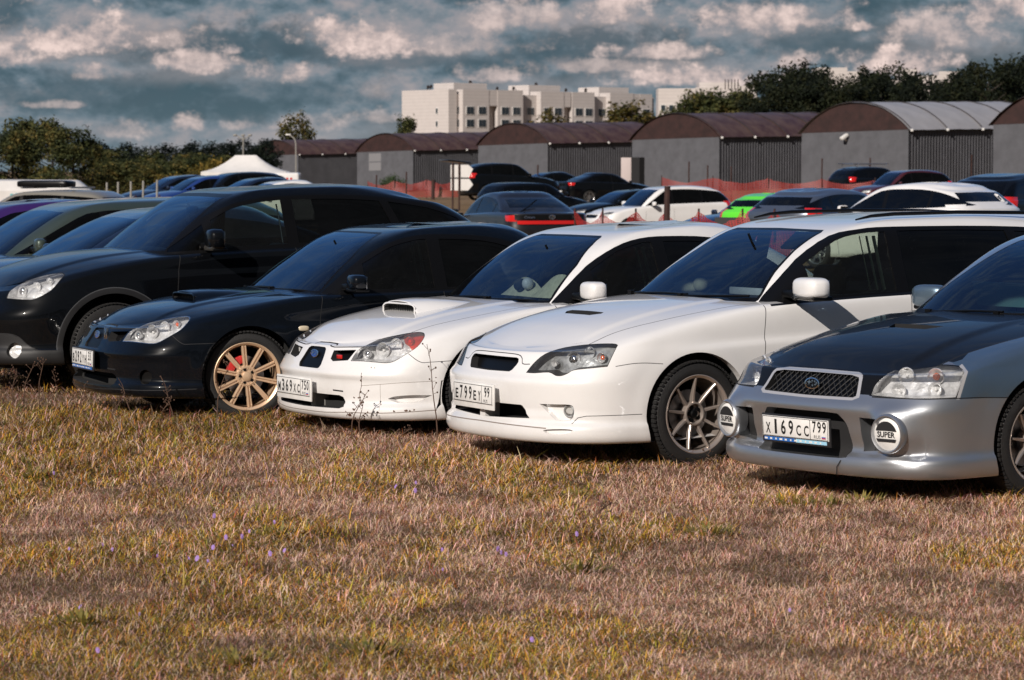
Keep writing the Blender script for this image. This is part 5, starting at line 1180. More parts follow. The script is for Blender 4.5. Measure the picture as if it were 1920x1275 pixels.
def bgcar(name, label, kind, mat, px, d, phi, side='tint', fine=False, dz=0., front='wind', xy=None, extra=None, mirrors=True, tail='redlens'):
    sp = bg_spec(kind)
    if (kind, fine) not in BGC: BGC[(kind, fine)] = None
    x, y = xy if xy else (at(px, d), d)
    fwd = Vector((-math.sin(R(phi)), -math.cos(R(phi)), 0)); c = Vector((x, y, 0))
    if not xy: c = c+fwd*sp['wb']*.5
    loc = (c.x, c.y, float(terr(x, y))+dz)
    parts = std_parts({'bowl': ('headlight', 'refl', 'two', None), 'front_glass': ('side_window', side, 'two', None), 'windshield': ('windshield', front, 'one', None), 'back_glass': ('back_window', side, 'one', None), 'tail': ('tail_lamp', tail, 'two', None)})
    root, ob = build_car(name, sp, cust_bg(kind), mat, parts, loc, phi, sub=.022 if fine else .05, nn=50 if fine else 26, ns=110 if fine else 60, nr=16 if fine else 22, cache=(kind, fine))
    tag(root, label, 'car', 'cars parked in the field behind')
    g = G(); zb = sp['b'][1][1]; g.box((-2.0, 0, zb*.62), (3.0, sp['hw']*1.62, zb*.66)); g.box((-2.0, .36, zb), (.16, .42, .55)); g.box((-2.0, -.36, zb), (.16, .42, .55)); g.obj('cabin_interior', MT['dash'], root, smooth=False)
    for s in (1, -1):
        for xx in (0, -sp['wb']): wheel(root, (xx, s*(sp['hw']-.11), sp['R']), s, sp['R'], sp['R']-.09, .21, 'seven', 'alloy', detail=fine)
        if mirrors: side_mirror(root, s, (-.74 if s > 0 or not fine else -.90, sp['hw']+.10, zb+.06), (.12, .21, .13), mat)
    if extra: extra(root, sp, ob)
    return root
def rear_x(sp, y, z):
    S = rowsurf(sp['SH'], .04, 8, 12, 40).reshape(-1, 3); P = S[S[:, 0] < sp['xr']+.8]; return float(P[np.argmin((P[:, 1]-abs(y))**2+(P[:, 2]-z)**2)][0])
def rear_plate(root, sp, ob):
    z = sp['b'][2][1]-.42
    g = G(); g.rbox((rear_x(sp, 0, z)-.008, 0, z), (.012, .52, .115), .003); o = g.obj('number_plate', MT['plate'], root)
def bg_cars():
    F = dict(fine=True)
    bgcar('dark_blue_car', 'dark blue car showing windscreen and bonnet just beyond the big crossover', 'saloon', 'dkblue', 0, 0, 63, xy=(-4.62, 26.35), **F)
    bgcar('sage_green_car', 'sage green car with matching door mirror at the left edge', 'estate', 'sage', 0, 0, 63, xy=(-5.50, 28.4), front='wind', **F)
    bgcar('purple_car', 'purple car mostly hidden behind the sage green car', 'saloon', 'purple', 0, 0, 63, xy=(-6.75, 31.0))
    def box_(root, sp, ob):
        g = G(); superball(g, (-1.6, -.2, 1.60), (1.3, .5, .16), .35, .3); g.obj('roof_box', MT['black_plastic'], root)
        for q in (-1.4, -2.6): g = G(); g.box((q, 0, 1.525), (.05, 1.1, .04)); g.obj('roof_bar', MT['alloy'], root)
    bgcar('cream_estate_car', 'cream estate car with black roof box at the far left', 'estate', 'cream', 60, 66, 110, extra=box_, dz=-.12)
    bgcar('blue_car', 'blue hatchback first in the far row left of the tent', 'hatch', 'dkblue', 325, 108, 62, dz=.13)
    bgcar('blue_car', 'bright blue hatchback second in the far row before the tent', 'hatch', 'blue', 372, 104, 62, dz=.13)
    bgcar('black_suv', 'black off-roader standing third in the far row in front of the tent', 'suv', 'black', 430, 104, 64, dz=.06)
    bgcar('dark_blue_saloon', 'dark blue saloon between the black off-roader and the white saloon near the tent', 'saloon', 'dkblue', 470, 98, 64, dz=.15)
    bgcar('white_saloon_car', 'white saloon in front of the white tent, last of the far left row', 'saloon', 'white', 512, 92, 66, dz=.10)
    def crown(root, sp, ob):
        xr = sp['xr']; Q = lambda y, z: (rear_x(sp, y, z)-.012, y, z)
        g = G(); g.grid([[Q(y, z) for y in np.linspace(-.74, .74, 21)] for z in (.885, .96, .985)]); g.obj('boot_panel', MT['hoodblack'], root)
        g = G(); g.grid([[(Q(y, z)[0]-.01, y, z) for y in np.linspace(-.70, .70, 21)] for z in (.80, .835, .87)]); g.obj('tail_light_bar', MT['redlens'], root)
        rot = Matrix.Rotation(math.pi, 4, 'Z')
        for tx, y, w_ in (('Crown', .47, .22), ('3.0i', -.50, .16)):
            o = G(); rect_text(o, tx, 0, 0, w_, .05, 0, 0, .02); q = o.obj('lettering', MT['chrome'], root, smooth=False); q.matrix_local = Matrix.Translation((Q(y, .94)[0]-.03, y, .94)) @ rot
        g = G(); n = 24; x0 = Q(0, .94)[0]-.02
        for a_, b_, zz in ((.062, .042, 0), (.020, .040, 0), (.045, .018, .012)):
            g.tube([(x0, a_*math.cos(2*math.pi*k/n), .94+zz+b_*math.sin(2*math.pi*k/n)) for k in range(n+1)], .006, 5)
        g.obj('emblem', MT['chrome'], root)
        rear_plate(root, sp, ob)
        g = G(); g.tube([(xr+.58, .52, 1.00), (xr+.70, .25, 1.13), (xr+.84, .02, 1.27)], .014, 6); g.obj('wiper', MT['black_plastic'], root)
    bgcar('black_saloon_car', 'black saloon seen from behind with red light bar and chrome lettering', 'saloon', 'charcoal', 955, 61.5, 160, side='midtint', extra=crown, dz=.03)
    bgcar('white_hatchback', 'white hatchback with round sticker on its dark back window', 'hatch', 'white', 1700, 51, 140, dz=.07, tail='white', extra=lambda r, s, o: sticker(r, s))
    bgcar('grey_hatchback', 'steel grey hatchback seen from behind with red tail lamp', 'hatch', 'grey', 1570, 57, 222, extra=rear_plate)
    def duo(root, sp, ob):
        g = G(); xr = sp['xr']; g.rbox((xr-.004, 0, .62), (.02, 1.3, .34), .008); g.obj('tailgate_panel', MT['yellow'], root)
        for s in (1, -1): g = G(); superball(g, (xr-.01, s*.60, .76), (.06, .26, .15), .6, .6); g.obj('tail_lamp', MT['redlens'], root)
    bgcar('green_hatchback', 'bright green and yellow little hatchback behind the orange net', 'hatch', 'green', 1476, 72, 215, extra=duo)
    bgcar('dark_blue_saloon', 'dark blue saloon between the white off-roader and the green hatchback', 'saloon', 'dkblue', 1418, 76, 62)
    bgcar('white_suv', 'white off-roader facing left behind the orange net and rusty post', 'suv', 'white', 1232, 90, 66, dz=-.0)
    bgcar('black_coupe', 'black low car with blue windscreen left of the white off-roader', 'saloon', 'black', 1165, 106, 62, dz=-.03)
    bgcar('black_saloon_car', 'black saloon facing right with red tail lamp, before the kiosk door', 'saloon', 'black', 1140, 137, 245, extra=rear_plate)
    bgcar('black_estate_car', 'black estate car with bright roof edge and red tail lamps beyond the lettered saloon', 'estate', 'black', 1008, 112, 235, dz=.10, extra=rear_plate)
    bgcar('black_saloon_car', 'black saloon facing left between the raised tailgate and the kiosk', 'saloon', 'black', 1018, 140, 62)
    def gate(root, sp, ob):
        g = G(); g.rbox((sp['xr']-.28, 0, 1.74), (1.1, 1.3, .06), .02, ry=R(6)); g.obj('open_tailgate', MT['black'], root)
    bgcar('black_suv', 'black off-roader with its tailgate raised behind the white arrow board', 'suv', 'black', 955, 134, 250, extra=gate, dz=.22)
    bgcar('dark_red_suv', 'dark red off-roader facing left before the last hangar but one', 'suv', 'dkred', 1685, 122, 64, dz=.12)
    def rack(root, sp, ob):
        for q in (-1.2, -2.0, -2.8): g = G(); g.tube([(q, -.6, 1.72), (q, -.55, 1.80), (q, .55, 1.80), (q, .6, 1.72)], .02, 6); g.obj('roof_bar', MT['alloy'], root)
        for s in (.5, -.5): g = G(); g.tube([(-1.0, s, 1.82), (-3.1, s, 1.82)], .02, 6); g.obj('rack_rail', MT['alloy'], root)
    bgcar('black_suv', 'black off-roader with silver roof rack by the grey hangar wall', 'suv', 'black', 1640, 134, 235, dz=.05, extra=rack)
    bgcar('black_hatchback', 'black low hatchback near the right edge before the corrugated wall', 'hatch', 'black', 1880, 96, 64, dz=.42)
    bgcar('black_van', 'tall black car with red tail lamp at the right edge', 'suv', 'black', 1935, 60, 222, extra=rear_plate, dz=.12)
MT['yellow'] = M('yellow_panel', (.70, .50, .05), .5, noise=.3)
def sticker(root, sp):
    S = rowsurf(sp['GR'], .04, 10, 12, 40).reshape(-1, 3); P = S[S[:, 0] < -2.4]; n = 20
    def q(y, z): k = P[np.argmin((P[:, 1]-abs(y))**2+(P[:, 2]-z)**2)]; return (float(k[0])-.012, y, z)
    g = G(); g.add([q(-.36+.07*math.cos(2*math.pi*k/n), 1.24+.07*math.sin(2*math.pi*k/n)) for k in range(n)]+[q(-.36+.035*math.cos(2*math.pi*k/n), 1.24+.035*math.sin(2*math.pi*k/n)) for k in range(n)], [(k, (k+1) % n, n+(k+1) % n, n+k) for k in range(n)])
    g.obj('sticker', MT['plate'], root, smooth=False)
# ------------------------------------------------------------------ ground
def build_ground():
    xs = np.concatenate([np.linspace(-900, -60, 12), np.linspace(-50, 50, 60), np.linspace(60, 900, 12)]); ys = np.concatenate([np.linspace(-30, 160, 90), np.linspace(170, 420, 40), np.linspace(450, 2500, 20)])
    Xg, Yg = np.meshgrid(xs, ys); Zg = terr(Xg, Yg); V = np.stack([Xg, Yg, Zg-.012], -1).reshape(-1, 3); b = len(xs)
    fs = [(i*b+j, i*b+j+1, (i+1)*b+j+1, (i+1)*b+j) for i in range(len(ys)-1) for j in range(b-1)]
    m = bpy.data.materials.new('dry_ground'); m.use_nodes = True; t = m.node_tree; p = t.nodes['Principled BSDF']; p.inputs['Roughness'].default_value = .95; p.inputs['Specular IOR Level'].default_value = .1
    tcn = N(t, 'TexCoord'); o = tcn.outputs['Object']
    n1 = N(t, 'TexNoise', {'Vector': o, 'Scale': 1.1, 'Detail': 8., 'Roughness': .65}); n2 = N(t, 'TexNoise', {'Vector': o, 'Scale': 60., 'Detail': 6., 'Roughness': .7})
    c1 = ramp(t, n1.outputs[0], [(.35, (.13, .085, .035)), (.5, (.22, .145, .075)), (.65, (.31, .21, .125))])
    c2 = mixc(t, .55, c1, ramp(t, n2.outputs[0], [(.35, (.06, .04, .02)), (.65, (.30, .20, .12))]), 'MIX')
    t.links.new(c2, p.inputs['Base Color'])
    bp = N(t, 'Bump', {'Height': n2.outputs[0], 'Strength': .8, 'Distance': .03}); t.links.new(bp.outputs[0], p.inputs['Normal'])
    g = obj('ground', V, fs, m, smooth=True, ang=0); tag(g, 'dry autumn meadow the cars stand on', 'ground', kind='structure')
def vnoise(x, y, seed, s):
    rs = np.random.RandomState(seed); T = rs.rand(64, 64); x = x/s; y = y/s; xi = np.floor(x).astype(int); yi = np.floor(y).astype(int); fx = x-xi; fy = y-yi
    fx = fx*fx*(3-2*fx); fy = fy*fy*(3-2*fy); g = lambda a, b: T[a % 64, b % 64]
    return (g(xi, yi)*(1-fx)+g(xi+1, yi)*fx)*(1-fy)+(g(xi, yi+1)*(1-fx)+g(xi+1, yi+1)*fx)*fy
def fbm(x, y, seed, s): return sum(vnoise(x, y, seed+i, s/2**i)*.5**i for i in range(4))/1.875
def leaf_mat(name, rough=.75, trans=.25):
    m = bpy.data.materials.new(name); m.use_nodes = True; t = m.node_tree; p = t.nodes['Principled BSDF']; p.inputs['Roughness'].default_value = rough; p.inputs['Specular IOR Level'].default_value = .15
    a = N(t, 'VertexColor', layer_name='Col'); t.links.new(a.outputs[0], p.inputs['Base Color'])
    tr = N(t, 'BsdfTranslucent', {'Color': a.outputs[0]}); mx = N(t, 'MixShader', {0: trans, 1: p.outputs[0], 2: tr.outputs[0]})
    t.links.new(mx.outputs[0], t.nodes['Material Output'].inputs[0]); return m
def fast_mesh(name, V, Fq, col, mat, parent=None):
    """V (n,3), Fq (m,4) quads, col (n,3) vertex colours"""
    me = bpy.data.meshes.new(name); me.vertices.add(len(V)); me.vertices.foreach_set('co', V.astype(np.float32).ravel())
    me.loops.add(Fq.size); me.loops.foreach_set('vertex_index', Fq.astype(np.int32).ravel()); me.polygons.add(len(Fq))
    me.polygons.foreach_set('loop_start', np.arange(0, Fq.size, 4, dtype=np.int32))
    try: me.polygons.foreach_set('loop_total', np.full(len(Fq), 4, dtype=np.int32))
    except Exception: pass
    me.update(calc_edges=True); ca = me.color_attributes.new('Col', 'FLOAT_COLOR', 'POINT')
    ca.data.foreach_set('color', np.concatenate([col, np.ones((len(V), 1))], 1).astype(np.float32).ravel())
    me.materials.append(mat); me.validate(); o = bpy.data.objects.new(name, me); COL.objects.link(o); o.parent = parent; return o
def build_grass():
    rs = np.random.RandomState(5); P = []
    for y0, y1, dn in ((8.2, 12, 9800), (12, 16, 7600), (16, 21, 4600), (21, 27, 1600), (27, 40, 420)):
        w1 = y1*.1765+3.; n = int((y1-y0)*2*w1*dn); y = y0+(y1-y0)*rs.rand(n); x = (rs.rand(n)*2-1)*w1; k = (np.abs(x) < y*.1765+.35) | (rs.rand(n) < .38); P.append(np.stack([x[k], y[k]], 1))
    P = np.concatenate(P); x, y = P[:, 0], P[:, 1]; n = len(x)
    a = fbm(x+50, y*.55+20, 3, .62); b = fbm(x+9, y*.6+77, 11, 2.6); c = fbm(x+31, y+5, 23, .28); tuft = fbm(x+3, y+8, 41, .22)
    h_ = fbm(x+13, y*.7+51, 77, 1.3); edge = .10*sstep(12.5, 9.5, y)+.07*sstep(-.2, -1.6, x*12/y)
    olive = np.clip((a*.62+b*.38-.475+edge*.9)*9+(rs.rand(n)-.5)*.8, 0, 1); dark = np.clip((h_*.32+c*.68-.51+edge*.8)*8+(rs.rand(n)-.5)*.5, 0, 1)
    straw = np.stack([.74+.24*rs.rand(n), .475+.19*rs.rand(n), .345+.18*rs.rand(n)], 1)
    brown = np.stack([.16+.26*rs.rand(n), .07+.12*rs.rand(n), .035+.06*rs.rand(n)], 1)
    yel = np.stack([.44+.34*rs.rand(n), .25+.21*rs.rand(n), .030+.04*rs.rand(n)], 1); grn = np.stack([.08+.10*rs.rand(n), .085+.09*rs.rand(n), .012+.02*rs.rand(n)], 1)
    r = rs.rand(n)[:, None]; col = np.where(r < .42, brown, straw)
    g2 = np.where(rs.rand(n)[:, None] < .36, grn, yel); col = np.where(rs.rand(n)[:, None] < (.07+olive*.50)[:, None], g2, col)
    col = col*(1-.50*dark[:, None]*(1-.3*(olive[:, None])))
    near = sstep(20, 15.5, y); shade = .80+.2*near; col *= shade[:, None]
    L = (.028+.060*rs.rand(n)**1.7)*(.55+1.1*tuft**1.4)*(1+.25*olive*rs.rand(n)); W = (.0006+.0008*rs.rand(n))*(1+.7*(olive > .5))*np.clip(y/13, .8, 2.2)
    tall = np.maximum(sstep(.6, -1.2, x)*sstep(18.2, 19.8, y), .75*np.maximum(sstep(16.2, 17.3, y), sstep(14.7, 15.5, y)*sstep(2., 2.4, x))); L = L*(1+.65*tall*rs.rand(n)); L = L*(1-.25*sstep(15, 11, y))
    az = rs.rand(n)*2*np.pi; lean = .75+.95*rs.rand(n)**.6-.35*(tuft-.5); lean = np.where(olive > .5, lean*.85, lean)
    hd = np.stack([np.cos(az), np.sin(az), 0*az], 1); sd_ = np.stack([-np.sin(az), np.cos(az), 0*az], 1)
    z0 = terr(x, y)-.012+.028*tall+.055*np.clip(fbm(x+70, y*.8+12, 61, .5)-.25, 0, 1)*sstep(24, 15, y); base = np.stack([x, y, z0], 1)
    mid = base+hd*(L*.5*np.sin(lean*.7))[:, None]+np.array([0, 0, 1])*(L*.55*np.cos(lean*.7))[:, None]
    tip = mid+hd*(L*.55*np.sin(lean*1.25))[:, None]+np.array([0, 0, 1])*(L*.5*np.cos(np.minimum(lean*1.25, 1.75)))[:, None]
    w_ = sd_*W[:, None]; V = np.stack([base-w_, base+w_, mid+w_*.8, mid-w_*.8, tip+w_*.15, tip-w_*.15], 1).reshape(-1, 3)
    i = np.arange(n)*6; Fq = np.concatenate([np.stack([i, i+1, i+2, i+3], 1), np.stack([i+3, i+2, i+4, i+5], 1)])
    cc = np.repeat(col[:, None, :], 6, 1)*np.array([.62, .62, .95, .95, 1.1, 1.1])[None, :, None]*0+np.repeat(col[:, None, :], 6, 1)
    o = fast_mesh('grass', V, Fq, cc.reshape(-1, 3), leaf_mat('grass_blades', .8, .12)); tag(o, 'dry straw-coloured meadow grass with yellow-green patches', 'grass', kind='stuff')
# ------------------------------------------------------------------ trees
LEAFM = None
def foliage(name, lobes, n, size, cols, seed, parent=None, up=.25):
    """leaf-sized quads scattered through ellipsoid lobes [(c, r)], more towards their outside"""
    rs = np.random.RandomState(seed); vol = np.array([r[0]*r[1]*r[2] for c, r in lobes])**.66; pick = rs.choice(len(lobes), n, p=vol/vol.sum())
    C_ = np.array([c for c, r in lobes])[pick]; Rr = np.array([r for c, r in lobes])[pick]
    d = rs.normal(size=(n, 3)); d /= np.linalg.norm(d, axis=1, keepdims=True); rad = .45+.6*rs.rand(n)**.6; P = C_+d*Rr*rad[:, None]
    cl = rs.normal(size=(n, 3))*size*1.2; P += cl
    q = rs.normal(size=(n, 3))+d*.8+np.array([0, 0, up]); q /= np.linalg.norm(q, axis=1, keepdims=True); u = np.cross(q, rs.normal(size=(n, 3))); u /= np.linalg.norm(u, axis=1, keepdims=True); v = np.cross(q, u)
    s = size*(.5+.9*rs.rand(n))[:, None]; u = u*s; v = v*s*.62
    V = np.stack([P-u, P-v*.9, P+u, P+v*.9], 1).reshape(-1, 3); i = np.arange(n)*4; Fq = np.stack([i, i+1, i+2, i+3], 1)
    cols = np.array(cols); k = vnoise(P[:, 0]+P[:, 2]*.7+40, P[:, 1]+P[:, 2]*.7+40, seed+3, max(size*6, .5)); k = np.clip(k+(rs.rand(n)-.5)*.35, 0, .999)
    c = cols[(k*len(cols)).astype(int)]*(.8+.4*rs.rand(n))[:, None]
    return fast_mesh(name, V, Fq, np.repeat(c, 4, 0), LEAFM, parent)
def tree_mesh(kind, seed, h=10., parent=None):
    rs = random.Random(seed); lobes = []
    if kind == 'broad':
        for k in range(16):
            a = rs.random()*6.28; r = rs.random()**.6; zz = .30+.62*rs.random(); q = math.sin(math.pi*min(1, (zz-.12)/.95))**.6
            lobes.append(((math.cos(a)*r*.27*h*q, math.sin(a)*r*.27*h*q, zz*h), (h*rs.uniform(.08, .14), h*rs.uniform(.08, .14), h*rs.uniform(.06, .12))))
        for k in range(9):
            a = rs.random()*6.28; lobes.append(((math.cos(a)*.16*h*rs.random(), math.sin(a)*.16*h*rs.random(), h*rs.uniform(.84, .97)), (h*.035, h*.035, h*rs.uniform(.05, .09))))
        cols = [(.022, .030, .012), (.038, .046, .016), (.062, .066, .022), (.090, .084, .026), (.14, .105, .032)]; n = 5200; sz = h*.017
    elif kind == 'wind':
        for k in range(20):
            a = rs.random()*6.28; r = rs.random()**.6; zz = .22+.66*rs.random(); q = math.sin(math.pi*min(1, (zz-.05)/1.0))**.5
            lobes.append(((math.cos(a)*r*.30*h*q, math.sin(a)*r*.30*h*q, zz*h), (h*rs.uniform(.06, .12), h*rs.uniform(.06, .12), h*rs.uniform(.06, .12))))
        for k in range(16):
            a = rs.random()*6.28; r = rs.random(); lobes.append(((math.cos(a)*.24*h*r+.03*h, math.sin(a)*.24*h*r, h*rs.uniform(.78, 1.0)*(1-.1*r)), (h*.028, h*.028, h*rs.uniform(.03, .08))))
        cols = [(.006, .009, .005), (.009, .013, .007), (.014, .019, .008), (.022, .024, .010)]; n = 6500; sz = h*.014
    elif kind == 'pine':
        for k in range(9):
            a = rs.random()*6.28; zz = .55+.42*k/9; q = (1.05-zz)*.5+.05; lobes.append(((math.cos(a)*q*.35*h, math.sin(a)*q*.35*h, zz*h), (h*q*.45+.1, h*q*.45+.1, h*.05)))
        cols = [(.006, .010, .008), (.009, .014, .010), (.014, .020, .012)]; n = 1600; sz = h*.017
    elif kind == 'poplar':
        for k in range(12):
            zz = .25+.72*k/11; q = .5*math.sin(math.pi*min(1, zz*.9+.1))**.6; a = rs.random()*6.28; lobes.append(((math.cos(a)*.07*h, math.sin(a)*.07*h, zz*h), (h*.13*q*1.8, h*.13*q*1.8, h*.07)))
        cols = [(.03, .035, .012), (.05, .05, .016), (.09, .075, .02), (.12, .085, .025)]; n = 2600; sz = h*.018
    else:                                                    # shrub
        for k in range(12):
            a = rs.random()*6.28; r = rs.random()**.5; zz = .2+.65*rs.random(); lobes.append(((math.cos(a)*r*.55*h, math.sin(a)*r*.5*h, zz*h*(1-.3*r)), (h*.2, h*.2, h*.16)))
        cols = [(.05, .045, .012), (.10, .08, .018), (.17, .12, .022), (.22, .14, .03)]; n = 2600; sz = h*.026
    return lobes, cols, n, sz
TC = {}
def tree(name, label, kind, px, d, top_py, seed=0, group='trees round the field', cols=None, wide=1., grp=True, variant=None, base=None):
    x = at(px, d); zg = float(terr(x, d)) if base is None else base; h = zof(top_py, d)-zg
    root = empty(name, (x, d, zg-.05)); tag(root, label, 'tree' if kind != 'shrub' else 'shrub', group)
    key = (kind, seed)
    if key not in TC:
        lobes, c0, n, sz = tree_mesh(kind, seed); cr = foliage('crown', lobes, n, sz, cols or c0, seed, root)
        g = G(); rs = random.Random(seed); th = 10*(.8 if kind != 'shrub' else .4)
        g.tube([(0, 0, 0), (.05, .02, th*.3), (-.06, .05, th*.6), (.03, 0, th)], [.22, .17, .11, .03] if kind != 'shrub' else [.12, .1, .06, .02], 8)
        for k in range(9):
            z = th*(.35+.6*k/9); a = rs.random()*6.28; l = 10*.2*(1.1-.5*k/9)
            g.tube([(0, 0, z), (math.cos(a)*l*.5, math.sin(a)*l*.5, z+l*.3), (math.cos(a)*l, math.sin(a)*l, z+l*.65)], [.08, .05, .015], 5)
        tk = g.obj('trunk', MT['bark'], root); TC[key] = (cr.data, tk.data)
    else:
        for nm, me in zip(('crown', 'trunk'), TC[key]):
            o = bpy.data.objects.new(nm, me); COL.objects.link(o); o.parent = root
    k = h/10.; root.scale = (k*wide, k*wide, k); root.rotation_euler.z = (px*.37) % 6.28
    return root
def build_trees():
    global LEAFM
    LEAFM = leaf_mat('tree_leaves', .7, .2); MT['bark'] = M('bark', (.05, .04, .032), .9, noise=.5)
    # left wood: big bushes, each its own tree
    for i, (px, d, ty, s, wd) in enumerate(((-25, 150, 245, 1, 1.3), (25, 152, 240, 2, 1.2), (60, 165, 220, 1, 1.25), (100, 158, 222, 3, 1.2), (140, 150, 238, 2, 1.25), (172, 160, 262, 3, 1.1))):
        tree('leafy_tree', ('leafy olive-green tree cut by the left edge', 'leafy tree second from the left edge', 'tall olive-green tree third from left, highest of the left clump', 'tall leafy tree fourth from left beside the highest one', 'leafy tree fifth from left with rounded top', 'shorter leafy tree ending the left clump')[i], 'broad', px, d, ty, s, 'leafy trees of the left clump', wide=wd)
    pines = ((188, 262), (232, 264), (247, 268), (268, 272), (292, 272), (311, 266), (335, 272), (352, 266), (368, 262), (384, 268), (402, 262), (418, 266), (436, 262), (452, 256), (470, 266), (492, 258), (506, 258))
    for i, (px, ty) in enumerate(pines): tree('pine_tree', 'dark pine on the skyline at the left of the hangars', 'pine', px, 330+18*(i % 3), ty, 20+i % 4, 'pines along the far skyline', wide=1.5)
    for i, (px, ty, d, s) in enumerate(((200, 300, 200, 1), (225, 295, 210, 2), (255, 300, 205, 3), (285, 305, 200, 1), (320, 300, 210, 2), (352, 296, 205, 3), (210, 280, 260, 2), (280, 285, 265, 3), (340, 285, 262, 1), (385, 288, 258, 2))):
        tree('dark_tree', 'dark green tree of the low belt between the left clump and the tent', 'broad', px, d, ty, s, 'low belt of trees before the pines', wide=1.9)
    for i, (px, ty, l) in enumerate(((315, 310, 'small yellow shrub left of the tent'), (395, 285, 'yellow autumn shrub behind the left side of the tent'), (425, 274, 'tall yellow autumn shrub behind the tent'), (452, 282, 'yellow autumn shrub behind the tent ridge'))):
        tree('yellow_shrub', l, 'shrub', px, 185, ty, 31+i % 2, 'yellow autumn shrubs by the tent')
    tree('poplar_tree', 'lone poplar with twin tops behind the leftmost hangar', 'poplar', 541, 420, 217, 40, wide=1.35); tree('poplar_tree', 'thin right top beside the lone poplar', 'poplar', 571, 425, 209, 41, wide=.9)
    tree('bushy_tree', 'small bushy tree left of the apartment building', 'broad', 761, 430, 219, 2, wide=.8)
    for px, ty, l in ((1038, 207, 'yellow-green tree low before the middle of the apartment building'), (1150, 196, 'yellow-green tree before the apartment building'), (1180, 190, 'taller yellow-green tree beside it before the apartment building'), (1205, 205, 'yellow-green tree rightmost before the apartment building')):
        tree('autumn_tree', l, 'poplar', px, 520, ty, 42, 'yellow-green trees before the flats', wide=2.0)
    for i, (px, ty) in enumerate(((1318, 170), (1350, 168), (1385, 172), (1412, 180), (1300, 182))): tree('bushy_tree', 'olive bushy tree between the apartment building and the dark trees', 'broad', px, 330, ty, 1+i % 3, 'olive trees beside the dark trees', wide=1.2)
    L = ((1445, 128, 5), (1480, 118, 6), (1515, 116, 7), (1550, 128, 5), (1585, 142, 6), (1620, 128, 7), (1650, 122, 5), (1685, 118, 6), (1715, 146, 7), (1745, 158, 5), (1780, 142, 6), (1815, 120, 7), (1850, 106, 5), (1885, 104, 6), (1918, 108, 7), (1945, 112, 5), (1500, 150, 7), (1700, 165, 5), (1600, 160, 7), (1830, 150, 6), (1470, 150, 5), (1540, 155, 6), (1760, 168, 7), (1900, 140, 5))
    for i, (px, ty, s) in enumerate(L): tree('dark_tree', 'tall dark wind-blown tree behind the right-hand hangars', 'wind', px, 295+10*(i % 4), ty, s, 'dark trees behind the right-hand hangars', wide=1.0)
    for i, px in enumerate((-90, -170, -260, -350, -450, -560, -690)): tree('leafy_tree', 'leafy olive tree carrying the left clump on beyond the frame', 'broad', px, 155+8*(i % 3), 236+6*(i % 2), 1+i % 3, 'leafy trees beyond the frame', wide=1.3)
    for i, px in enumerate((2010, 2090, 2180, 2280, 2400, 2540)): tree('dark_tree', 'tall dark tree beyond the right edge of the frame', 'wind', px, 300, 112+12*(i % 2), 5+i % 3, 'dark trees beyond the frame')
    tree('young_spruce', 'little green conifer in front of the second hangar wall', 'shrub', 738, 200, 318, 50, cols=[(.03, .05, .02), (.05, .08, .03)], wide=.8)
# ------------------------------------------------------------------ hangars
def hangar(i, cpx, d, eave, label, roofm, door=False):
    """cpx: pixel column of the near corner; gable runs left and away, side wall right and away"""
    x = at(cpx, d); W, L, rise, sl = 9.2, 16., 1.9, .0257; u = Vector((-.707, .707, 0)); v = Vector((.707, .707, 0)); zb = eave-4.4
    root = empty('hangar', (x, d, zb)); tag(root, label, 'hangar', 'arched hangars in a row')
    P = lambda a, b, z: (u.x*a+v.x*b, u.y*a+v.y*b, z+sl*(u.x*a+v.x*b)+.0)
    H_ = 4.4; n = 24
    r_ = (W*W/4+rise*rise)/(2*rise); a0 = math.asin(W/2/r_)
    arc = [(W/2-r_*math.sin(t), H_+r_*math.cos(t)-r_+rise) for t in np.linspace(a0, -a0, n)]   # a from 0 to W
    g = G(); g.add([P(0, 0, 0), P(W, 0, 0), P(W, 0, H_), P(0, 0, H_)], [(0, 1, 2, 3)]); g.obj('gable_wall', MT['gablewall'], root, smooth=False)
    g = G(); g.add([P(0, L, 0), P(W, L, 0), P(W, L, H_), P(0, L, H_)], [(3, 2, 1, 0)]); g.obj('gable_wall', MT['gablewall'], root, smooth=False)
    g = G(); pts = []; k = int(L/.16)
    V = []
    for q in range(k*2+1):
        b = L*q/(k*2); off = .07 if q % 4 in (0, 1) else 0.
        V.append([P(-off, b, 0), P(-off, b, H_-.02)])
    g.grid(V); g.obj('side_wall', MT['corrug'], root, smooth=False)
    g = G(); g.add([P(W, 0, 0), P(W, L, 0), P(W, L, H_), P(W, 0, H_)], [(3, 2, 1, 0)]); g.obj('side_wall', MT['corrug'], root, smooth=False)
    g = G(); g.add([P(a, -.02, z) for a, z in arc], [tuple(range(n))[::-1]]); g.obj('arch_panel', MT['rustpanel'], root, smooth=False)
    g = G(); g.add([P(a, L+.02, z) for a, z in arc], [tuple(range(n))]); g.obj('arch_panel', MT['rustpanel'], root, smooth=False)
    g = G(); rs = random.Random(i); rows = []
    for b in np.linspace(-.18, L+.2, 34):
        rows.append([P(W/2+(a-W/2)*1.03, b, z+.06+rs.uniform(-.02, .02)) for a, z in [(-.12, H_-.10)]+arc+[(W+.12, H_-.10)]])
    g.grid(rows); g.obj('roof', roofm, root)
    for b in np.arange(0, L+.1, 4.0):
        g = G(); g.tube([P(W/2+(a-W/2)*1.035, b, z+.10) for a, z in arc], .035, 5); g.obj('roof_rib', MT['ribm'], root)
    g = G(); g.tube([P(-.14, -.2, H_-.04), P(-.14, L, H_-.04)], .07, 5); g.obj('eaves', MT['ribm'], root)
    for b in (.05, 4.0, 8.0, 12.0): g = G(); g.rbox(P(-.22, b, H_-.06), (.20, .20, .16), .03); g.obj('wall_lamp', MT['plate'], root)
    return root, P
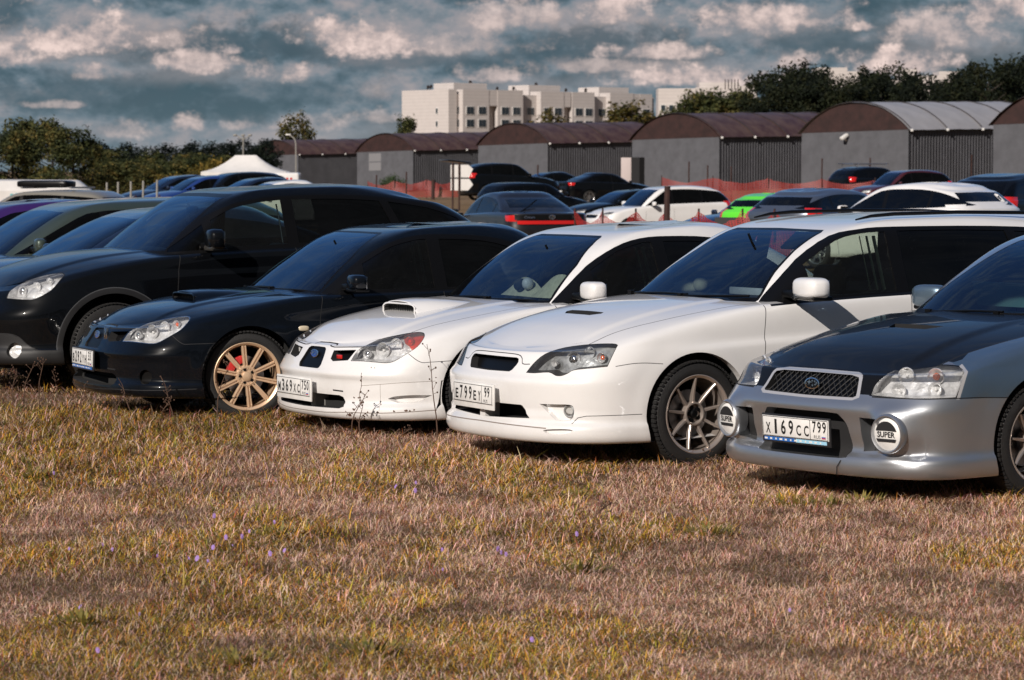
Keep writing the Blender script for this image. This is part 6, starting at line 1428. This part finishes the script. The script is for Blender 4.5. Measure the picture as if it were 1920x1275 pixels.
def build_hangars():
    MT['gablewall'] = M('grey_render', (.088, .090, .102), .85, noise=.25, nscale=1.2, bump=.2, bscale=6)
    MT['corrug'] = M('corrugated_grey_sheet', (.085, .086, .098), .7, metal=.1, noise=.3, nscale=.8)
    MT['rustpanel'] = M('dark_brown_arch_sheet', (.036, .014, .012), .6, noise=.5, nscale=1.5)
    MT['ribm'] = M('dark_metal', (.03, .024, .024), .5); MT['roofm'] = M('brown_roof_sheet', (.10, .062, .050), .5, metal=0., noise=.55, nscale=.9, ntwo=(.05, .024, .024), bump=.8, bscale=1.4, spec=.2)
    MT['roofgrey'] = M('pale_grey_roof_sheet', (.33, .32, .325), .5, noise=.18, nscale=.7)
    D = ((560, 388, 3.72), (775, 328, 3.86), (1027, 277, 4.20), (1348, 232, 4.28), (1702, 200, 4.43), (2106, 172, 4.60))
    Lb = ('grey hangar with brown arched roof, farthest left behind the tent', 'grey hangar with brown arched roof, second from the left with pale patch on its wall', 'grey hangar with brown arched roof behind the raised tailgate, third from the left', 'grey hangar with brown arched roof and open doorway, fourth from the left', 'hangar with pale grey arched roof and white wall lamp', 'dark hangar cut by the right edge')
    for i, ((px, d, e), l) in enumerate(zip(D, Lb)):
        root, P = hangar(i, px, d, e, l, MT['roofgrey'] if i == 4 else MT['roofm'])
        if i == 1:
            for z, hh in ((1.1, .9), (2.1, .9)): g = G(); g.add([P(a, -.012, zz+1.2) for a, zz in ((5.2, z), (7.2, z), (7.2, z+hh), (5.2, z+hh))], [(0, 1, 2, 3)]); g.obj('wall_patch', MT['patch'], root, smooth=False)
        if i == 3:
            g = G(); g.box(P(8.3, -.15, 1.5), (.9, .9, 3.0), rz=R(45)); g.obj('doorway', MT['gap'], root, smooth=False)
            g = G(); g.rbox(P(9.1, -.55, 1.55), (1.15, .10, 2.9), .02, rz=R(-8)); o = g.obj('open_door', MT['pinkdoor'], root)
        if i == 4:
            g = G(); c = Vector(P(5.2, -.35, 4.05)); g.rbox(tuple(c), (.6, .3, .22), .05, rz=R(30), ry=R(-30)); g.tube([c, c+Vector((.15, .25, -.25))], .06); g.obj('floodlight', MT['plate'], root)
MT['patch'] = M('pale_patch', (.17, .17, .18), .85); MT['pinkdoor'] = M('pale_door', (.42, .36, .35), .7)
# ------------------------------------------------------------------ apartment blocks
def block(root, g, x0, x1, y0, dep, z1, z0=-2.): g.box(((x0+x1)/2, y0+dep/2, (z0+z1)/2), (x1-x0, dep, z1-z0))
def flats():
    D = 700.; s = 8.0; MT['flat_l'] = brick_mat('pale_brick', (.53, .485, .465)); MT['flat_r'] = MT['flat_l']
    MT['winframe'] = M('white_window_frame', (.62, .60, .58), .6); MT['winglass'] = M('window_glass', (.03, .04, .05), .15); MT['flatdark'] = M('recess_shadow_brick', (.16, .14, .135), .9)
    root = empty('apartment_building', (at(840, D), D, 0)); tag(root, 'pale stepped apartment building with rooftop blocks and dishes on the skyline', 'building')
    th = R(38); Zt = lambda py: 1.75+(318-py)/s
    U = lambda px, o=0.: ((px-840)/s-o*math.sin(th))/math.cos(th)          # along the front from the left corner
    def wall(a, b, top, o, dep=16.): g = G(); u0, u1 = U(a, o), U(b, o); g.box(((u0+u1)/2, -o+dep/2, Zt(top)/2-.5), (u1-u0-.004, dep, Zt(top)+1)); g.obj('wall_block', MT['flat_l'], root, smooth=False)
    B = ((840, 1240, 176, 0.), (868, 917, 168, 1.6), (933, 981, 168, 1.6), (1015, 1060, 169, 1.6), (1076, 1120, 169, 1.6), (1151, 1198, 169, 1.6), (1211, 1236, 170, 1.6))
    for a, b, t, o in B: wall(a, b, t, o, 18. if o == 0 else 4.)
    g = G(); g.box((U(840)+1.2, 9., Zt(168)/2-.5), (2.4, 18.6, Zt(168)+1)); g.obj('wall_block', MT['flat_l'], root, smooth=False)
    for a, t in ((921, 168), (1062, 169), (1198, 170)): g = G(); u = U(a+12, 1.6); g.box((u-1.2, .2, (Zt(t)+Zt(198))/2), (2.4, 3.4, Zt(t)-Zt(198))); g.obj('balcony_block', MT['flat_l'], root, smooth=False)
    for a, b, t in ((870, 932, 157), (1012, 1073, 158), (1150, 1210, 159)): g = G(); g.box(((U(a)+U(b))/2, 8, (Zt(t)+Zt(174))/2), (U(b)-U(a), 8, Zt(t)-Zt(174)+.6)); g.obj('roof_block', MT['flat_l'], root, smooth=False)
    for a, b, o in ((848, 864, 0), (870, 915, 1.6), (936, 979, 1.6), (984, 1006, 0), (1018, 1058, 1.6), (1079, 1118, 1.6), (1123, 1146, 0), (1154, 1196, 1.6), (1214, 1232, 1.6)):
        n = max(1, round((b-a)/22))
        for py in (207, 231):
            for k in range(n):
                c = a+(b-a)*(k+.5)/n; ww = 2.1; z = Zt(py); y = -o; x_ = U(c, o)
                f = G(); f.box((x_, y-.04, z), (ww+.3, .12, 2.0)); fr = f.obj('window', MT['winframe'], root, smooth=False)
                p = G(); p.box((x_-ww/4-.02, y-.12, z), (ww/2-.08, .06, 1.7)); p.box((x_+ww/4+.02, y-.12, z), (ww/2-.08, .06, 1.7)); p.obj('pane', MT['winglass'], fr, smooth=False)
    for py in (208, 232): f = G(); f.box((U(840)-.04, 4.2, Zt(py)), (.12, 1.0, 1.5)); fr = f.obj('window', MT['winframe'], root, smooth=False); p = G(); p.box((U(840)-.12, 4.2, Zt(py)), (.06, .7, 1.2)); p.obj('pane', MT['winglass'], fr, smooth=False)
    X = lambda px: (px-840)/s
    for px, py in ((845, 164), (852, 163), (945, 153), (965, 163), (1010, 164), (1050, 163), (1105, 154), (1150, 163), (1180, 164), (1230, 163)):
        g = G(); z = Zt(py); g.tube([(X(px), 9 if py > 160 else 8, z-1.6), (X(px), 9 if py > 160 else 8, z+.3)], .09); superball(g, (X(px), 8.6, z+.2), (.9, .25, .9), 1, 1); g.obj('roof_dish', MT['ribm'], root)
    root.rotation_euler.z = R(38)
    r2 = empty('apartment_building', (at(1304, D), D, 0)); tag(r2, 'second apartment block with scaffolded roof, partly behind the olive trees', 'building'); X2 = lambda px: (px-1304)/s
    for a, b, t, o in ((1234, 1304, 166, 0), (1305, 1330, 164, 2), (1315, 1392, 153, 8), (1392, 1422, 160, 3)): g = G(); g.box(((X2(a)+X2(b))/2, 7+o, Zt(t)/2), (X2(b)-X2(a)-.01, 11, Zt(t))); g.obj('wall_block', MT['flat_l'], r2, smooth=False)
    for a in range(5): g = G(); g.tube([(X2(1362+a*6), 6, Zt(168)), (X2(1362+a*6), 6, Zt(148))], .12, 5); g.obj('scaffold_pole', MT['ribm'], r2)
    for px in (1243, 1258, 1274, 1290):
        for py in (203, 227): f = G(); f.box((X2(px), .96, Zt(py)), (1.3, .12, 1.7)); fr = f.obj('window', MT['winframe'], r2, smooth=False); p = G(); p.box((X2(px), .88, Zt(py)), (1.0, .06, 1.4)); p.obj('pane', MT['winglass'], fr, smooth=False)
    r3 = empty('apartment_building', (at(1540, 800), 800, 0)); tag(r3, 'far grey apartment block showing its roof between the dark trees', 'building'); s3 = 7.; X3 = lambda px: (px-1540)/s3; Z3 = lambda py: 1.75+(318-py)/s3
    for a, b, t in ((1530, 1588, 127), (1588, 1625, 134), (1690, 1718, 130), (1700, 1760, 142), (1760, 1800, 134), (1625, 1700, 150)): g = G(); g.box(((X3(a)+X3(b))/2, 8, Z3(t)/2), (X3(b)-X3(a)-.01, 12, Z3(t))); g.obj('wall_block', MT['flat_l'], r3, smooth=False)
def brick_mat(name, col):
    m = bpy.data.materials.new(name); m.use_nodes = True; t = m.node_tree; p = t.nodes['Principled BSDF']; p.inputs['Roughness'].default_value = .85
    tcn = N(t, 'TexCoord'); sp = N(t, 'SeparateXYZ', {0: tcn.outputs['Object']}); fz = mth(t, 'FRACT', mth(t, 'MULTIPLY', sp.outputs[2], 1.25)); ln = mth(t, 'LESS_THAN', fz, .10)
    n1 = N(t, 'TexNoise', {'Vector': tcn.outputs['Object'], 'Scale': .6, 'Detail': 5.})
    c = mixc(t, n1.outputs[0], tuple(v*.85 for v in col), col); c = mixc(t, ln, c, tuple(v*.75 for v in col)); t.links.new(c, p.inputs['Base Color']); return m
# ------------------------------------------------------------------ tent, vans, signs, nets, posts
def net_mat(name, col, cell=.07, th=.34):
    m = bpy.data.materials.new(name); m.use_nodes = True; t = m.node_tree; p = t.nodes['Principled BSDF']; p.inputs['Base Color'].default_value = (*col, 1); p.inputs['Roughness'].default_value = .6
    u = N(t, 'UVMap'); sp = N(t, 'SeparateXYZ', {0: u.outputs[0]})
    a = mth(t, 'LESS_THAN', mth(t, 'FRACT', mth(t, 'DIVIDE', sp.outputs[0], cell)), th); b = mth(t, 'LESS_THAN', mth(t, 'FRACT', mth(t, 'DIVIDE', sp.outputs[1], cell)), th)
    t.links.new(mth(t, 'MAXIMUM', a, b), p.inputs['Alpha']); return m
def net(label, pts, z0, z1, mat, seed, posts=(), postm='rust', pr=.02, ph=.2):
    """orange safety net hung between posts: pts (px, depth)"""
    rs = random.Random(seed); P = [Vector((at(p, d), d, 0)) for p, d in pts]; V = []; U = []; s = 0.; K = 10; tot = []
    for i in range(len(P)-1):
        for k in range(K): tot.append((P[i].lerp(P[i+1], k/K), k/K))
    tot.append((P[-1], 0.)); 
    for j, (p, f) in enumerate(tot):
        if j: s += (p-tot[j-1][0]).length
        g0 = float(terr(p.x, p.y)); sag = .22*math.sin(math.pi*f)+rs.uniform(0, .05)
        for q in range(5):
            V.append((p.x+rs.uniform(-.03, .03), p.y+.08*math.sin(s*3+q), g0+z0+(z1-sag-z0)*q/4)); U.append((s, (z1-z0)*q/4))
    fs = [(j*5+q, (j+1)*5+q, (j+1)*5+q+1, j*5+q+1) for j in range(len(tot)-1) for q in range(4)]
    root = empty('barrier_net', tuple(P[0])); tag(root, label, 'net fence', 'orange safety nets')
    o = obj('netting', [(v[0]-P[0].x, v[1]-P[0].y, v[2]) for v in V], fs, MT[mat], root, True, 0)
    uv = o.data.uv_layers.new(name='UVMap')
    for l in o.data.loops: uv.data[l.index].uv = U[l.vertex_index]
    for p in P: g = G(); g0 = float(terr(p.x, p.y)); g.tube([(p.x-P[0].x, p.y-P[0].y, g0-.1), (p.x-P[0].x, p.y-P[0].y, g0+z1+ph)], pr, 6); g.obj('post', MT[postm], root)
def stick(name, label, cat, px, d, top_py, r, mat, group=None):
    x = at(px, d); z = float(terr(x, d)); g = G(); g.tube([(0, 0, -.1), (.0, 0, (zof(top_py, d)-z)*.5), (.01, 0, zof(top_py, d)-z)], r, 8); o = g.obj(name, MT[mat]); o.location = (x, d, z); tag(o, label, cat, group); return o
def clutter():
    MT['rust'] = M('rusty_steel', (.045, .018, .014), .85, noise=.5, nscale=9); MT['orange'] = net_mat('orange_net', (.26, .018, .016), .045, .42); MT['canvas'] = M('white_canvas', (.66, .64, .62), .8, noise=.1, nscale=2.)
    MT['orangefar'] = net_mat('orange_net_far', (.22, .028, .024), .09, .42); MT['conc'] = M('grey_post', (.25, .24, .22), .8)
    net('orange net strung past the rusty post before the white off-roader', [(1078, 57), (1130, 56), (1192, 55), (1250, 54), (1310, 53.5), (1392, 53), (1452, 52.5), (1530, 52)], .2, 1.08, 'orange', 3, pr=.018, ph=.03)
    net('orange net along the grey hangar walls on the right', [(1240, 131), (1336, 130), (1440, 128), (1540, 127), (1640, 126)], .1, 1.35, 'orangefar', 5, ph=.05)
    net('orange net in front of the second hangar', [(690, 150), (740, 150), (800, 149), (860, 148)], .1, 1.0, 'orangefar', 7, ph=.0)
    net('orange net on the left between the trailer and the blue cars', [(178, 96), (215, 96), (255, 97), (300, 98)], .1, 1.02, 'orangefar', 8, ph=.0)
    o = stick('rusty_post', 'thick rusty steel post standing in the orange net', 'post', 1250, 53.6, 349, .055, 'rust')
    for px, ty in ((201, 342), (222, 341), (246, 340), (269, 339), (295, 337)): stick('fence_post', 'pale thin post in the row left of the blue cars', 'post', px, 100, ty, .035, 'conc', 'pale posts left of the blue cars')
    for px, ty in ((1291, 303), (1326, 310), (1370, 312), (1540, 297), (706, 328), (762, 322), (1008, 309), (1630, 296), (1820, 290)): stick('metal_stake', 'thin dark stake standing before the hangar walls', 'stake', px, 140, ty, .035, 'rust', 'dark stakes before the hangar walls')
    stick('rusty_stub', 'short rusty stub post behind the black crossover roof', 'post', 812, 148, 337, .09, 'rust')
    # tent
    d = 158; x = at(462, d); zg = float(terr(x, d)); root = empty('canopy_tent', (x, d, zg)); tag(root, 'white peaked canopy tent by the leftmost hangar', 'tent')
    g = G(); e = 2.0-zg-.35; w_, dp, t = 2.22, 1.5, zof(291, d)-zg; rows = []
    c = [(-w_, -dp), (w_, -dp), (w_, dp), (-w_, dp), (-w_, -dp)]; rid = [(-.55, 0), (.55, 0), (.55, 0), (-.55, 0), (-.55, 0)]
    per = []; 
    for i in range(4):
        for k in range(6): f = k/6; per.append((i, f))
    per.append((3, 1.))
    e = zof(322, d)-zg
    for q in (0, .12, .3, .5, .7, .85, 1.):
        r = []
        for i, f in per:
            a = Vector(c[i]).lerp(Vector(c[i+1]), f); b = Vector(rid[i]).lerp(Vector(rid[i+1]), f); p = a.lerp(b, q); sag = -.16*math.sin(math.pi*q)-.06*math.sin(math.pi*f)*(1-q); r.append((p.x, p.y, e+(t-e)*q+sag))
        rows.append(r)
    g.grid(rows); g.grid([[(Vector(c[i]).lerp(Vector(c[i+1]), f).x*1.005, Vector(c[i]).lerp(Vector(c[i+1]), f).y*1.005, e-.30-.04*math.sin(f*9)) for i, f in per], [(p[0]*1.005, p[1]*1.005, p[2]) for p in rows[0]]]); g.obj('canopy', MT['canvas'], root, ang=60)
    for sx in (-1, 1):
        for sy in (-1, 1): g = G(); g.tube([(sx*w_*.98, sy*dp*.97, 0), (sx*w_*.98, sy*dp*.97, e)], .03, 6); g.obj('leg', MT['alloy'], root)
    # van with red print
    d = 150; x = at(528, d); zg = float(terr(x, d)); root = empty('white_van', (x, d, zg)); tag(root, 'white van with red print on its side, right of the tent', 'van')
    h_ = zof(323, d)-zg; g = G(); g.rbox((0, .8, h_*.55), (1.8, 1.7, h_*.88), .12, seg=3); g.obj('body', MT['white'], root)
    g = G()
    for k in range(7): g.box((-.7+k*.2, -.055, h_*.80), (.11, .004, .10))
    g.obj('red_print', MT['redlens'], root, smooth=False)
    g = G(); g.rbox((.55, -.056, h_*.6), (.5, .01, .3), .003); g.obj('window', MT['winglass'] if 'winglass' in MT else MT['gap'], root)
    for sx in (-.55, .55): g = G(); g.lathe([(.3, -.05), (.32, 0), (.3, .15), (0, .15)], 20, c=(sx, -.05, .30)); g.obj('wheel', MT['rubber'], root)
    # long white covered trailer at far left
    d = 92; x = at(70, d); zg = float(terr(x, d)); root = empty('covered_trailer', (x, d, zg)); tag(root, 'long white covered trailer with teal print beyond the cream estate car', 'trailer')
    t = zof(336, d)-zg; g = G(); L0, L1 = at(-40, d)-x, at(176, d)-x
    g.grid([[(L0, y, z) for y, z in ((-.9, .5), (-.95, t-.35), (-.7, t-.05), (0, t), (.7, t-.05), (.95, t-.35), (.9, .5))], [(L1-.5, y, z) for y, z in ((-.9, .5), (-.95, t-.35), (-.7, t-.05), (0, t-.02), (.7, t-.05), (.95, t-.35), (.9, .5))], [(L1, y*.9, z) for y, z in ((-.9, .5), (-.95, t-.55), (-.7, t-.42), (0, t-.38), (.7, t-.42), (.95, t-.55), (.9, .5))]])
    g.obj('cover', MT['canvas'], root)
    g = G(); rs = random.Random(3)
    for k in range(8): g.box((L0+1.2+k*.16, -.965, t-.48), (.10, .01, .12 if k % 2 else .08))
    g.obj('teal_print', MT['tealp'], root, smooth=False)
    for q in (-.5, .4): g = G(); g.lathe([(.28, -.05), (.32, 0), (.32, .15), (0, .15)], 20, c=(q, -1.0, .32)); g.obj('wheel', MT['rubber'], root)
    # white arrow board
    d = 127; x = at(866, d); zg = float(terr(x, d)); root = empty('arrow_board', (x, d, zg)); tag(root, 'white notched board sign on two posts before the raised tailgate', 'sign'); k = d/5600
    g = G(); zt, zm, zb = zof(309, d)-zg, zof(334, d)-zg, zof(357, d)-zg
    for a, b in ((zt, zm+.03), (zm-.03, zb)):
        m_ = (a+b)/2; V = [(-21*k, 0, a), (12*k, 0, a), (21*k, 0, m_+.10), (14*k, 0, b) if a == zt else (21*k, 0, m_-.10), (-21*k, 0, b)]; 
        if a != zt: V = [(-21*k, 0, a), (14*k, 0, a), (21*k, 0, m_), (12*k, 0, b), (-21*k, 0, b)]
        n = len(V); g.add(V+[(p[0], .03, p[2]) for p in V], [tuple(range(n)), tuple(range(n, 2*n))[::-1]]+[(i, n+i, n+(i+1) % n, (i+1) % n) for i in range(n)])
    fixn(g.obj('board', MT['canvas'], root, smooth=False))
    for px in (-17, -5): g = G(); g.tube([(px*k, -.04, -.1), (px*k, -.04, zt+.08)], .04, 6); g.obj('post', MT['rust'], root)
    # street lamp behind the tent
    d = 300; x = at(550, d); zg = float(terr(x, d)); root = empty('street_lamp', (x, d, zg)); tag(root, 'curved-neck street lamp at the corner of the leftmost hangar', 'street lamp'); h_ = zof(258, d)-zg
    g = G(); g.tube([(.3, 0, 0), (.3, 0, h_-.6), (.15, 0, h_-.1), (-.3, 0, h_+.25)], .07, 6); g.obj('pole', MT['conc'], root); g = G(); superball(g, (-.45, 0, h_+.28), (.6, .25, .15), .6, .6); g.obj('lamp_head', MT['plate'], root)
    d = 260; x = at(457, d); zg = float(terr(x, d)); root = empty('speaker_mast', (x, d, zg)); tag(root, 'mast with crossed arms rising behind the tent', 'mast'); h_ = zof(256, d)-zg
    g = G(); g.tube([(0, 0, 0), (0, 0, h_)], .06, 6); g.tube([(-.7, 0, h_+.2), (0, 0, h_-.3), (.6, 0, h_+.1)], .05, 5); g.obj('pole', MT['conc'], root); g = G()
    for q in (-.7, .0, .6): superball(g, (q, 0, h_+.1), (.35, .3, .2), .8, .8)
    g.obj('lamp_cluster', MT['conc'], root)
MT['tealp'] = M('teal_print', (.10, .35, .36), .7)
# ------------------------------------------------------------------ weeds and flowers
def gpos(px, py):
    d = 1.75*5600/(py-318); return at(px, d), d
def weeds():
    MT['drystem'] = M('dry_stem', (.10, .055, .035), .9, noise=.4, nscale=40); MT['straw'] = M('straw_stem', (.42, .30, .08), .8); MT['petal'] = M('lilac_petal', (.33, .20, .50), .7); MT['petalc'] = M('flower_heart', (.55, .40, .12), .8)
    MT['weedleaf'] = M('weed_leaf', (.07, .075, .015), .6, noise=.6, nscale=30, ntwo=(.24, .17, .03))
    rs = random.Random(4)
    st = ((818, 834, .64, 'tall dry burr stalk rising in front of the white saloon bumper'), (322, 800, .34, 'dry brown stalk upright before the black saloon bumper'), (243, 796, .32, 'leaning dry stalk near the black saloon plate'), (403, 806, .46, 'tall dry stalk just left of the gold wheel'), (298, 800, .18, 'short dry stalk before the black saloon'), (655, 832, .32, 'twin-headed dry weed before the white saloon'), (672, 834, .28, 'dry weed right of the twin-headed one'), (1115, 990, .12, 'dark dry weed on the open grass'), (40, 770, .36, 'dry stalk below the crossover fog lamp'), (70, 775, .40, 'branching dry stalk under the crossover bumper'), (110, 772, .30, 'dry stalk by the crossover wheel arch'), (20, 768, .30, 'dry stalk at the left edge under the crossover'), (745, 838, .12, 'low dry weed by the white saloon lip'), (1350, 892, .12, 'low dry weed in front of the bronze wheel'), (205, 800, .2, 'dry stalk left of the black saloon lip'), (150, 785, .24, 'dry stalk under the gold-wheeled saloon nose'))
    for k, (px, py, h, l) in enumerate(st):
        x, d = gpos(px, py); g = G(); lx = rs.uniform(-.08, .08); pts = [(lx*t*t*1.5+.006*math.sin(t*9), 0, h*t) for t in np.linspace(0, 1, 8)]
        g.tube(pts, [.0042*(1.2-.8*t) for t in np.linspace(0, 1, 8)], 5)
        for q in range(9):
            t = rs.uniform(.45, .98); b = Vector((lx*t*t*1.5, 0, h*t)); a = rs.choice((-1, 1)); e = b+Vector((a*rs.uniform(.01, .035), rs.uniform(-.02, .02), rs.uniform(.01, .04))); g.tube([b, e], [.0018, .0012], 4)
            superball(g, tuple(e), (.011, .011, .012), 1, 1, nu=8, nv=6)
        o = g.obj('dry_weed', MT['drystem']); o.location = (x, d, 0); tag(o, l, 'weed', 'dry weeds by the front cars')
    x, d = gpos(340, 1110); g = G(); g.tube([(0, 0, 0), (.002, 0, .06), (0, 0, .16)], [.004, .0035, .001], 5); o = g.obj('straw_stalk', MT['straw']); o.location = (x, d, 0); tag(o, 'single yellow straw stalk upright among the lilac flowers', 'stalk')
    fl = ((352, 1050), (360, 1062), (394, 1038), (389, 1056), (438, 1022), (453, 1018), (464, 1003), (420, 1020), (512, 986), (137, 1148), (257, 1161), (505, 1052), (830, 1038), (931, 1042), (940, 1045), (950, 1050), (829, 1072), (123, 1033), (205, 1038), (190, 1025), (1084, 1013), (1483, 1152), (98, 892), (332, 866), (780, 908), (778, 930), (1000, 1215), (514, 900), (291, 1046), (399, 978), (353, 810), (180, 1237), (523, 1040), (735, 918))
    proto = None
    for k, (px, py) in enumerate(fl):
        x, d = gpos(px, py+14); h = rs.uniform(.05, .10)
        if proto is None:
            proto = empty('wild_flower'); tag(proto, 'small lilac wild flower in the dry grass', 'flower', 'lilac wild flowers in the grass')
            g = G(); g.tube([(0, 0, 0), (.004, 0, .03), (0, 0, .068)], .0011, 5); g.obj('stem', MT['weedleaf'], proto)
            g = G()
            for q in range(8):
                a = 2*math.pi*q/8; c, s = math.cos(a), math.sin(a); F2 = lambda r, t, y: (c*r-s*t, y, .070+s*r+c*t)
                g.add([F2(.002, -.0015, -.004), F2(.002, .0015, -.004), F2(.014, .0045, -.003), F2(.017, 0, -.001), F2(.014, -.0045, -.003)], [(0, 1, 2, 3, 4)])
            g.obj('petals', MT['petal'], proto, smooth=False); g = G(); g.ball((0, -.005, .070), (.007, .006, .007), nu=8, nv=6); g.obj('flower_heart', MT['petal'], proto); r_ = proto
        else:
            r_ = proto.copy(); COL.objects.link(r_)
            for c_ in proto.children: q = c_.copy(); COL.objects.link(q); q.parent = r_
        k_ = rs.uniform(.5, .95)*(1.3 if k in (1, 2) else 1); r_.location = (x, d, 0); r_.scale = (k_*.62, k_*.62, k_); r_.rotation_euler.x = rs.uniform(-.9, .3); r_.rotation_euler.z = rs.uniform(-.5, .5)
    lf = ((1500, 955, 'leafy yellow-green weed in front of the silver car, left one'), (1560, 955, 'leafy weed beside the first in front of the silver car'), (1620, 948, 'small leafy weed right of the pair before the silver car'), (60, 900, 'dark leafy weed at the left edge'), (40, 880, 'dark leafy weed behind the first one at the left edge'), (1085, 1080, 'bushy green weed in the middle of the grass'), (1090, 940, 'upright dark weed in the grass below the white estate'), (520, 1010, 'low green weed among the lilac flowers'), (150, 1180, 'low green weed with flower at lower left'), (440, 1255, 'green weed at the bottom edge'), (690, 1235, 'green weed at the bottom, right of the first'), (1330, 1010, 'leafy weed on the open grass right of centre'))
    for k, (px, py, l) in enumerate(lf):
        x, d = gpos(px, py); g = G(); n = 90
        for q in range(n):
            a = rs.random()*6.28; r = rs.uniform(.0, 1.)**.7*.14; L = rs.uniform(.03, .10)*(1.2-r*3); b = Vector((math.cos(a)*r, math.sin(a)*r, .0)); dr = Vector((math.cos(a)*.7, math.sin(a)*.7, rs.uniform(.3, 1.1))).normalized(); s = dr.cross(Vector((0, 0, 1))).normalized()*rs.uniform(.004, .009)
            g.add([b, b+dr*L*.5+s, b+dr*L, b+dr*L*.5-s], [(0, 1, 2, 3)])
        o = g.obj('leafy_weed', MT['weedleaf'], smooth=False); o.location = (x, d, 0); tag(o, l, 'weed', 'leafy weeds in the meadow')
# ------------------------------------------------------------------ build
build_ground()
build_grass()
build_hangars(); flats(); build_trees(); clutter()
white_wagon(); impreza(False); impreza(True); silver_car(); tribeca()
bg_cars()
for i, px in enumerate(range(-9, 10)):                 # unseen trees added behind the viewer to darken reflections in the car sides
    d = -58-6*(i % 3); r_ = empty('leafy_tree', (px*8.5, d, 0)); r_.scale = (1.5, 1.5, 1.35+.15*(i % 4)); r_.rotation_euler.z = i*1.3; tag(r_, 'leafy tree added behind the camera to darken reflections in the car sides', 'tree', 'added trees behind the camera')
    for nm, me in zip(('crown', 'trunk'), TC[('broad', 1+i % 3)]): o = bpy.data.objects.new(nm, me); COL.objects.link(o); o.parent = r_
weeds()
